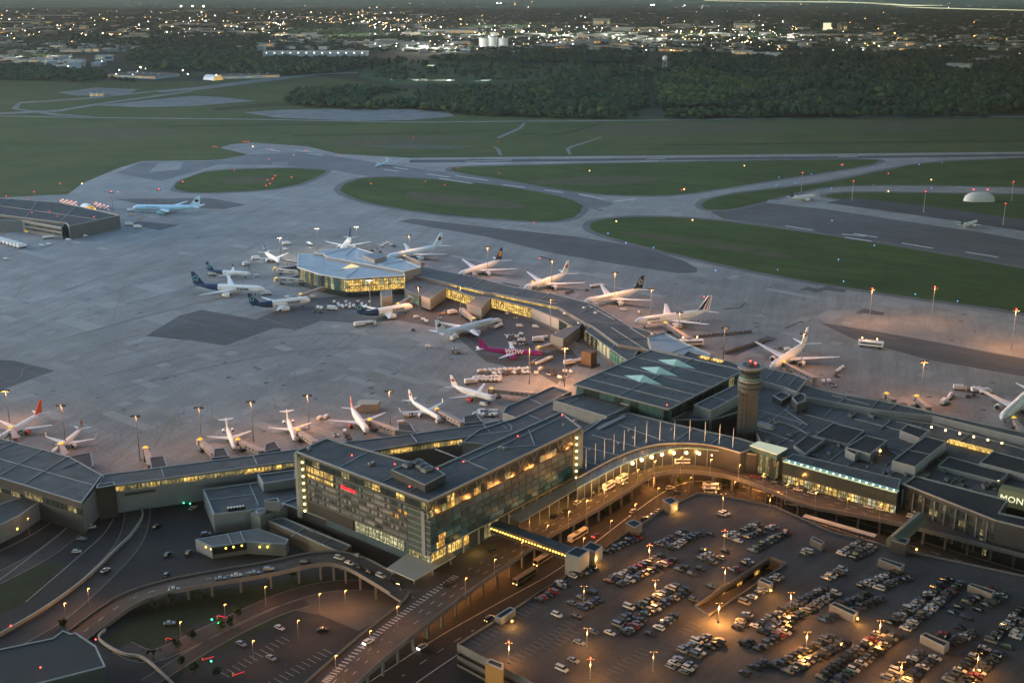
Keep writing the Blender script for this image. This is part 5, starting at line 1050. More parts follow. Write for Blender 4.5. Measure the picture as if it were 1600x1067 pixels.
GL = [('box', 448, 383, 30, 'beyond the gate lounge, left of its far mast'), ('van', 446, 391, 10, 'beyond the gate lounge tip'), ('fuel', 484, 383, 120, 'behind the gate lounge, upper left'), ('tug', 486, 388, 30, 'behind the gate lounge, upper left'),
      ('tug', 590, 391, 0, 'near the nose of the pale blue wide jet'), ('cart', 597, 386, 20, 'near the nose of the pale blue wide jet'), ('cart', 601, 383, 20, 'near the nose of the pale blue wide jet'), ('cart', 606, 381, 20, 'near the nose of the pale blue wide jet'), ('cart', 611, 384, 20, 'near the nose of the pale blue wide jet'), ('deck', 581, 393, 60, 'near the nose of the pale blue wide jet'), ('deck', 616, 386, 20, 'near the nose of the pale blue wide jet'), ('deck', 594, 395, 20, 'near the nose of the pale blue wide jet'),
      ('box', 400, 406, 40, 'left of the jet at the lounge west tip'), ('box', 385, 415, 60, 'right of the smaller navy-tailed jet'), ('tug', 390, 420, 10, 'right of the smaller navy-tailed jet'), ('van', 402, 432, 20, 'between the two right-pointing star-tailed jets'), ('van', 410, 459, 100, 'by the nose of the leftmost large jet'), ('box', 416, 461, 20, 'by the nose of the leftmost large jet'), ('fuel', 335, 431, 0, 'under the smaller navy-tailed jet'), ('van', 490, 465, 10, 'at the nose of the lower middle jet'), ('van', 450, 466, 0, 'at the wing of the lower middle jet'),
      ('van', 497, 482, 80, 'on the dark asphalt below the lounge'), ('van', 502, 483, 80, 'on the dark asphalt below the lounge'), ('box', 520, 485, -10, 'right of the two vans on the dark asphalt'), ('deck', 492, 488, 20, 'on the dark asphalt below the lounge'), ('deck', 500, 489, 10, 'on the dark asphalt below the lounge'),
      ('box', 562, 510, 30, 'behind the tail of the jet under the pier'), ('fuel', 574, 507, 20, 'behind the tail of the jet under the pier'), ('tug', 583, 505, 0, 'behind the tail of the jet under the pier'), ('loader', 586, 508, 90, 'behind the tail of the jet under the pier'),
      ('van', 651, 497, 30, 'on the orange-lit patch by the star-tailed nose'), ('cart', 661, 501, -30, 'on the orange-lit patch by the star-tailed nose'), ('cart', 666, 504, -30, 'on the orange-lit patch by the star-tailed nose'), ('deck', 646, 517, 0, 'below the orange-lit patch'), ('tug', 687, 498, 0, 'above the pale blue serviced jet'), ('loader', 692, 491, 40, 'above the pale blue serviced jet'), ('box', 707, 491, 40, 'above the pale blue serviced jet'), ('van', 670, 543, 0, 'alone on the apron left of the purple jet'),
      ('tug', 710, 546, 0, 'in the group left of the purple jet'), ('deck', 708, 552, 10, 'in the group left of the purple jet'), ('deck', 716, 553, 10, 'in the group left of the purple jet'), ('tug', 725, 551, 90, 'in the group left of the purple jet'), ('van', 749, 547, -60, 'at the purple jet tail'), ('box', 710, 531, 60, 'under the tail of the serviced jet'), ('box', 716, 524, 60, 'at the wing of the serviced jet'), ('fuel', 779, 512, 60, 'at the nose of the serviced jet'), ('box', 776, 505, 20, 'at the nose of the serviced jet'),
      ('van', 795, 492, -10, 'in the shade under the pier windows'), ('van', 812, 511, 10, 'in the shade under the pier windows'), ('van', 837, 512, -20, 'in the shade under the pier windows'), ('tug', 806, 498, 0, 'in the shade under the pier windows'), ('fuel', 846, 531, 20, 'above the purple jet nose'), ('box', 841, 534, 10, 'above the purple jet nose'),
      ('box', 890, 570, 30, 'behind the brown block on the orange apron'), ('fuel', 901, 567, 30, 'behind the brown block on the orange apron'), ('loader', 832, 568, 40, 'under the purple jet nose'),
      ('van', 500, 655, 70, 'alone left of the centre foreground jet'), ('van', 510, 653, 70, 'second one left of the centre foreground jet'), ('van', 539, 676, 90, 'below the centre foreground jet'), ('deck', 543, 683, 80, 'below the centre foreground jet'), ('deck', 546, 688, 80, 'below the centre foreground jet'), ('tug', 525, 682, 40, 'below the centre foreground jet'), ('box', 572, 641, 40, 'beside the tail of the centre foreground jet'),
      ('van', 636, 651, 0, 'at the wing of the slim white jet'), ('tug', 645, 650, 0, 'at the wing of the slim white jet'), ('van', 687, 660, 40, 'under the nose of the slim white jet'), ('tug', 700, 653, 20, 'under the nose of the slim white jet'), ('van', 712, 661, 10, 'left of the orange gate annexe'), ('van', 756, 634, -30, 'under the red-leaf jet'), ('van', 628, 662, 20, 'on the roof side of the grey gate annexe'), ('box', 736, 600, 20, 'behind the red-leaf jet'),
      ('van', 974, 486, -10, 'under the black-tailed jet wing'), ('van', 998, 490, 80, 'between the black-tailed and striped jets'), ('fuel', 930, 449, 30, 'left of the black-tailed jet wing'), ('van', 940, 447, 10, 'left of the black-tailed jet wing'), ('deck', 917, 455, 0, 'left of the black-tailed jet wing'), ('deck', 886, 459, 30, 'by the pier, right of the white leaf-tailed jet'), ('deck', 893, 457, 30, 'by the pier, right of the white leaf-tailed jet'), ('tug', 1092, 504, 0, 'under the striped-tail jet wing'), ('loader', 1060, 514, 20, 'under the striped-tail jet wing'), ('van', 1074, 501, 30, 'under the striped-tail jet wing'),
      ('van', 1231, 547, 20, 'left of the tower jet tail'), ('deck', 1219, 546, 0, 'left of the tower jet tail'), ('cart', 1308, 582, 60, 'right of the tower jet'), ('cart', 1312, 579, 60, 'right of the tower jet'), ('cart', 1316, 576, 60, 'right of the tower jet'), ('deck', 1306, 588, 60, 'right of the tower jet'), ('van', 1286, 598, 90, 'on the dark apron above the eastern roof'), ('van', 1295, 597, 90, 'on the dark apron above the eastern roof'), ('tug', 1303, 604, 0, 'on the dark apron above the eastern roof'),
      ('box', 1500, 610, -10, 'left of the right edge jet, furthest'), ('deck', 1513, 612, 0, 'left of the right edge jet'), ('box', 1527, 613, 10, 'left of the right edge jet'), ('box', 1540, 615, 10, 'left of the right edge jet, nearest its nose'), ('fuel', 1484, 622, 60, 'between the two right-hand stands'), ('box', 1475, 631, 50, 'between the two right-hand stands'), ('deck', 1512, 621, 0, 'under the right edge jet wing'), ('deck', 1520, 619, 0, 'under the right edge jet wing'),
      ('box', 205, 331, 20, 'at the nose of the long pale blue jet'), ('loader', 205, 337, 20, 'at the nose of the long pale blue jet'), ('tug', 224, 338, 20, 'at the nose of the long pale blue jet'), ('loader', 219, 342, 60, 'at the nose of the long pale blue jet'), ('box', 202, 353, 10, 'at the corner of the cargo apron'), ('box', 216, 357, 10, 'at the corner of the cargo apron'), ('van', 133, 370, 10, 'on the dark strip by the cargo building'), ('van', 107, 376, 10, 'on the dark strip by the cargo building'), ('van', 77, 383, 10, 'on the dark strip by the cargo building'), ('van', 66, 385, 0, 'on the dark strip by the cargo building'), ('box', 160, 361, 10, 'along the cargo building wall'), ('box', 171, 358, 10, 'along the cargo building wall'), ('box', 178, 354, 10, 'along the cargo building wall'), ('fuel', 76, 373, 30, 'at the cargo loading doors'), ('loader', 6, 364, 0, 'left of the cargo loading doors'),
      ('van', 10, 406, 10, 'at the left edge below the trucks')]
for i in range(7): GL.append(('box', 1 + i * 5.6, 378 + i * 1.6, 60, 'in the parked line at the left edge', 1.2))
for i in range(10): GL.append(('cart', 522 + i * 6.2, 474 + (i % 3) * 3.2, 80, 'in the rows below the gate lounge'))
for i in range(8): GL.append(('cart', 530 + i * 5.5, 480 + (i % 2) * 2, 80, 'in the rows below the gate lounge'))
for i in range(16): GL.append((gr.choice(['cart', 'deck', 'cart', 'tug']), 790 + (i % 4) * 8.5 + gr.uniform(-2, 2) + (i // 4) * 2, 524 + (i // 4) * 5 + gr.uniform(-1, 1), gr.uniform(0, 180), 'in the cluster above the purple jet'))
for i in range(8): GL.append(('cart', 840 + i * 2.9, 570 - i * 1.25, 40, 'in the curved train under the purple jet nose'))
for i in range(22): GL.append((gr.choice(['cart', 'cart', 'deck']), 750 + (i % 11) * 7.6 + gr.uniform(-1, 1), 582 + (i // 11) * 5.5 - (i % 11) * .35 + gr.uniform(-.6, .6), gr.choice([40, 45, 130]), 'in the rows on the warm apron'))
for i in range(14): GL.append(('cart', 742 + (i % 7) * 6.4, 592 + (i // 7) * 4.5 + gr.uniform(-.6, .6), 40, 'in the nearer rows on the warm apron'))
for i in range(12): GL.append((gr.choice(['cart', 'tug', 'van']), 742 + (i % 6) * 6.5, 645 + (i // 6) * 5 + gr.uniform(-1, 1), gr.uniform(0, 90), 'parked beside the stepped roof wing'))
for i in range(13): GL.append(('deck', 1087 + i * 7, 527.5 - i * .65 + gr.uniform(-.4, .4), 10, 'in the long row on the eastern apron'))
for i in range(14): GL.append(('deck', 1135 + i * 4.8, 552 - i * 1.5, 30, 'in the dark row left of the tower jet'))
for i in range(12): GL.append((gr.choice(['deck', 'cart', 'van', 'tug']), gr.uniform(830, 900), gr.uniform(575, 596), gr.uniform(0, 180), 'scattered by the orange mast'))
for g in GL: gse(g[0], (g[1], g[2]), g[3], g[4], g[5] if len(g) > 5 else 1.0)
# mobile passenger lounges
for p, dg, lb in (((1360, 543), -20, 'long white mobile passenger lounge with rooftop lamps on the eastern apron'), ((1080, 541), 5, 'white mobile passenger lounge beside the big hall')):
    q = P(*p, 0); t = thing('passenger_lounge', (0, 0, 0), lb, 'apron bus')
    b = MB().box((0, 0, 1.6), (17, 4.4, 3.2), WHITE); b.build('body', t); wheels(MB().box((0, 0, .8), (15, 3, .8), DMETAL), (-5.5, 5.5), 3.6, .8).build('chassis', t)
    for s in (1, -1): MB().box((0, s * 2.2, 3.0), (14.5, .12, 1.0), GLASSD).build('window', t)
    for x in (-6, 4): MB().box((x, 0, 4.8), (.8, .8, 1.6), WHITE).ball((x, 0, 6.7), .45, GWARM, 6, 4).build('roof_lamp', t)
    t.location = (q.x, q.y, .05); t.rotation_euler = (0, 0, R(dg))
q = P(920, 571, 0); t = thing('equipment_tower', (q.x, q.y, 0), 'brown boxy tower structure lit orange beside the big hall', 'equipment box')
MB().box((q.x, q.y, 1.2), (8, 7, 9), M('brown_box', (.16, .09, .05), .8, var=.2), R(-39)).build('housing', t); MB().box((q.x, q.y, 0), (11, 10, 1.2), DMETAL, R(-39)).build('plinth', t)
tn = P(576, 640, 0); t = thing('equipment_tent', (tn.x, tn.y, 0), 'pale covered tent box beside the centre foreground jet', 'tent')
MB().prism([(tn.x + x, tn.y + y) for x, y in ((-7, -5), (6, -4), (7, 4), (-6, 4))], 0, 5, M('tent_pale', (.42, .4, .34), .8, var=.1)).build('cover', t)
# ================================================================== high masts on the apron
def mast(p, h, label, on=True, power=0, warm=True, red=False):
    lit = not warm or 'orange' in label
    q = P(*p, 0); t = thing('floodlight_mast', (q.x, q.y, 0), label, 'light mast', 'high masts round the apron')
    MB().cyl((q.x, q.y, 0), .35, h, GREYM, 8, .2).build('pole', t)
    b = MB().box((q.x, q.y, h), (5, .5, .4), DMETAL, R(10))
    for s in (-2.1, -.8, .8, 2.1): b.box((q.x + s, q.y - .5, h - .5), (1.0, .8, .9), DMETAL, R(10))
    b.build('lamp_head', t)
    if on and lit:
        for s in (-1.4, 1.4): MB().box((q.x + s, q.y - .5, h - (.65 if lit else .56)), ((1.6, .7, .12) if lit else (.9, .4, .06)), GSODI if warm else GWHITE).build('lamp_lens', t)
    if red: MB().ball((q.x, q.y, h + .9), .5, GRED, 6, 4).build('warning_lamp', t)
    if power: lamp((q.x, q.y, h - 1.2), power, (1, .40, .13) if warm else (1, .82, .55), 1.2, parent=t)
K = 1.0
for p, h, lb, pw, wm in (((439, 404), 20, 'mast at the west tip of the gate lounge', 7000, 0), ((497, 392), 22, 'mast behind the gate lounge, left one', 6000, 0), ((558, 389), 22, 'mast behind the gate lounge, by the nose-on jet', 4000, 0), ((640, 404), 22, 'mast at the pale blue wide jet nose', 9000, 1),
                         ((579, 490), 27, 'mast in front of the glowing lounge windows', 6000, 0), ((762, 430), 25, 'mast beside the blue-tailed jet', 9000, 1), ((862, 452), 25, 'mast beside the leaf-tailed jet', 14000, 1), ((960, 474), 25, 'mast in front of the black-tailed jet', 16000, 1), ((1016, 502), 25, 'mast beside the striped-tail jet nose', 16000, 1),
                         ((860, 522), 26, 'mast at the bend of the pier', 9000, 1), ((882, 604), 26, 'glowing orange mast beside the big hall', 30000, 1), ((827, 600), 24, 'slim mast on the warm apron', 15000, 1), ((610, 672), 24, 'mast right of the centre foreground jet', 6500, 1), ((483, 668), 20, 'mast between the T-tailed jet and the hotel', 9000, 1),
                         ((396, 690), 24, 'mast beside the left T-tailed jet', 7500, 1), ((316, 700), 24, 'mast at the second empty stand', 4000, 1), ((219, 720), 26, 'mast at the far left empty stand', 5500, 1), ((104, 702), 26, 'mast beside the small jet behind the left lounge', 5500, 1), ((15, 660), 20, 'mast at the orange-tailed jet', 7500, 1),
                         ((1251, 580), 26, 'mast at the wing of the tower jet', 12000, 1), ((1437, 630), 27, 'bright orange mast on the dark right apron', 14000, 1), ((1358, 505), 26, 'red-tipped mast on the right apron, left one', 16000, 1), ((1455, 502), 26, 'red-tipped mast on the right apron, middle one', 9000, 1), ((1580, 545), 28, 'red-tipped mast on the right apron near the frame edge', 26000, 1),
                         ((720, 500), 26, 'mast beside the serviced jet', 14000, 1), ((655, 492), 22, 'mast by the slanted gate house', 12000, 1), ((1130, 560), 22, 'mast between hall roof and eastern apron', 5000, 1), ((1060, 530), 20, 'mast at the pier root', 9000, 1)):
    mast(p, h, ('red tipped ' if 'red' in lb else 'grey floodlight ') + lb.replace('red-tipped ', ''), True, pw * K, wm, 'red' in lb)
for p, lb in (((251, 328), 'mast behind the long pale blue jet'), ((177, 332), 'mast at the cargo building corner'), ((1252, 300), 'mast behind the green-tailed jet'), ((1331, 314), 'mast behind the pale strip, left of the next'), ((1443, 332), 'mast behind the pale strip, middle one'), ((1567, 352), 'mast behind the pale strip near the small jet'), ((1580, 315), 'mast beyond the fabric dome')):
    mast(p, 22, 'thin dark red tipped ' + lb, False, 0, 1, True)
# low airfield lights
al = random.Random(3); AFK = {}
def afl(p, m, nm, grp, r=.7):
    q = P(*p, 0)
    if m not in AFK:
        t = thing('airfield_light', (0, 0, 0), nm, 'ground light', grp)
        MB().cyl((0, 0, 0), .25, .5, DMETAL, 6).build('base', t); MB().ball((0, 0, .8), r, MATS[m], 6, 4).build('lens', t); AFK[m] = Stock(t)
    AFK[m].put((q.x, q.y, 0), 0, nm, grp, 1.0)
for p in ((94, 288), (420, 250), (459, 243), (334, 230), (380, 222), (384, 223), (388, 222), (338, 231), (530, 243), (568, 248), (478, 236), (425, 235), (418, 282), (422, 288), (426, 280), (416, 291), (430, 276), (456, 278), (285, 285), (366, 267), (580, 288), (665, 285), (695, 290), (780, 272), (715, 264), (646, 215), (778, 222), (575, 225), (10, 308), (53, 301), (185, 301), (286, 285), (1065, 298), (1165, 241), (1315, 259), (1070, 296), (1388, 272), (1583, 287), (1100, 465), (1317, 258), (843, 405), (834, 349), (120, 130)):
    afl(p, 'lamp_red', 'small red lamp glowing on the airfield grass', 'small red airfield lamps', .38)
for p in ((128, 288), (921, 268), (963, 347), (1082, 345), (1388, 300), (1455, 282), (1163, 260), (1069, 297), (395, 230)): afl(p, 'lamp_warm', 'small amber lamp at a taxiway edge', 'small amber airfield lamps', .5)
for p in ((1217, 278), (1268, 273), (1364, 263), (1380, 260), (1436, 258), (1472, 255), (1551, 246), (1213, 290), (1243, 287), (1365, 290), (1455, 295), (1299, 296), (1500, 293), (1381, 250), (1021, 388), (1310, 407), (1318, 441), (1430, 461), (978, 381), (1366, 385), (1118, 424), (1215, 423), (950, 366), (1300, 346), (1496, 472)):
    afl(p, 'lamp_blue', 'tiny blue lamp marking a taxiway edge', 'tiny blue taxiway lamps', .35)
# ================================================================== landside roads, viaducts, garage
from mathutils.geometry import tessellate_polygon
DGR = ground_mat('dark_verge_grass', (.018, .03, .014), (.03, .045, .02), .05, .6, rough=1)
for q in ([(165, 1000), (200, 965), (300, 925), (400, 912), (480, 900), (540, 900), (470, 925), (330, 962), (240, 1012), (205, 1018)], [(20, 900), (60, 880), (100, 878), (60, 930), (0, 960), (0, 920)],
          [(250, 905), (300, 893), (310, 900), (230, 930), (180, 955), (150, 970), (165, 945)], [(700, 985), (760, 950), (820, 915), (870, 900), (885, 893), (885, 905), (800, 950), (712, 1005), (640, 1060), (620, 1067)],
          [(1005, 782), (1050, 756), (1090, 750), (1180, 768), (1250, 798), (1240, 802), (1170, 779), (1090, 760), (1056, 765)], [(935, 842), (978, 815), (980, 826), (945, 850)], [(230, 1060), (300, 1010), (420, 960), (470, 950), (430, 975), (330, 1020), (270, 1067)],
          [(690, 925), (760, 885), (830, 850), (850, 850), (770, 895), (700, 940)]):
    sheet('verge_grass', q, .06, DGR)
PAVO = ground_mat('paved_forecourt', (.085, .08, .075), (.115, .105, .1), .03, 1, fine=.15)
sheet('forecourt_paving', [(430, 935), (500, 918), (600, 925), (640, 945), (560, 985), (500, 960), (440, 950)], .06, PAVO)
sheet('car_park_surface', [(330, 1067), (440, 985), (500, 960), (560, 985), (520, 1020), (440, 1090), (330, 1110)], .06, ROAD)
LATER = []; PAVR2 = ground_mat('loop_road_asphalt', (.05, .042, .04), (.07, .062, .058), .03, .8, fine=.15)
for pts, wd in (([(190, 1010), (240, 1024), (330, 985), (440, 935), (520, 915), (600, 915)], 9), ([(230, 1067), (330, 1005), (420, 960), (480, 940)], 7), ([(0, 1010), (80, 965), (150, 905), (200, 850), (215, 800), (205, 770)], 12), ([(-60, 930), (60, 870), (130, 815), (150, 790)], 10)):
    line(pts, wd, PAVR2, .08, 'road', sm=5)
    for o_ in (-wd / 2, wd / 2): LATER.append((pts, o_))
# lower through road, both carriageways
line([(500, 1150), (600, 1075), (700, 1008), (800, 950), (880, 905), (940, 862), (1000, 815), (1050, 778), (1085, 762), (1120, 762), (1180, 775), (1260, 800), (1400, 845), (1600, 905), (1800, 960)], 15, ROAD, .1, 'road', sm=5)
line([(520, 1085), (640, 1000), (740, 930), (830, 875), (900, 835), (960, 800), (1005, 768), (1040, 752), (1090, 748), (1150, 757), (1260, 792), (1400, 832)], 9, ROAD, .12, 'road', sm=5)
for off in (-7.3, 7.3): pass
def offset_line(pts, off, z): 
    w_ = [P(p[0], p[1], z) for p in smooth_poly(pts, 5, closed=False)]; out = []
    for i, p in enumerate(w_):
        d = (w_[min(i + 1, len(w_) - 1)] - w_[max(i - 1, 0)]); n = Vector((-d.y, d.x, 0)).normalized(); out.append(p + n * off)
    return out
def strip_line(ws, wd, mat, name, dash=None, h=0.0, z=None):
    b = MB(); acc = 0
    for i in range(len(ws) - 1):
        a, c = ws[i], ws[i + 1]; L = (c - a).length
        if L < .01: continue
        dn = (c - a) / L; q = Vector((-dn.y, dn.x, 0)) * wd / 2
        segs = [(0, L)] if not dash else [(s, min(L, s + dash[0])) for s in np.arange(-(acc % sum(dash)), L, sum(dash)) if s >= 0]
        acc += L
        for s0, s1 in segs:
            p0, p1 = a + dn * s0, a + dn * s1
            if h: b.beam(p0, p1, wd, h, mat)
            else: b.add([p0 - q, p1 - q, p1 + q, p0 + q], [(0, 1, 2, 3)], mat)
    return tag(b.build(name), kind='structure')
for pts_, o_ in LATER: strip_line(offset_line(pts_, o_, .12), .45, M('kerb_stone', (.2, .19, .18), .8, var=.2), 'kerb')
for pts_ in ([(0, 905), (60, 860), (120, 812), (150, 780)], [(40, 940), (110, 880), (165, 830), (190, 780)], [(-20, 870), (50, 835), (110, 795)]):
    strip_line(offset_line(pts_, 0, .12), .3, MARK, 'lane_marking')
for r0, r1 in (((345, 1050), (455, 985)), ((400, 1075), (520, 1005))):
    a, c = P(*r0, .1), P(*r1, .1); n = int((c - a).length / 2.8); d = (c - a).normalized(); b = MB()
    for k in range(n): p0 = a + d * k * 2.8; b.add([p0, p0 + d * .16, p0 + d * .16 + U * 5, p0 + U * 5], [(0, 1, 2, 3)], MARK)
    tag(b.build('bay_marking'), kind='structure')
LR = [(600, 1075), (700, 1008), (800, 950), (880, 905), (940, 862), (1000, 815), (1050, 778), (1085, 762), (1120, 762), (1180, 775), (1260, 800), (1400, 845), (1600, 905)]
strip_line(offset_line(LR, 7.2, .14), .4, MARK, 'road_edge_line'); strip_line(offset_line(LR, -7.2, .14), .4, MARK, 'road_edge_line')
strip_line(offset_line(LR, 0, .14), .3, MARK, 'lane_marking', dash=(4, 6))
def viaduct(poly, z, label, name='viaduct', mat=None):
    w_ = W(poly, z); cx, cy = w_[0]; t = thing(name, (cx, cy, 0), label, 'elevated road')
    MB().prism(w_, z - 1.3, z, CONCW, topmat=mat or PAVR, bottom=True).build('deck', t)
    return t, w_
PAVR = ground_mat('viaduct_paving', (.07, .06, .056), (.098, .086, .08), .02, .8, streak=[(45, .01, .3, .1)], fine=.14)
outer_e = [(520, 1105), (600, 1030), (700, 950), (760, 905), (800, 878), (858, 838), (930, 798), (984, 765), (1012, 746), (1047, 737), (1085, 737), (1160, 750), (1255, 788), (1330, 803), (1420, 822), (1600, 868), (1800, 920)]
inner_e = [(1800, 880), (1600, 836), (1420, 788), (1400, 782), (1225, 745), (1160, 712), (1110, 698), (1060, 694), (1010, 700), (960, 718), (905, 750), (870, 770), (800, 805), (720, 845), (640, 872), (605, 895), (640, 926), (625, 945), (560, 996), (478, 1067), (430, 1110)]
vt, vw = viaduct(smooth_poly(outer_e, 3, False) + smooth_poly(inner_e, 3, False), 8, 'broad elevated kerb road curving along hotel and terminal')
oe = offset_line(outer_e, 0, 8); oe = [p for p in oe]
b = MB()
for i in range(len(oe) - 1): b.beam(oe[i] + Vector((0, 0, .003 * (i % 2))), oe[i + 1] + Vector((0, 0, .003 * (i % 2))), .4, 1.0, CONCW)
b.build('parapet', vt)
ie = offset_line([(640, 926), (625, 945), (560, 996), (478, 1067), (430, 1110)], 0, 8); b = MB()
for i in range(len(ie) - 1): b.beam(ie[i] + Vector((0, 0, .003 * (i % 2))), ie[i + 1] + Vector((0, 0, .003 * (i % 2))), .4, 1.0, CONCW)
b.build('parapet', vt)
L_ = [0]
for i in range(len(oe) - 1): L_.append(L_[-1] + (oe[i + 1] - oe[i]).length)
for k in range(48):
    s = (k + .5) / 48 * L_[-1]; i = max(j for j in range(len(L_) - 1) if L_[j] <= s); q = oe[i].lerp(oe[i + 1], (s - L_[i]) / (L_[i + 1] - L_[i] + 1e-6)); d = (oe[i + 1] - oe[i]).normalized(); n = Vector((-d.y, d.x, 0))
    if n.y < 0: n = -n
    if n.x > 0: n = n
    c = q + (n if (n.dot(Vector((-.5, .8, 0))) > 0) else -n) * 1.6
    MB().box((c.x, c.y, 0), (.9, .9, 6.7), CONCW, math.atan2(d.y, d.x)).build('column', vt)
# markings on the upper road
UP = [(500, 1085), (580, 1012), (670, 945), (740, 895), (800, 862), (870, 815), (930, 777), (985, 742), (1030, 724), (1085, 720), (1150, 733), (1250, 770), (1400, 808)]
strip_line(offset_line(UP, 0, 8.03), .3, MARK, 'lane_marking', dash=(3, 5)); strip_line(offset_line(UP, 3.6, 8.03), .3, MARK, 'lane_marking', dash=(3, 5)); strip_line(offset_line(UP, -3.6, 8.03), .25, MARK, 'lane_marking', dash=(3, 5))
zb = offset_line([(515, 1067), (580, 1005), (650, 950), (720, 900)], 2, 8.04) # hatched area
for i in range(0, len(zb) - 1):
    for k in range(3):
        a = zb[i].lerp(zb[i + 1], k / 3); d = (zb[i + 1] - zb[i]).normalized(); n = Vector((-d.y, d.x, 0))
        b = MB(); p0, p1 = a - n * 1.5, a + n * 1.5; b.add([p0, p1, p1 + d * .7, p0 + d * .7], [(0, 1, 2, 3)], MARK); tag(b.build('hatch_marking'), kind='structure')
# curved access ramp on columns
rc_ = [(110, 1003, .2), (150, 972, 1), (200, 938, 3), (260, 917, 4.8), (330, 903, 6.2), (420, 888, 7.2), (500, 872, 8), (550, 878, 8), (600, 904, 8), (648, 934, 8)]
cp_ = []
for i in range(len(rc_) - 1):
    for k in range(4):
        u = k / 4; g = [Vector(rc_[max(0, min(len(rc_) - 1, i + j))]) for j in (-1, 0, 1, 2)]
        q = .5 * ((2 * g[1]) + (g[2] - g[0]) * u + (2 * g[0] - 5 * g[1] + 4 * g[2] - g[3]) * u * u + (3 * g[1] - g[0] - 3 * g[2] + g[3]) * u ** 3); cp_.append(P(q.x, q.y, q.z))
cp_.append(P(*rc_[-1]))
rt = thing('access_ramp', (cp_[0].x, cp_[0].y, 0), 'curved access ramp climbing on columns to the hotel front', 'elevated road')
b = MB(); e1, e2 = [], []
for i, p in enumerate(cp_):
    d = (cp_[min(i + 1, len(cp_) - 1)] - cp_[max(0, i - 1)]); n = Vector((-d.y, d.x, 0)).normalized(); e1.append(p + n * 5.6 - Vector((0, 0, .02))); e2.append(p - n * 5.6 - Vector((0, 0, .02)))
for i in range(len(cp_) - 1):
    dz = Vector((0, 0, -1.1)); vs = [e1[i], e2[i], e2[i + 1], e1[i + 1], e1[i] + dz, e2[i] + dz, e2[i + 1] + dz, e1[i + 1] + dz]
    b.add(vs, [(0, 1, 2, 3)], PAVR); b.add(vs, [(1, 0, 4, 5)[::-1], (3, 2, 6, 7), (7, 6, 5, 4), (0, 3, 7, 4), (2, 1, 5, 6)], CONCW)
b.build('deck', rt)
for e in (e1, e2):
    b = MB()
    for i in range(len(e) - (5 if e is e1 else 3)): b.beam(e[i] + Vector((0, 0, .004 * (i % 2))), e[i + 1] + Vector((0, 0, .004 * (i % 2))), .35, .9, CONCW)
    b.build('parapet', rt)
for i in range(12, len(cp_) - 4, 2):
    for s in (e1, e2): c = cp_[i].lerp(s[i], .8); MB().box((c.x, c.y, 0), (.9, .9, c.z - .9), CONCW).build('column', rt)
strip_line([p + Vector((0, 0, .02)) for p in cp_], .3, MARK, 'lane_marking', dash=(3, 5))
# retaining walls bottom left
for pts, h, lb in (([(222, 797), (222, 812), (205, 838), (180, 862), (150, 892), (110, 925), (55, 962), (0, 994), (-60, 1030)], 1.6, 'long pale curved wall sweeping down the left car road'), ([(165, 985), (155, 1000), (190, 1022), (225, 1030), (262, 1062), (280, 1080)], 1.2, 'low pale wall round the dark planted slope at lower left')):
    ws = offset_line(pts, 0, 0); t = thing('retaining_wall', tuple(ws[0]), lb, 'wall'); b = MB()
    for i in range(len(ws) - 1): b.beam(ws[i] + Vector((0, 0, .003 * (i % 2))), ws[i + 1] + Vector((0, 0, .003 * (i % 2))), .7, h, M('pale_wall', (.4, .38, .34), .8, var=.1))
    b.build('wall', t)
# multi-level garage: top deck with a sunken ramp channel
GZ = 9.0
gp_ = [(714, 1008), (876, 906), (978, 835), (1035, 798), (1089, 771), (1127, 775), (1210, 792), (1300, 832), (1398, 858), (1600, 901), (1900, 970), (2000, 1400), (1400, 1400), (820, 1063)]
gw = W(gp_, GZ); hole = W([(1086, 948), (1202, 872), (1228, 881), (1107, 962)], GZ)
ga = thing('parking_garage', (*P2((1100, 950), GZ), 0), 'huge multi-storey garage whose open top deck is full of parked cars', 'parking garage')
fa = [[Vector((*p, GZ)) for p in gw], [Vector((*p, GZ)) for p in hole]]; allv = gw + hole
MB().add([(x, y, GZ) for x, y in allv], [tuple(t_) for t_ in tessellate_polygon(fa)], DECKM).build('top_deck', ga)
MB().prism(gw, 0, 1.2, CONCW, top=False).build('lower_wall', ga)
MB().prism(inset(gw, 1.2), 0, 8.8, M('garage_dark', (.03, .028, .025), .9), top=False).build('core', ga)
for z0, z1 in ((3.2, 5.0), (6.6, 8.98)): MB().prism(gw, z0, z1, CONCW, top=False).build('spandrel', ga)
MB().ring(gw, GZ + .02, GZ + 1.0, .3, CONCW).build('parapet', ga)
hc = ccw(hole); 
MB().ring(inset(hc, -.3), GZ + .02, GZ + .95, .28, CONCW).build('parapet', ga)
fl = [P(1086, 948, GZ), P(1202, 872, GZ), P(1228, 881, GZ), P(1107, 962, GZ)]
MB().add([fl[0] - Vector((0, 0, .5)), fl[1] - Vector((0, 0, 5)), fl[2] - Vector((0, 0, 5)), fl[3] - Vector((0, 0, .5))], [(0, 1, 2, 3)], PAVR).build('ramp', ga)
for a, c in ((0, 1), (3, 2), (1, 2), (0, 3)):
    MB().add([fl[a], fl[c], fl[c] - Vector((0, 0, 6)), fl[a] - Vector((0, 0, 6))], [(0, 1, 2, 3)], CONCW).build('ramp_wall', ga)
for k in range(12):
    q = fl[0].lerp(fl[1], .28 + k * .06); d = (fl[1] - fl[0]).normalized()
    MB().box((q.x + .35 * .78, q.y - .35 * .63, GZ - 3.6), (4.2, .3, 1.6), LITO if k % 4 == 1 else GLASSD, math.atan2(d.y, d.x)).build('wall_opening', ga)
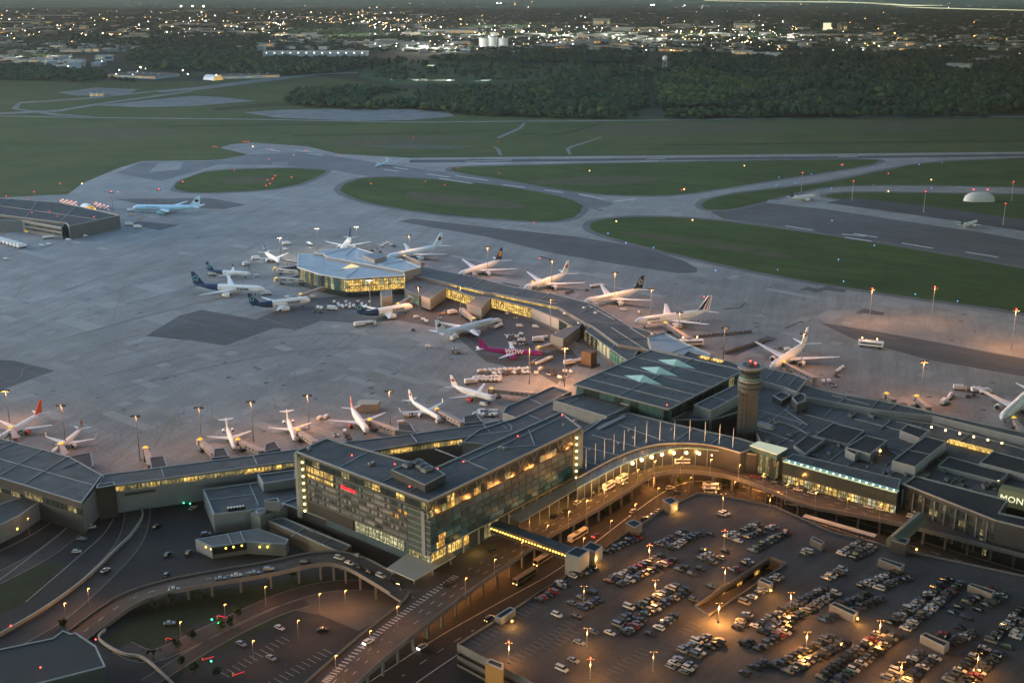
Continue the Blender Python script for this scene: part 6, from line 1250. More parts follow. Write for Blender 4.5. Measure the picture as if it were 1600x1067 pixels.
def kiosk(pl, z, label, lamp_=None, wall=CONCW, nm='stair_kiosk', cat='stair house', z0=GZ):
    t = building(nm, label, cat, pl, z, z0, wall=wall, roof=ROOFD, par=.35)
    if lamp_:
        q = P(*lamp_[0], z0 + 2.2); MB().ball((q.x, q.y, z0 + 2.2), .5, GSODI, 6, 4).build('wall_lamp', t); lamp((q.x + .5, q.y - 1.2, z0 + 2.6), lamp_[1], (1, .45, .1), .3, parent=t)
    return t
kiosk([(977, 816), (990, 811), (1004, 817), (991, 824)], 13.5, 'grey stair kiosk on the garage edge beside the grass strip')
kiosk([(1035, 780), (1048, 776), (1060, 782), (1047, 788)], 14.5, 'grey stair kiosk at the top corner of the garage with lamp glow', ((1056, 794), 900))
kiosk([(1266, 841), (1270, 837), (1289, 846), (1284, 850)], 12.5, 'small framed stair kiosk by the upper ramp')
kiosk([(1372, 873), (1378, 870), (1414, 881), (1408, 887)], 12.5, 'long framed stair kiosk right of the bus canopy')
kiosk([(1184, 906), (1190, 901), (1208, 909), (1203, 914)], 12.5, 'small stair kiosk with a lit corner by the sunken ramp', ((1204, 922), 500))
kiosk([(1296, 943), (1304, 939), (1341, 955), (1334, 961)], 12.5, 'long stair kiosk with orange lamp in the middle of the deck', ((1340, 966), 700))
kiosk([(1438, 991), (1446, 987), (1484, 1003), (1476, 1010)], 12.5, 'dark long stair kiosk on the right half of the deck')
kiosk([(1512, 913), (1518, 910), (1556, 922), (1550, 928)], 12.5, 'dark long stair kiosk near the right frame edge')
kiosk([(772, 962), (797, 947), (806, 951), (783, 966)], 12.0, 'low ramp hood with glowing orange mouth on the garage edge', ((800, 970), 900))
kiosk([(758, 1034), (766, 1028), (787, 1036), (785, 1046)], 12.5, 'glass stair tower with orange lamps at the garage front', None, z0=0, nm='stair_tower', cat='stair tower', wall=M('stair_glass', (.12, .08, .04), .4, emit=(1, .45, .08), es=.12, sampled=False))
for k in range(3):
    q = P(776, 1040 + k * 12, 9 - k * 3); MB().ball((q.x, q.y - .6, q.z), .5, GSODI, 6, 4).build('stair_lamp')
    o = col.objects[-1]; tag(o, ['upper', 'middle', 'lower'][k] + ' orange lamp glowing on the garage front stair tower', 'wall lamp')
# lift tower and footbridge
kiosk([(883, 864), (900, 853), (921, 859), (905, 871)], 17.5, 'pale lift tower with red sign light where the footbridge meets the garage', ((918, 872), 300), wall=M('lift_clad', (.27, .30, .33), .6, var=.1), nm='lift_tower', cat='lift tower', z0=0)
kiosk([(909, 855), (922, 845), (942, 853), (930, 862)], 15, 'square lobby roof with pale rim beside the lift tower', ((931, 873), 700), wall=CLAD)
a, c = P(772, 815, 17), P(892, 858, 17); t = thing('footbridge', (a.x, a.y, 12), 'covered footbridge from hotel to garage with a string of lamps', 'footbridge')
a.z = c.z = 12.6; MB().beam(a, c, 5.2, 3.6, M('bridge_side', (.07, .06, .05), .5)).build('body', t)
a2, c2 = a + Vector((0, 0, 3.6)), c + Vector((0, 0, 3.6)); MB().beam(a2, c2, 6.0, .5, ROOFM).build('roof', t)
d = (c - a).normalized(); n = Vector((d.y, -d.x, 0)); n = n if n.y < 0 else -n
MB().beam(a + n * 2.75 + Vector((0, 0, 1.9)), c + n * 2.75 + Vector((0, 0, 1.9)), .2, .9, LITO).build('window', t)
for k in range(26):
    q = a.lerp(c, (k + .5) / 26) + n * 2.95; MB().ball((q.x, q.y, 15.0), .32, GYEL, 6, 4).build('string_lamp', t)
# bus stop canopy and low covered walk on the lower road
a, c = P(1256, 806, 5), P(1368, 838, 5); t = thing('bus_canopy', (a.x, a.y, 0), 'long narrow pale canopy over the lower road stops', 'canopy')
MB().beam(a, c, 3.5, .4, M('canopy_pale', (.4, .42, .42), .5)).build('roof', t)
for k in range(7): q = a.lerp(c, (k + .5) / 7); MB().cyl((q.x, q.y, 0), .2, 5, GREYM, 6).build('column', t)
a, c = P(1395, 842, 15), P(1440, 803, 15); a.z = c.z = 11; t = thing('footbridge', (a.x, a.y, 8), 'dim arched footbridge from garage to dark terminal at right', 'footbridge')
MB().tube([a + Vector((0, 0, 2)), c + Vector((0, 0, 2))], [3, 3], M('vault_green', (.1, .12, .1), .5), 12).build('vault', t)
kiosk([(1392, 843), (1400, 836), (1422, 842), (1416, 850)], 15, 'dark lift block with teal glow at the right footbridge', ((1432, 858), 500), wall=DCLAD, nm='lift_tower', cat='lift tower', z0=0)
# parking bay lines
baym = M('bay_line', (.3, .29, .26), .8, var=.2, scale=1)
for r0, r1 in (((735, 1000), (870, 915)), ((790, 1030), (900, 960)), ((960, 985), (1060, 912)), ((845, 1010), (900, 975)), ((950, 1045), (1010, 1005)), ((1060, 985), (1085, 965))):
    a, c = P(*r0, GZ + .02), P(*r1, GZ + .02); n = int((c - a).length / 2.75); d = (c - a).normalized(); b = MB()
    for k in range(n):
        p0 = a + d * k * 2.75; u_ = U * 5; b.add([p0, p0 + d * .14, p0 + d * .14 + u_, p0 + u_], [(0, 1, 2, 3)], baym)
    b.build('bay_marking', None); tag(col.objects[-1], kind='structure')
# ================================================================== cars
CC = dict(white=(.55, .55, .55), silver=(.24, .25, .27), grey=(.11, .115, .12), black=(.012, .013, .015), blue=(.03, .05, .12), red=(.22, .02, .02), teal=(.02, .07, .07), beige=(.3, .25, .18))
BODY = dict(
    sedan=([(-2.3, .35), (2.3, .35), (2.35, .7), (1.1, .95), (-1.6, .98), (-2.32, .9)], [(-1.75, .95), (1.0, .93), (.35, 1.42), (-1.0, 1.45)], 1.8),
    hatchback=([(-2.0, .35), (2.05, .35), (2.1, .72), (1.1, .98), (-1.95, 1.0), (-2.05, .7)], [(-1.9, .98), (1.0, .96), (.35, 1.5), (-1.5, 1.5)], 1.76),
    suv=([(-2.25, .4), (2.3, .4), (2.35, .95), (1.2, 1.12), (-2.2, 1.15), (-2.3, .8)], [(-2.1, 1.12), (1.1, 1.1), (.5, 1.72), (-1.9, 1.75)], 1.9),
    van=([(-2.5, .4), (2.4, .4), (2.45, .95), (1.6, 1.2), (-2.5, 1.25)], [(-2.45, 1.2), (1.5, 1.18), (.8, 1.95), (-2.4, 1.98)], 1.95),
    pickup=([(-2.8, .45), (2.6, .45), (2.65, 1.0), (1.3, 1.15), (-2.75, 1.15)], [(-.8, 1.12), (1.1, 1.12), (.5, 1.78), (-.6, 1.8)], 1.95))
CK = {}
def car_stock(kind, color):
    if (kind, color) in CK: return CK[(kind, color)]
    low, top, w_ = BODY[kind]; pm = M('car_paint_' + color, CC[color], .3, .3 if color in ('silver', 'grey') else 0.0, spec=.6)
    t = thing('parked_car', (0, 0, 0), '', 'car')
    b = wheels(MB(), (low[0][0] + .8, low[1][0] - .8), w_, .33); shell(b, low, w_, pm, .96); bo = b.build('body', t)
    g = shell(MB(), top, w_ - .12, CARGLASS, .8); zt = max(p[1] for p in top); xs = sorted(p[0] for p in top if p[1] > zt - .1)
    g.build('window_glass', t); wr = (w_ - .12) * .8
    MB().box(((xs[0] + xs[1]) / 2, 0, zt - .03), (xs[1] - xs[0] + .1, wr * 1.02, .07), pm).build('roof', t)
    CK[(kind, color)] = Stock(t); return CK[(kind, color)]
CL = {}
def car(q, ang, where_, kind=None, color=None, r=None, tall=None, z=None):
    kind = kind or r.choice(['sedan', 'sedan', 'hatchback', 'suv', 'suv', 'van' if r.random() > .6 else 'sedan'])
    color = color or r.choice(['white', 'white', 'silver', 'grey', 'black', 'black', 'black', 'blue', 'grey', 'red' if r.random() > .5 else 'black'])
    CARS.append((Vector((q.x, q.y, q.z if z is None else z)), ang, where_, kind, color))
CARS = []
def place_cars():
    """the 300 nearest cars are things of their own; those further off are one mass"""
    CARS.sort(key=lambda c: (c[0] - Vector((0, 0, HC))).length)
    for q, ang, wh, kind, color in CARS[:300]:
        car_stock(kind, color).put(tuple(q), ang, '%s %s %s' % (color, kind, wh), '%s %ss %s' % (color, kind, wh), 1.0)
    b = MB()
    for q, ang, wh, kind, color in CARS[300:]:
        low, top, w_ = BODY[kind]; pm = M('car_paint_' + color, CC[color], .3, .3 if color in ('silver', 'grey') else 0.0, spec=.6)
        c = wheels(MB(), (low[0][0] + .8, low[1][0] - .8), w_, .33); shell(c, low, w_, pm, .96); shell(c, top, w_ - .12, CARGLASS, .8)
        zt = max(p[1] for p in top); xs = sorted(p[0] for p in top if p[1] > zt - .1); c.box(((xs[0] + xs[1]) / 2, 0, zt - .03), (xs[1] - xs[0] + .1, (w_ - .12) * .82, .07), pm)
        ca, sa = math.cos(ang), math.sin(ang); o_ = len(b.v)
        b.v += [(q.x + x * ca - y * sa, q.y + x * sa + y * ca, q.z + z) for x, y, z in c.v]; b.f += [tuple(i + o_ for i in f) for f in c.f]; b.m += [b.mi(c.mats[k]) for k in c.m]
    tag(b.build('parked_cars'), 'further parked cars on the deck and kerb roads', 'cars', kind='stuff'); print('cars', len(CARS))
cr = random.Random(42)
ROWS = [  # start px, end px, fill, dark share, double, description
    ((945, 866), (1001, 839), 1.0, .95, 0, 'in the dark row by the grass strip at the garage edge'),
    ((1027, 853), (1072, 830), .85, .45, 1, 'in the paired row nearest the upper kiosk'),
    ((1108, 838), (1122, 829), .5, 1, 0, 'standing apart near the centre of the upper deck'),
    ((1132, 842), (1194, 817), .85, .4, 1, 'in the long paired row at the far end of the deck'),
    ((1173, 863), (1233, 831), .95, .8, 0, 'in the row along the sunken ramp, far end'),
    ((947, 910), (1037, 868), .97, .55, 1, 'in the brightly lit row under the amber lamp'),
    ((1058, 893), (1110, 866), .5, .6, 1, 'in the sparse middle row right of the amber lamp'),
    ((1143, 895), (1172, 878), .85, .7, 0, 'by the ramp wall, upper end'),
    ((987, 955), (1060, 914), .97, .7, 1, 'in the dense row below the second lamp'),
    ((955, 985), (985, 962), .85, .7, 1, 'in the short near row left of the white van'),
    ((888, 945), (932, 925), .6, .95, 1, 'in the dark cluster left of the second lamp'),
    ((830, 945), (888, 912), .6, .85, 0, 'in the row along the garage front edge'),
    ((890, 903), (928, 888), .9, .5, 0, 'behind the lift tower'),
    ((1073, 945), (1092, 932), .6, .9, 0, 'between ramp wall and deck centre'),
    ((1036, 975), (1060, 962), .85, .4, 0, 'in the small group before the sunken ramp'),
    ((1020, 990), (1040, 975), .7, .5, 0, 'in the small pair nearer the frame edge'),
    ((1160, 945), (1196, 918), .75, .6, 0, 'beside the small lit kiosk'),
    ((1148, 985), (1168, 960), .85, .5, 0, 'under the bright lamp past the ramp mouth'),
    ((1062, 1020), (1112, 992), .85, .7, 1, 'in the paired row below the ramp mouth'),
    ((1043, 1045), (1062, 1030), .75, .6, 1, 'in the nearest row at the bottom centre'),
    ((1160, 1010), (1215, 975), .9, .85, 1, 'in the dark block below the orange lamps'),
    ((1178, 982), (1292, 918), .97, .55, 1, 'in the long row with two orange lamps'),
    ((1150, 1060), (1205, 1030), .7, .7, 0, 'in the bottom row right of centre'),
    ((1205, 1044), (1300, 996), .97, .75, 1, 'in the glowing bottom row'),
    ((1288, 907), (1326, 886), .95, .2, 0, 'in the short pale row below the upper kiosk'),
    ((1311, 868), (1344, 850), .95, .5, 1, 'in the block near the bus canopy'),
    ((1282, 972), (1300, 962), .95, .5, 0, 'left of the long lit kiosk'),
    ((1312, 948), (1360, 928), .9, .8, 1, 'behind the long lit kiosk'),
    ((1340, 918), (1400, 895), .9, .6, 1, 'in the row before the long framed kiosk'),
    ((1253, 868), (1268, 860), .95, .5, 0, 'beside the small framed kiosk'),
    ((1195, 915), (1228, 895), .9, .6, 0, 'right of the ramp end'),
    ((1280, 1062), (1380, 985), .97, .6, 1, 'in the long diagonal row, near half'),
    ((1390, 978), (1486, 902), .95, .55, 1, 'in the long diagonal row, far half'),
    ((1383, 1062), (1440, 1020), .95, .5, 1, 'in the row lit by the mast at the bottom right'),
    ((1450, 1005), (1500, 980), .8, .75, 1, 'behind the dark long kiosk'),
    ((1484, 960), (1552, 918), .8, .6, 1, 'in the dim row near the right edge kiosk'),
    ((1478, 1066), (1540, 1012), .95, .6, 1, 'in the far right row, near half'),
    ((1545, 1005), (1600, 950), .85, .55, 1, 'in the far right row, far half')]
for (p0, p1, fill, dark, dbl, ds) in ROWS:
    for side in range(2 if dbl else 1):
        a, c = P(*p0, GZ), P(*p1, GZ); n = max(1, round((c - a).length / 2.95)); d = (c - a).normalized(); off = U * 5.6 * side
        for k in range(n):
            if cr.random() > fill: continue
            colr = cr.choice(['black', 'black', 'grey', 'blue', 'black', 'teal' if cr.random() > .7 else 'black', 'red' if cr.random() > .6 else 'grey']) if cr.random() < dark + (.12 if p0[0] > 1270 else .04) else cr.choice(['white', 'silver', 'white', 'silver', 'beige' if cr.random() > .8 else 'white'])
            car(a + d * (k + .5) * 2.95 + off + U * cr.uniform(-.35, .35), R(-39) + (math.pi if cr.random() > .5 else 0) + cr.uniform(-.03, .03), ds, r=cr, color=colr)
for p, k, c_, ang, ds in (((1128, 805), 'suv', 'white', -39, 'alone at the far top of the deck, left one'), ((1133, 803), 'suv', 'white', -39, 'alone at the far top of the deck, right one'), ((1094, 836), 'sedan', 'black', -39, 'alone near the deck centre'), ((1100, 862), 'suv', 'black', -39, 'alone on the central aisle'), ((1133, 862), 'hatchback', 'black', -39, 'alone right of the central aisle'),
                          ((983, 950), 'van', 'white', -39, 'tallest in the dense central row'), ((870, 962), 'suv', 'white', -39, 'beside the dark cluster'), ((901, 964), 'sedan', 'black', -39, 'right of the white suv by the cluster'), ((927, 988), 'sedan', 'grey', -39, 'right of the lone mast'), ((953, 990), 'sedan', 'white', -39, 'at the head of the nearest row'), ((905, 1005), 'sedan', 'silver', -39, 'under the lone mast'), ((896, 1033), 'sedan', 'silver', -39, 'alone in the empty near bays'), ((878, 1047), 'van', 'white', -39, 'alone nearest the garage front corner'), ((1111, 917), 'sedan', 'teal', -39, 'alone between lamp row and ramp wall'), ((1016, 992), 'sedan', 'black', -39, 'alone left of the small pair'), ((877, 913), 'pickup', 'white', -39, 'at the garage front edge')):
    car(P(*p, GZ), R(ang), ds, k, c_, cr)
# cars on the roads
for p, z, k, c_, ang, ds in (((768, 861), 8, 'suv', 'black', 51, 'leaving the hotel forecourt'), ((700, 914), 8, 'sedan', 'black', 51, 'driving on the viaduct past the entrance canopy'), ((576, 1004), 8, 'suv', 'white', 47, 'driving down the viaduct ramp'), ((660, 1012), .2, 'suv', 'white', 48, 'driving on the lower road'),
                             ((345, 905), 6.4, 'sedan', 'silver', 12, 'first on the access ramp'), ((370, 900), 6.7, 'sedan', 'white', 12, 'second on the access ramp'), ((398, 896), 7.0, 'sedan', 'silver', 10, 'third on the access ramp'), ((420, 891), 7.2, 'suv', 'silver', 8, 'fourth on the access ramp'), ((477, 880), 7.8, 'suv', 'black', 8, 'on the ramp just before the bend'), ((272, 922), 4.6, 'sedan', 'white', 14, 'climbing the lower part of the ramp'),
                             ((530, 873), 8, 'suv', 'white', -30, 'first in the queue at the ramp bend'), ((546, 881), 8, 'sedan', 'white', -35, 'second in the queue at the ramp bend'), ((563, 889), 8, 'sedan', 'black', -38, 'third in the queue at the ramp bend'), ((578, 896), 8, 'sedan', 'black', -38, 'fourth in the queue at the ramp bend'), ((595, 901), 8, 'suv', 'white', -38, 'fifth in the queue at the ramp bend'), ((610, 909), 8, 'suv', 'black', -38, 'sixth in the queue at the ramp bend'), ((625, 915), 8, 'sedan', 'black', -38, 'last in the queue at the ramp bend'), ((560, 870), 8, 'sedan', 'silver', -30, 'parked against the service strip'),
                             ((866, 808), 8, 'suv', 'black', 51, 'at the kerb beyond the footbridge'), ((883, 800), 8, 'sedan', 'black', 51, 'at the kerb further beyond the footbridge'), ((902, 787), 8, 'suv', 'white', 51, 'at the kerb below the canopy end'), ((922, 775), 8, 'suv', 'black', 51, 'double parked under the canopy'), ((936, 768), 8, 'sedan', 'black', 51, 'parked under the curved canopy'), ((975, 757), 8, 'sedan', 'silver', 40, 'beside the minibuses at the kerb'), ((1004, 733), 8, 'sedan', 'black', 20, 'on the upper road before the coach'), ((1155, 736), 8, 'suv', 'black', -20, 'after the coach on the upper road'),
                             ((1180, 746), 8, 'sedan', 'red', -25, 'first below the glass pavilion'), ((1195, 748), 8, 'suv', 'black', -25, 'second below the glass pavilion'), ((1212, 756), 8, 'suv', 'black', -28, 'third below the glass pavilion'), ((1232, 762), 8, 'suv', 'black', -28, 'fourth below the lit facade'), ((1247, 766), 8, 'sedan', 'white', -28, 'in the pair with tail lamps below the lit facade'), ((1254, 762), 8, 'sedan', 'silver', -28, 'inner of the pair below the lit facade'), ((1269, 771), 8, 'sedan', 'white', -28, 'in the middle group below the lit facade'), ((1280, 770), 8, 'hatchback', 'silver', -28, 'inner of the middle group below the facade'), ((1317, 782), 8, 'sedan', 'silver', -28, 'lone below the lit facade'), ((1357, 793), 8, 'sedan', 'white', -28, 'left of the facade end'), ((1377, 797), 8, 'sedan', 'white', -28, 'at the facade end'), ((1425, 809), 8, 'van', 'white', -28, 'on the dark upper road at right'),
                             ((1047, 764), .2, 'suv', 'white', 20, 'on the lower road by the orange bank'), ((1057, 771), .2, 'sedan', 'blue', 18, 'on the lower road by the top kiosk'), ((931, 838), .2, 'sedan', 'red', 51, 'with glowing tail lamps on the lower road'), ((990, 800), .2, 'suv', 'white', 51, 'on the lower road past the stair kiosk'), ((1007, 812), .2, 'suv', 'black', 51, 'first in line beside the garage wall'), ((1018, 806), .2, 'sedan', 'silver', 51, 'second in line beside the garage wall'), ((1029, 799), .2, 'sedan', 'black', 51, 'third in line beside the garage wall'),
                             ((301, 795), .1, 'hatchback', 'white', 60, 'in the yard left of the service roof'), ((322, 836), .1, 'suv', 'silver', 20, 'by the small lit building corner'), ((142, 825), .1, 'van', 'white', 20, 'under the left lounge'), ((128, 843), .1, 'sedan', 'silver', 0, 'below the left lounge'), ((120, 863), .1, 'hatchback', 'white', 0, 'alone on the dark left road'), ((260, 899), .1, 'hatchback', 'silver', 90, 'below the small lit building'), ((165, 892), .3, 'sedan', 'white', 60, 'beside the curved wall'), ((245, 824), .1, 'suv', 'black', 70, 'in the yard beside the curved wall'), ((377, 1007), .1, 'sedan', 'silver', -39, 'in the dark lower car park'), ((424, 1029), .1, 'sedan', 'silver', -39, 'in the dark lower car park, right one'), ((437, 982), .1, 'sedan', 'white', -39, 'at the top of the dark car park'), ((265, 975), .1, 'sedan', 'silver', 10, 'on the planted loop road'), ((504, 985), .1, 'sedan', 'black', 10, 'under the forecourt lamps'), ((262, 868), .1, 'suv', 'black', 80, 'left of the small lit building'), ((295, 865), .1, 'suv', 'black', 80, 'right before the small lit building'),
                             ((797, 958), .2, 'suv', 'white', 50, 'on the lower road at the garage hood'), ((765, 968), .2, 'van', 'grey', 50, 'with headlamps on at the garage hood'), ((1165, 890), 5.6, 'sedan', 'grey', 50, 'down in the sunken ramp')):
    car(P(*p, z), R(ang), ds, k, c_, cr)
place_cars()
def headlamps(p, z, ang, m, s=1):
    q = P(*p, z); 
    for o in (-.6, .6):
        x = q + Vector((math.cos(R(ang)) * 2.3 * s - math.sin(R(ang)) * o, math.sin(R(ang)) * 2.3 * s + math.cos(R(ang)) * o, .7)); yield x
def roadlight(p, z, ang, m, s, label):
    t = thing('vehicle_lamps', tuple(P(*p, z)), label, 'car lamps')
    for x in headlamps(p, z, ang, m, s): MB().ball(x, .28, m, 6, 4).build('lamp', t)
# buses
def bus(p, z, ang, L, label, color=WHITE, glowm=GWARM, nm='bus', rb=0):
    q = P(*p, z); t = thing(nm, (0, 0, 0), label, 'bus')
    wheels(MB().box((0, 0, .45), (L, 2.5, 2.7 + rb), color), (-L * .3, L * .33), 2.4, .5).build('body', t)
    for s in (1, -1): MB().box((0, s * 1.24, 1.55), (L * .9, .08, 1.0), GLASSD).build('window', t)
    MB().box((L / 2 - .02, 0, 1.3), (.1, 2.2, 1.5), CARGLASS).build('windscreen', t)
    MB().box((-1, 0, 3.15 + rb), (2.4, 1.6, .25), GREYM).build('roof_unit', t)
    for s in (-.9, .9): MB().ball((L / 2 + .05, s, .8), .2, GWARM, 6, 4).build('headlight', t)
    t.location = (q.x, q.y, z + .05); t.rotation_euler = (0, 0, R(ang))
bus((1074, 724), 8, 5, 14, 'long white coach stopped at the curved canopy'); bus((971, 752), 8, 52, 8, 'white minibus further along the kerb', nm='minibus'); bus((951, 763), 8, 52, 8, 'white minibus nearer the hotel at the kerb', nm='minibus')
bus((1110, 764), .2, -8, 8, 'white shuttle bus on the lower road by the orange bank', nm='minibus'); bus((1109, 770), .2, -8, 6, 'lower pinkish van behind the shuttle bus on the lower road', nm='minibus'); bus((903, 840), .2, 51, 13, 'white city bus on the lower road by the footbridge'); bus((849, 877), .2, 232, 12, 'yellowish lit bus below the footbridge', M('bus_cream', (.6, .5, .35), .5)); bus((820, 905), .2, 232, 14, 'dark sided bus with headlamps on the lower road', M('bus_top', (.2, .2, .2), .5)); bus((1240, 790), .2, -20, 9, 'white van bus with red rear at the bus canopy', nm='minibus')
# ================================================================== lamp posts
def post(p, z, h, label, grp, m=GSODI, power=0, double=True, name='lamp_post', col_=(1, .43, .1), red=False):
    q = P(*p, z); t = thing(name, (q.x, q.y, z), label, 'lamp post', grp)
    MB().cyl((q.x, q.y, z), .16, h, GREYM, 6, .1).cyl((q.x, q.y, z), .45, .7, CONCW, 8).build('pole', t)
    for s in ((-1, 1) if double else (1,)):
        MB().tube([(q.x, q.y, z + h), (q.x + s * .9, q.y, z + h + .2)], [.07, .05], GREYM, 5).build('arm', t)
        MB().box((q.x + s * 1.1, q.y, z + h + .12), (.7, .36, .2), DMETAL).box((q.x + s * 1.1, q.y, z + h), (.5, .26, .12), m).build('lamp_head', t)
    if red: MB().ball((q.x, q.y, z + h + .6), .35, GRED, 6, 4).build('warning_lamp', t)
    if power: lamp((q.x, q.y - .2, z + h - 2.2), power * 1.7, (1, .38, .07), .4, parent=t)
for i, (p, pw, ds) in enumerate((((1014, 880), 2600, 'amid the brightly lit paired row'), ((1023, 935), 2200, 'over the dense central row'), ((917, 1012), 1800, 'in the empty near bays, right'), ((795, 1036), 1800, 'red tipped at the front corner of the deck'), ((1122, 972), 8500, 'blazing at the ramp mouth'), ((1132, 915), 1300, 'by the ramp wall'), ((1131, 857), 1000, 'above the long paired row'), ((1129, 797), 900, 'at the far top of the deck'), ((1202, 800), 500, 'at the far deck edge, right'),
                        ((1234, 955), 3800, 'in the long row, upper orange one'), ((1259, 1018), 3800, 'in the glowing bottom row'), ((1373, 1000), 2600, 'in the long diagonal row'), ((1406, 1066), 4200, 'lowest at bottom right'), ((1525, 1052), 1800, 'in the far right row'), ((922, 1062), 1600, 'red tipped at the bottom edge'), ((912, 945), 500, 'over the dark cluster'), ((1020, 1050), 900, 'in the bottom centre row'))):
    post(p, GZ, 8.5, 'garage deck lamp post ' + ds, 'lamp posts on the garage deck', power=pw, red='red' in ds)
ORG = (1, .38, .09)
def road_posts(pts, z, n, off, pw, ds, h=9, two=False):
    ws = offset_line(pts, off, z); L = sum((ws[i + 1] - ws[i]).length for i in range(len(ws) - 1))
    for k in range(n):
        q = along(ws, (k + .5) / n); t = thing('street_lamp', (q.x, q.y, z), 'slim street lamp %s' % ds, 'street lamp', 'slim street lamps ' + ds)
        MB().cyl((q.x, q.y, z), .13, h, GREYM, 6, .08).build('pole', t); MB().box((q.x + .5, q.y, z + h), (.7, .3, .12), GSODI).build('lamp_head', t)
        if pw: lamp((q.x + .5, q.y, z + h - .5), pw, ORG, .4, parent=t)
road_posts([(870, 835), (930, 797), (984, 764), (1012, 747), (1047, 739), (1085, 739), (1160, 752), (1255, 790), (1400, 818)], 8, 14, -1.2, 2300, 'on the outer edge of the curved upper road')
road_posts([(700, 948), (800, 882), (870, 835)], 8, 4, -1.2, 1000, 'on the viaduct by the hotel')
road_posts([(500, 1080), (600, 1005), (640, 960)], 8, 3, 1, 1100, 'on the descending viaduct')
road_posts([(880, 880), (960, 828), (1040, 775), (1120, 770), (1250, 800)], 0, 7, -3, 1500, 'on the lower road')
road_posts([(1000, 775), (1050, 756), (1110, 756), (1200, 776)], 0, 4, 3, 3200, 'in the glowing grass bank', h=6)
road_posts([(480, 960), (560, 950)], 0, 2, 0, 1800, 'in the dim forecourt')
road_posts([(85, 985), (158, 938)], 0, 2, 0, 1500, 'by the curved left wall')
road_posts([(250, 1020), (340, 985), (450, 935)], 0, 3, 2, 900, 'on the planted loop road')
road_posts([(360, 1050), (500, 985)], 0, 2, 0, 800, 'in the dark lower car park')
road_posts([(20, 850), (120, 800)], 0, 2, 0, 400, 'under the left lounge')
road_posts([(650, 985), (720, 935), (800, 885)], 0, 6, 1.5, 1500, 'under the viaduct edge', h=4.5)
# lights under the kerb canopy
for k in range(8):
    p1 = along(out_, .06 + k * .12); p0 = along(inn_, .06 + k * .12); c = p0.lerp(p1, .8)
    o = lamp((c.x, c.y, 15), 1500, (1, .5, .13), .5, parent=cano)
for k in range(4):
    q = p1 if False else P(902 - k * 26, 763 + k * 16, 14); lamp((q.x, q.y, 12.5), 600, (1, .5, .13), .5, parent=b2)
# boom gates with coloured lamps, traffic lamps
for p, m, lb in (((331, 968), GGREEN, 'green lamp at the loop road gate, left'), ((341, 973), GGREEN, 'green lamp at the loop road gate, right'), ((330, 1033), GGREEN, 'green lamp at the lower car park gate'), ((297, 787), GGREEN, 'green lamp at the yard gate, left'), ((287, 786), GGREEN, 'green lamp at the yard gate, right'), ((243, 786), GRED, 'red lamp at the yard gate, left'), ((257, 784), GRED, 'red lamp at the yard gate, right'), ((17, 978), GRED, 'red lamp at the far left road')):
    q = P(*p, 1.5); t = thing('signal_lamp', (q.x, q.y, 0), lb, 'signal lamp'); MB().cyl((q.x, q.y, 0), .08, 1.5, DMETAL, 6).build('post', t); MB().ball((q.x, q.y, 1.7), .38, m, 6, 4).build('lens', t)
for p, ang, lb in (((268, 998), -20, 'red lit boom arm on the loop road, left'), ((348, 963), -20, 'short red lit boom arm on the loop road'), ((325, 1028), 30, 'red lit boom arm by the lower car park'), ((373, 1052), 35, 'red lit boom arm lowest in the photo')):
    q = P(*p, 1); t = thing('boom_gate', (q.x, q.y, 0), lb, 'boom gate'); MB().box((q.x - 2.2, q.y, 0), (.5, .5, 1.2), YELLOWP).build('cabinet', t); MB().box((q.x, q.y, 1.0), (4.6, .15, .15), glow('boom_red', (1, .02, .05), .7), R(ang)).build('arm', t)
for p, z, ang, s, lb, m in (((1165, 890), 5.6, 50, -1, 'two small headlamps of a car down in the sunken ramp', GWARM), ((765, 968), .2, 50, -1, 'pair of headlamps at the garage hood', GWARM), ((931, 838), .2, 51, -1, 'red tail lamps on the lower road', GRED), ((660, 1012), .2, 48, -1, 'headlamps of the white suv on the lower road', GWHITE), ((576, 1004), 8, 47, -1, 'headlamps of the white suv on the viaduct ramp', GWHITE)):
    roadlight(p, z, ang, m, s, lb)
# ================================================================== trees
LEAFM = [M('foliage_%d' % i, c, 1.0, var=.35, scale=.25, spec=.1) for i, c in enumerate(((.022, .045, .022), (.032, .056, .024), (.016, .034, .02), (.058, .085, .022)))]
BARK = M('bark', (.05, .04, .03), .9)
def crown_mesh(b, c, r, h, n, rr, mat, leaf=1.0):
    """leaf-sized faces scattered through a lumpy crown"""
    lobes = [(Vector((rr.uniform(-.5, .5) * r, rr.uniform(-.5, .5) * r, rr.uniform(-.25, .35) * h)), rr.uniform(.45, .7)) for _ in range(7)]
    for _ in range(n):
        l, k = rr.choice(lobes); v = Vector((rr.gauss(0, 1), rr.gauss(0, 1), rr.gauss(0, 1))).normalized() * (rr.uniform(.55, 1) ** .5)
        p = Vector(c) + l + Vector((v.x * r * k, v.y * r * k, v.z * h * .5 * k)); s = leaf * rr.uniform(.6, 1.3)
        a = Vector((rr.gauss(0, 1), rr.gauss(0, 1), rr.gauss(0, .6))).normalized() * s; e = a.cross(Vector((rr.gauss(0, 1), rr.gauss(0, 1), rr.gauss(0, 1)))).normalized() * s
        b.add([p - a, p - e * .6, p + a, p + e * .6], [(0, 1, 2, 3)], mat)
    return b
TS = []; tr = random.Random(9)
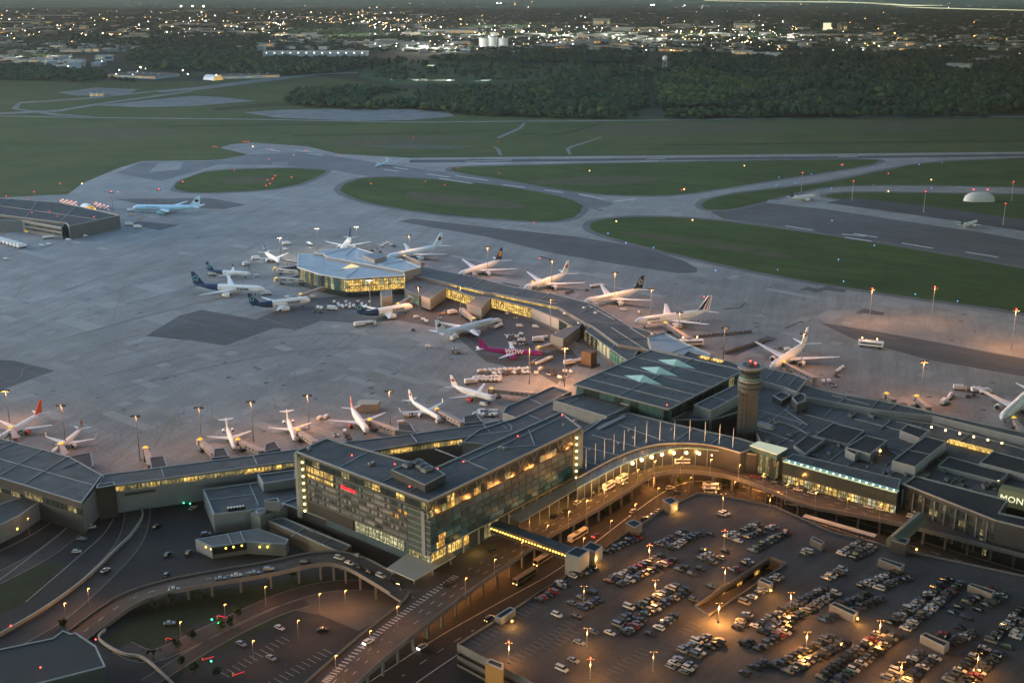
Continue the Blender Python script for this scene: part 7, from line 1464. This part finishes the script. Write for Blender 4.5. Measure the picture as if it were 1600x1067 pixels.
for v in range(6):
    t = thing('deciduous_tree', (0, 0, 0), '', 'tree'); r = tr.uniform(3.6, 5); h = tr.uniform(9, 12)
    b = MB().tube([(0, 0, 0), (.1, 0, h * .35), (.2, .1, h * .75)], [.35, .25, .1], BARK, 6)
    for k in range(4): a = k * 1.6; b.tube([(.1, 0, h * (.3 + k * .08)), (math.cos(a) * r * .5, math.sin(a) * r * .5, h * (.5 + k * .06))], [.14, .05], BARK, 5)
    b.build('trunk', t); crown_mesh(MB(), (0, 0, h * .6), r, h * .8, 230, tr, LEAFM[v % 4], 1.1).build('crown', t); TS.append(Stock(t))
def tree(p, label, group, z=0, sc=1.0, v=None):
    q = P(*p, z); TS[v if v is not None else tr.randrange(6)].put((q.x, q.y, z), tr.uniform(0, 6), label, group, sc)
for p, ds in (((346, 985), 'on the loop road verge, upper one'), ((360, 978), 'on the loop road verge near the green lamps'), ((300, 998), 'on the loop road verge, middle'), ((275, 1015), 'on the loop road verge, lower'), ((372, 965), 'at the top of the loop verge'), ((300, 928), 'under the access ramp, left'), ((330, 922), 'under the access ramp, centre'), ((310, 935), 'in the dark planted slope'), ((270, 945), 'in the dark planted slope, left'), ((242, 955), 'in the dark planted slope, far left'), ((285, 1042), 'left of the lower car park'), ((305, 1055), 'left of the lower car park, nearest'),
              ((340, 1058), 'beside the lower boom gate'), ((455, 905), 'under the ramp, right'), ((960, 798), 'in the median by the lower road, right'), ((945, 806), 'in the median by the lower road, middle'), ((1062, 757), 'in the orange bank, left'), ((1130, 759), 'in the orange bank, right'), ((100, 980), 'on the orange-lit strip at left')):
    tree(p, 'small dark tree ' + ds, None, .1, .42)
# wood edges: individual trees along the airfield boundary and round the golf course
def inpoly(x, y, poly):
    c = False; j = len(poly) - 1
    for i in range(len(poly)):
        if (poly[i][1] > y) != (poly[j][1] > y) and x < (poly[j][0] - poly[i][0]) * (y - poly[i][1]) / (poly[j][1] - poly[i][1]) + poly[i][0]: c = not c
        j = i
    return c
cnt = 0; fr = random.Random(21)
edges = [([(470, 166), (560, 168), (640, 166), (740, 178), (850, 181), (1000, 182)], 90, 'leafy tree on the wood edge facing the airfield, left of the radar tower'), ([(1035, 181), (1150, 181), (1300, 180), (1450, 178), (1600, 178)], 75, 'leafy tree on the wood edge right of the radar tower'),
         ([(0, 121), (70, 120), (130, 123), (215, 131)], 35, 'leafy tree in the belt at the far left of the airfield'), ([(600, 120), (700, 117), (800, 119), (900, 122), (990, 120)], 40, 'tree scattered along the golf course ponds'), ([(575, 104), (700, 100), (850, 104), (980, 110)], 35, 'tree on the far side of the golf course')]
for pts, n, lb in edges:
    for k in range(n):
        s = fr.random() * (len(pts) - 1); i = int(s); u = s - i; x = pts[i][0] + (pts[i + 1][0] - pts[i][0]) * u; y = pts[i][1] + (pts[i + 1][1] - pts[i][1]) * u
        tree((x + fr.uniform(-4, 4), y + fr.uniform(-2.5, 1.5)), lb, lb.replace('tree', 'trees', 1), 0, fr.uniform(.9, 1.4))
# woods as masses of crowns (stuff)
def blob_variants():
    out = []
    import bmesh as _b
    for k in range(5):
        bm = _b.new(); _b.ops.create_icosphere(bm, subdivisions=2, radius=1); r_ = random.Random(k)
        for v in bm.verts:
            f = 1 + .45 * noise.noise(v.co * 1.9 + Vector((k * 7, 0, 0))) + r_.uniform(-.3, .3); v.co = Vector((v.co.x * f, v.co.y * f, max(v.co.z, -.35) * f))
        bm.verts.ensure_lookup_table(); out.append((np.array([v.co[:] for v in bm.verts], dtype=np.float32), np.array([[v.index for v in f.verts] for f in bm.faces], dtype=np.int32))); bm.free()
    return out
BV = blob_variants(); rs = np.random.RandomState(4)
def wood(name, zones, mats, rad=(3.0, 8.5), hts=(6, 19), dens=.0095, sparse=.8):
    VV, FF, MM = [], [], []; off = 0
    for zone, mw in zones:
        w_ = [P2(p, 6) for p in zone]; xs = [p[0] for p in w_]; ys = [p[1] for p in w_]; area = (max(xs) - min(xs)) * (max(ys) - min(ys)); n = int(area * dens)
        pts = np.stack([rs.uniform(min(xs), max(xs), n), rs.uniform(min(ys), max(ys), n)], 1)
        for x, y in pts:
            if not inpoly(x, y, w_): continue
            gapn = noise.noise(Vector((x * .006, y * .006, 3)))
            if gapn > .32 * sparse: continue
            far = 1 + max(0, y - 3000) / 3500
            V_, F_ = BV[rs.randint(5)]; r = rs.uniform(*rad) * far; h = rs.uniform(*hts) * (1 + .5 * noise.noise(Vector((x * .01, y * .01, 0)))); a = rs.uniform(0, 6.28); ca, sa = math.cos(a), math.sin(a)
            v = V_.copy(); X = v[:, 0] * ca - v[:, 1] * sa; Y = v[:, 0] * sa + v[:, 1] * ca
            VV.append(np.stack([x + X * r, y + Y * r, h * .62 + v[:, 2] * h * .42], 1)); FF.append(F_ + off); off += len(V_)
            mi = rs.choice(len(mw), p=mw) if gapn < .1 else 0; MM.append(np.full(len(F_), mi, dtype=np.int32))
    V_ = np.concatenate(VV).astype(np.float32); F_ = np.concatenate(FF); me = bpy.data.meshes.new(name)
    me.vertices.add(len(V_)); me.vertices.foreach_set('co', V_.ravel()); me.loops.add(F_.size); me.loops.foreach_set('vertex_index', F_.ravel())
    me.polygons.add(len(F_)); me.polygons.foreach_set('loop_start', np.arange(0, F_.size, 3, dtype=np.int32)); me.polygons.foreach_set('loop_total', np.full(len(F_), 3, dtype=np.int32))
    for m in mats: me.materials.append(m)
    me.polygons.foreach_set('material_index', np.concatenate(MM)); me.update(calc_edges=True)
    o = bpy.data.objects.new(name, me); col.objects.link(o); tag(o, kind='stuff'); print(name, len(VV), 'crowns'); return o
WM = [LEAFM[0], LEAFM[1], LEAFM[2], LEAFM[3]]
main_w = [([(440, 157), (470, 144), (540, 137), (620, 140), (700, 138), (800, 138), (870, 126), (960, 112), (1005, 104), (1012, 182), (900, 181), (740, 177), (640, 166), (560, 168), (450, 160)], [.45, .25, .2, .1]),
          ([(1005, 100), (1060, 86), (1200, 92), (1300, 100), (1450, 112), (1600, 124), (1800, 130), (1800, 180), (1500, 179), (1300, 180), (1020, 182), (1028, 150), (1024, 120)], [.35, .2, .35, .1]),
          ([(1040, 120), (1120, 112), (1190, 125), (1180, 160), (1120, 176), (1040, 178)], [0, .2, .0, .8])]
o = wood('woodland', main_w, WM); tag(o, 'dense dark wood beyond the airfield boundary', 'woodland')
o = wood('woodland', [([(200, 84), (240, 70), (330, 64), (395, 72), (400, 90), (600, 95), (700, 88), (850, 84), (1010, 84), (1010, 98), (900, 97), (760, 94), (640, 94), (560, 102), (520, 112), (400, 118), (330, 108), (230, 108), (195, 98)], [.4, .2, .3, .1]), ([(-100, 106), (40, 104), (130, 112), (220, 127), (205, 131), (100, 124), (-100, 120)], [.5, .2, .3, 0]),
                      ([(1100, 86), (1210, 92), (1300, 84), (1420, 88), (1600, 96), (1800, 104), (1800, 130), (1600, 124), (1450, 112), (1300, 100), (1200, 94), (1060, 90)], [.5, .2, .3, 0]), ([(180, 66), (320, 58), (420, 62), (400, 74), (240, 76)], [.5, .2, .3, 0]), ([(40, 62), (110, 56), (180, 62), (120, 70), (40, 69)], [.5, .2, .3, 0]), ([(460, 38), (560, 42), (620, 58), (700, 64), (600, 66), (500, 60), (450, 50)], [.5, .2, .3, 0])], WM, rad=(4.5, 8), dens=.0065)
tag(o, 'tree belts round the far warehouses', 'woodland')
o = wood('scattered_trees', [([(570, 99), (1000, 108), (1000, 120), (700, 128), (590, 124)], [.5, .3, .2, 0])], WM, dens=.0008, sparse=.6); tag(o, 'loose trees over the golf course', 'trees')
# far rolling forest canopy as one sheet of bumps
def canopy(name, x0, x1, y0, y1, step, amp, mat, z=1.0, hole=None):
    nx, ny = int((x1 - x0) / step) + 1, int((y1 - y0) / step) + 1
    xs = np.linspace(x0, x1, nx); ys = np.linspace(y0, y1, ny); X, Y = np.meshgrid(xs, ys); X = X + rs.uniform(-.4, .4, X.shape) * step; Y = Y + rs.uniform(-.4, .4, X.shape) * step
    Z = z + rs.uniform(0, 1, X.shape) * amp * (.55 + .45 * np.sin(X * .004 + np.sin(Y * .003) * 2) * np.sin(Y * .0031 + 1))
    V_ = np.stack([X, Y, Z], 2).reshape(-1, 3).astype(np.float32); i = np.arange(nx * ny).reshape(ny, nx)
    q = np.stack([i[:-1, :-1], i[:-1, 1:], i[1:, 1:], i[1:, :-1]], 2).reshape(-1, 4); 
    me = bpy.data.meshes.new(name); me.vertices.add(len(V_)); me.vertices.foreach_set('co', V_.ravel()); me.loops.add(q.size); me.loops.foreach_set('vertex_index', q.ravel().astype(np.int32))
    me.polygons.add(len(q)); me.polygons.foreach_set('loop_start', np.arange(0, q.size, 4, dtype=np.int32)); me.polygons.foreach_set('loop_total', np.full(len(q), 4, dtype=np.int32)); me.materials.append(mat); me.update(calc_edges=True)
    o = bpy.data.objects.new(name, me); col.objects.link(o); tag(o, 'far forest canopy beyond the suburbs', 'forest', kind='stuff'); return o
canopy('forest', -6500, 6500, 6100, 13000, 24, 15, LEAFM[0])
# ponds and the river
WAT = M('pond_water', (.02, .03, .04), .04, spec=1.0)
WATL = M('river_water', (.25, .28, .28), .12, spec=1.0)
for q in ([(640, 124.5), (660, 123.8), (712, 124.8), (712, 126.5), (690, 127), (650, 127)], [(625, 121.5), (645, 123), (644, 126), (630, 124.5)], [(738, 126), (770, 124.5), (768, 126.5), (740, 128)], [(668, 102), (679, 101.5), (678, 104), (667, 104.5)], [(608, 124), (618, 124), (618, 128), (609, 127.5)]):
    sheet('pond', q, .06, WATL)
for q in ([(1100, 1.2), (1200, 2.6), (1320, 3.2), (1400, 6.4), (1395, 7.4), (1330, 4.6), (1200, 3.4), (1100, 1.9)], [(1390, 10.5), (1440, 12), (1600, 16), (1800, 20), (1800, 23), (1600, 17), (1530, 15.4), (1440, 13)], [(1370, 5.5), (1420, 8), (1480, 9), (1420, 10), (1370, 7)]):
    sheet('river', q, 14, WATL)
sheet('pond', [(1210, 133), (1222, 131.5), (1239, 132), (1238, 135), (1228, 136.5), (1216, 139), (1211, 137)], 13, WATL)
# ================================================================== the far town
cr2 = random.Random(77)
BM_ = dict(white=M('far_white_roof', (.55, .58, .58), .6), grey=M('far_grey_roof', (.14, .16, .17), .7), pale=M('far_pale_roof', (.26, .29, .3), .7), brown=M('far_brown_wall', (.12, .1, .09), .8), dark=M('far_dark_roof', (.07, .08, .085), .8), blue=M('far_blue_roof', (.14, .2, .26), .6))
def farb(name, p, L, D, h, ang, roof, wall, label, group=None, win=0, z0=0, lampn=0, cat=None):
    q = P(*p, h / 2); t = thing(name, (q.x, q.y, 0), label, cat or name.replace('_', ' '), group)
    MB().box((q.x, q.y, 0), (L, D, h - .6), wall, R(ang)).build('wall', t); MB().box((q.x, q.y, h - .6), (L + .8, D + .8, .6), roof, R(ang)).build('roof', t)
    dx, dy = math.cos(R(ang)), math.sin(R(ang)); nx, ny = dy, -dx
    if ny > 0: nx, ny = -nx, -ny
    k = max(2, int(L / 26))
    for i in range(min(k, 8)):
        s = (i + .5) / k * L - L / 2; MB().box((q.x + dx * s * .8, q.y + dy * s * .8, h), (6, 4, 2), BM_['pale' if roof is not BM_['pale'] else 'dark'], R(ang)).build('roof_unit', t)
    for i in range(win):
        s = (i + .5) / win * L - L / 2
        MB().box((q.x + dx * s + nx * (D / 2 + .1), q.y + dy * s + ny * (D / 2 + .1), h * .35), (L / win * .7, .3, h * .35), cr2.choice([LITW, LITO, GLASSD, LITY]), R(ang)).build('window', t)
    for i in range(lampn):
        s = (i + .5) / lampn * L - L / 2; MB().ball((q.x + dx * s + nx * (D / 2 + 1), q.y + dy * s + ny * (D / 2 + 1), h * .8), 1.1, GWHITE, 6, 4).build('wall_lamp', t)
    return t
W_, G_ = BM_['white'], BM_['grey']
farb('warehouse', (494, 84), 320, 70, 14, 0, W_, BM_['pale'], 'very long white roofed warehouse with a row of wall lamps', None, 0, lampn=13)
farb('warehouse', (605, 69), 300, 90, 13, 1, BM_['blue'], BM_['pale'], 'second long pale blue warehouse behind the white one', None, 0, lampn=4)
farb('warehouse', (700, 50), 250, 90, 18, 0, BM_['blue'], BM_['pale'], 'pale blue roofed block behind the storage tanks', None, 4)
for i, x in enumerate((756, 770, 786)):
    q = P(x, 76, 0); t = thing('storage_tank', (q.x, q.y, 0), 'bright white cylindrical storage tank, ' + ('left of three', 'middle of three', 'right of three')[i], 'storage tank')
    MB().cyl((q.x, q.y, 0), 16, 34 if i != 1 else 38, WHITE, 20).build('shell', t); MB().cyl((q.x, q.y, 34 if i != 1 else 38), 16, 1.5, BM_['white'], 20, 3).build('roof', t)
for i, a in enumerate([((665, 78), 110, 90, 8, 20, 'grey', 'pale', 'large low grey roof left of the tanks'), ((875, 73), 130, 110, 9, 30, 'grey', 'dark', 'grey roofed hall in front of the road crossing'), ((805, 83), 110, 40, 8, 0, 'white', 'pale', 'low white roof at the wood edge below the tanks'), ((935, 66), 70, 50, 22, 0, 'blue', 'blue', 'blue office block by the straight road'), ((973, 74), 110, 60, 9, 10, 'pale', 'pale', 'pale low hall right of the blue block'), ((1062, 79), 130, 60, 12, -40, 'brown', 'brown', 'long brown shed lit orange on one side'), ((1018, 67), 60, 40, 12, 0, 'white', 'white', 'small white hall beyond the radar tower'), ((940, 36), 80, 30, 40, 0, 'pale', 'pale', 'tall slab with a glowing end wall'), ((1163, 42), 90, 40, 28, 0, 'white', 'pale', 'white rimmed office slab on the horizon belt'), ((1317, 44), 40, 30, 42, 10, 'dark', 'dark', 'dark block beside the bright billboard'), ((1296, 56), 220, 50, 12, 2, 'blue', 'pale', 'long pale blue warehouse in the right town'), ((1160, 83), 60, 40, 14, 0, 'white', 'white', 'white cube building in the right wood'), ((1196, 87), 90, 50, 16, -10, 'white', 'white', 'large white building in the right wood'), ((1258, 87), 50, 30, 12, 0, 'white', 'white', 'small white building half hidden in the right wood'), ((1499, 106), 60, 36, 22, -30, 'pale', 'pale', 'pale parking block with banded storeys in the dark right wood'), ((1455, 108), 60, 40, 10, 0, 'grey', 'grey', 'low grey roofs left of the banded block'), ((1405, 77), 110, 50, 14, 5, 'grey', 'grey', 'grey school-like block in the dark right town'), ((225, 118), 150, 90, 8, -25, 'brown', 'pale', 'broad brown roof at the far end of the airfield'), ((390, 119), 140, 60, 8, 20, 'brown', 'pale', 'low brown roof beside the far arched shelter'), ((205, 63), 230, 60, 8, 0, 'blue', 'pale', 'long low pale blue roof in the left town'), ((430, 108), 50, 20, 6, 20, 'grey', 'pale', 'small grey hall by the far shelter'), ((80, 26), 300, 50, 12, 5, 'white', 'pale', 'long glowing white roof on the upper left'), ((30, 36), 220, 50, 12, 2, 'white', 'pale', 'second glowing white roof at the upper left edge'), ((32, 46), 130, 40, 10, 0, 'white', 'pale', 'short white roof in the upper left town'), ((300, 40), 240, 70, 12, 0, 'blue', 'pale', 'wide bluish roof in the upper left town'), ((10, 92), 90, 40, 8, 35, 'white', 'pale', 'slanted white roof at the left edge'), ((50, 95), 110, 40, 8, 35, 'pale', 'pale', 'second slanted roof at the left edge'), ((105, 104), 90, 30, 8, 35, 'white', 'pale', 'slanted white roof near the left tree belt'), ((115, 80), 80, 26, 8, 35, 'white', 'pale', 'thin slanted white roof above the left belt'), ((60, 88), 100, 40, 8, 35, 'grey', 'pale', 'grey slanted roof in the left cluster'), ((152, 150 - 2), 30, 16, 8, 10, 'pale', 'pale', 'tiny lit cabin on the far taxi loop')]):
    farb('distant_building', a[0], a[1], a[2], a[3], a[4], BM_[a[5]], BM_[a[6]], a[7], None, 5 if i % 2 else 3, cat='building')
q = P(1292, 46, 12); t = thing('billboard', (q.x, q.y, 0), 'bright square billboard glowing in the far right town', 'billboard'); MB().box((q.x, q.y, 8), (34, 2, 30), glow('billboard_face', (1, .95, .65), .55)).build('panel', t); MB().box((q.x, q.y + 3, 0), (2, 2, 30), DMETAL).build('post', t)
zones = [((0, 400, 18, 60), 62), ((0, 180, 66, 104), 26), ((380, 700, 20, 62), 44), ((560, 1000, 44, 80), 56), ((900, 1250, 36, 74), 40), ((1150, 1420, 40, 78), 26), ((1400, 1600, 45, 100), 16), ((190, 420, 66, 80), 12)]
forms = [('white', 'pale', 'small white roofed hall in the far town'), ('grey', 'brown', 'grey roofed block in the far town'), ('pale', 'pale', 'pale roofed hall in the far town'), ('dark', 'brown', 'dark roofed block in the far town'), ('blue', 'pale', 'bluish roofed hall in the far town')]
zn = ['on the upper left', 'at the left edge', 'left of centre', 'around the tanks', 'right of centre', 'right of the radar tower', 'in the dark right corner', 'above the left wood']
for zi, ((x0, x1, y0, y1), n) in enumerate(zones):
    for k in range(n):
        x, y = cr2.uniform(x0, x1), y0 + (y1 - y0) * cr2.random() ** 1.0; f = cr2.choices(forms, (5, 2, 4, 1, 2))[0]; u = (y + 45) / 100
        farb('distant_building', (x, y), cr2.uniform(25, 95) / max(u, .6) , cr2.uniform(15, 38), cr2.uniform(9, 17), cr2.choice([0, 3, 35, -35, 92]), BM_[f[0]], BM_[f[1]], f[2] + ' ' + zn[zi], f[2].replace('hall', 'halls').replace('block', 'blocks') + ' ' + zn[zi], 2 if cr2.random() > .5 else 0, cat='building')
# suburb houses as one mass
b = MB(); hm = [BM_['dark'], BM_['pale'], BM_['grey'], BM_['pale'], BM_['white'], BM_['grey']]
for k in range(3600):
    x, y = cr2.uniform(-20, 1620), 8 + 74 * cr2.random() ** .8; q = P(x, y, 0)
    if noise.noise(Vector((q.x * .0014, q.y * .0012, 5))) < -.08: continue
    b.box((q.x, q.y, 0), (cr2.uniform(10, 26), cr2.uniform(9, 16), cr2.uniform(6, 11)), cr2.choice(hm), cr2.choice([0, .6, -.6]))
tag(b.build('suburb_houses'), 'mass of small far houses among trees', 'suburb', kind='stuff')
o = wood('suburb_trees', [([(0, 14), (1600, 14), (1600, 100), (1400, 84), (1100, 78), (600, 80), (400, 70), (200, 72), (0, 100)], [.5, .2, .3, 0])], WM, rad=(6, 10), hts=(7, 11), dens=.0010, sparse=.75); tag(o, 'scattered trees between the far houses', 'trees')
sheet('far_street', [(1001, 85), (1004, 52), (1007, 52), (1008, 85)], .1, SOIL)
# floodlit yards full of pale trailers
yb = MB(); YM = M('yard_concrete', (.4, .42, .42), .8, var=.2, scale=.02); TRM = [WHITE, BM_['white'], BM_['pale'], BM_['dark']]
for x0, x1, y0, y1, n in ((700, 900, 56, 62, 260), (840, 1000, 58, 60, 90), (560, 680, 56, 60, 60), (730, 830, 40, 48, 160), (1070, 1130, 54, 60, 60), (960, 1060, 62, 70, 80), (640, 720, 78, 82, 40), (0, 110, 86, 98, 90), (510, 590, 60, 66, 50), (1330, 1400, 70, 80, 50), (1150, 1260, 58, 62, 40), (420, 520, 50, 60, 60)):
    w_ = [P(x0, y0, .3), P(x1, y0, .3), P(x1, y1, .3), P(x0, y1, .3)]; yb.add(w_[::-1], [(0, 1, 2, 3)], YM)
    for k in range(n):
        q = P(cr2.uniform(x0, x1), cr2.uniform(y0, y1), 0); yb.box((q.x, q.y, .3), (cr2.uniform(5, 16), cr2.uniform(3, 6), cr2.uniform(2.5, 4.5)), cr2.choice(TRM), cr2.choice([0, .6, 1.57]))
    for k in range(2): 
        q = P(x0 + (x1 - x0) * (.25 + .5 * k), (y0 + y1) / 2, 0); lamp((q.x, q.y, 45), 330000 if x1 < 1300 and x0 > 500 else 120000, (1, .9, .72), 3, name='yard_floodlight')
tag(yb.build('floodlit_yards'), 'floodlit yards full of pale trailers', 'yards', kind='stuff')
# town lights: the largest ones are lamps of their own, the rest one mass
LKS = {}
MATS['tl_warm'] = glow('town_lamp_amber', (1, .6, .22), 34); MATS['tl_white'] = glow('town_lamp_white', (1, .95, .82), 34); MATS['tl_sod'] = glow('town_lamp_orange', (1, .42, .1), 40)
def townlight(p, m, h, r, label, group):
    q = P(*p, 0); key = (m, round(r, 1))
    if key not in LKS:
        t = thing('town_lamp', (0, 0, 0), label, 'street lamp', group); MB().cyl((0, 0, 0), .3, 9, DMETAL, 5).build('pole', t); MB().ball((0, 0, 9.6), r, MATS[m], 6, 4).build('lamp_head', t); LKS[key] = Stock(t)
    LKS[key].put((q.x, q.y, 0), 0, label, group, 1.0)
lz = [((0, 400, 22, 62), 60, 'tl_warm', 'tl_white', 'in the upper left town'), ((0, 400, 100, 124), 20, 'tl_white', 'tl_white', 'beyond the far left grass'), ((400, 640, 22, 52), 70, 'tl_warm', 'tl_white', 'in the bright cluster left of centre'), ((560, 960, 44, 78), 60, 'tl_white', 'tl_white', 'around the tanks'), ((960, 1250, 36, 66), 40, 'tl_white', 'tl_warm', 'beyond the radar tower'), ((1150, 1400, 48, 78), 30, 'tl_sod', 'tl_white', 'in the right town'), ((1350, 1600, 60, 112), 20, 'tl_sod', 'tl_sod', 'in the dark right wood')]
for (x0, x1, y0, y1), n, m1, m2, ds in lz:
    for k in range(n):
        m = m1 if cr2.random() < .6 else m2; cn_ = dict(tl_warm='amber', tl_white='white', tl_sod='orange')[m]; y = cr2.uniform(y0, y1); r = cr2.choice([.45, .6, .85, 1.25]) * (1 if y > 60 else 1.3)
        townlight((cr2.uniform(x0, x1), y), m, 9, r, 'tiny %s street lamp %s' % (cn_, ds), 'tiny %s street lamps %s' % (cn_, ds))
for x, y in ((283, 12.5), (301, 12.5), (318, 12.5), (777, 8), (782, 8), (1018, 10.5), (1022, 10.5)): townlight((x, y), 'tl_white', 9, 4.2, 'bright white floodlight on the horizon belt', 'bright white floodlights on the horizon belt')
b = MB()
for k in range(1500):
    u = cr2.random()
    if u < .35: x, y, m = cr2.gauss(530, 90), cr2.gauss(34, 8), cr2.choice([MATS['tl_warm'], MATS['tl_warm'], MATS['tl_white']])
    elif u < .6: x, y, m = cr2.uniform(0, 450), cr2.uniform(14, 66), cr2.choice([MATS['tl_warm'], MATS['tl_white']])
    elif u < .85: x, y, m = cr2.uniform(560, 1250), cr2.gauss(56, 12), cr2.choice([MATS['tl_white'], MATS['tl_white'], MATS['tl_warm']])
    else: x, y, m = cr2.uniform(600, 1600), cr2.uniform(0, 80), cr2.choice([MATS['tl_white'], MATS['tl_warm'], MATS['tl_sod']])
    if y < -8: continue
    q = P(x, max(y, -5), 8); b.ball(tuple(q), cr2.choice([.35, .5, .65, .9]) * (1.25 if y < 35 else 1), m, 4, 3)
for k in range(90): # traffic on the far motorway
    t_ = k / 89; x = 430 + 160 * t_ + cr2.gauss(0, 1.2); y = 47 - 17 * t_ ** .7 + cr2.gauss(0, .4); b.ball(tuple(P(x, y, 2)), 1.0, GRED if k % 2 else MATS['tl_warm'], 4, 3)
for k in range(60):
    b.ball(tuple(P(cr2.uniform(700, 860), cr2.uniform(54, 60), 3)), 1.6, MATS['tl_white'], 4, 3)
for k in range(16): b.ball(tuple(P(1556 + k * 3.2 - 0, 112 - k * 1.35, 6)), .8, MATS['tl_warm'], 4, 3)
tag(b.build('town_lights'), 'carpet of small town and traffic lights', 'town lights', kind='stuff')
# ================================================================== unseen cloud banks added overhead to shade right side, foreground and town
def shade_clouds(name, zone, n, z0, z1, rad, label):
    xs = [p[0] for p in zone]; ys = [p[1] for p in zone]; VV, FF = [], []; off = 0; k = 0
    while k < n:
        x, y = rs.uniform(min(xs), max(xs)), rs.uniform(min(ys), max(ys))
        if not inpoly(x, y, zone): continue
        V_, F_ = BV[rs.randint(5)]; r = rs.uniform(*rad); v = V_.copy(); a = rs.uniform(0, 6.28); ca, sa = math.cos(a), math.sin(a)
        VV.append([(x + (p[0] * ca - p[1] * sa) * r, y + (p[0] * sa + p[1] * ca) * r, rs_z + p[2] * r * .5) for rs_z in [rs.uniform(z0, z1)] for p in v]); FF += [tuple(int(i) + off for i in f) for f in F_]; off += len(V_); k += 1
    b = MB(); b.add(sum(VV, []), FF, M('shade_cloud_grey', (.30, .34, .41), 1.0)); tag(b.build(name, smooth=True), label, 'cloud', kind='structure')
shade_clouds('shade_clouds', [(-1300, 480), (-560, 600), (-200, 520), (20, 500), (160, 550), (260, 790), (450, 1250), (740, 2000), (1500, 3500), (3200, 6000), (4200, 4200), (2600, 600), (1400, -1000), (-1400, -1000)], 4200, 400, 560, (70, 130), 'unseen grey cloud bank added to shade the right side and foreground')
shade_clouds('shade_clouds', [(-6000, 3300), (-1500, 3000), (0, 3000), (1500, 2700), (6000, 2700), (9000, 9000), (-9000, 9000)], 650, 560, 800, (220, 380), 'unseen grey cloud bank added to shade the far town')
# ================================================================== air
hz = bpy.data.materials.new('haze_air'); hz.use_nodes = True; t_ = hz.node_tree; t_.nodes.clear()
pv_ = t_.nodes.new('ShaderNodeVolumePrincipled'); pv_.inputs['Color'].default_value = (.66, .78, .86, 1); pv_.inputs['Density'].default_value = 2.8e-5; pv_.inputs['Anisotropy'].default_value = .2
mo = t_.nodes.new('ShaderNodeOutputMaterial'); t_.links.new(pv_.outputs[0], mo.inputs['Volume'])
b = MB().box((0, 7000, -1.2), (26000, 15000, 262), hz); o = b.build('haze'); tag(o, 'thin dusk haze over the land', 'haze', kind='stuff')
# report duplicate labels for upkeep
seen = {}
for o in C.objects:
    if o.parent is None and 'label' in o.keys() and o.get('kind') is None: seen.setdefault(o['label'], []).append(o)
for k_, v_ in seen.items():
    n_ = len(k_.split())
    if n_ < 4 or n_ > 16: print('LABEL LENGTH', n_, k_)
    if len(v_) > 1 and len({o.get('group') for o in v_}) > 1: print('DUP', k_)
    if len(v_) == 1 and v_[0].get('group') and v_[0]['group'] in (k_,): pass
print('objects', len(C.objects), 'toplevel', len([o for o in C.objects if o.parent is None]))
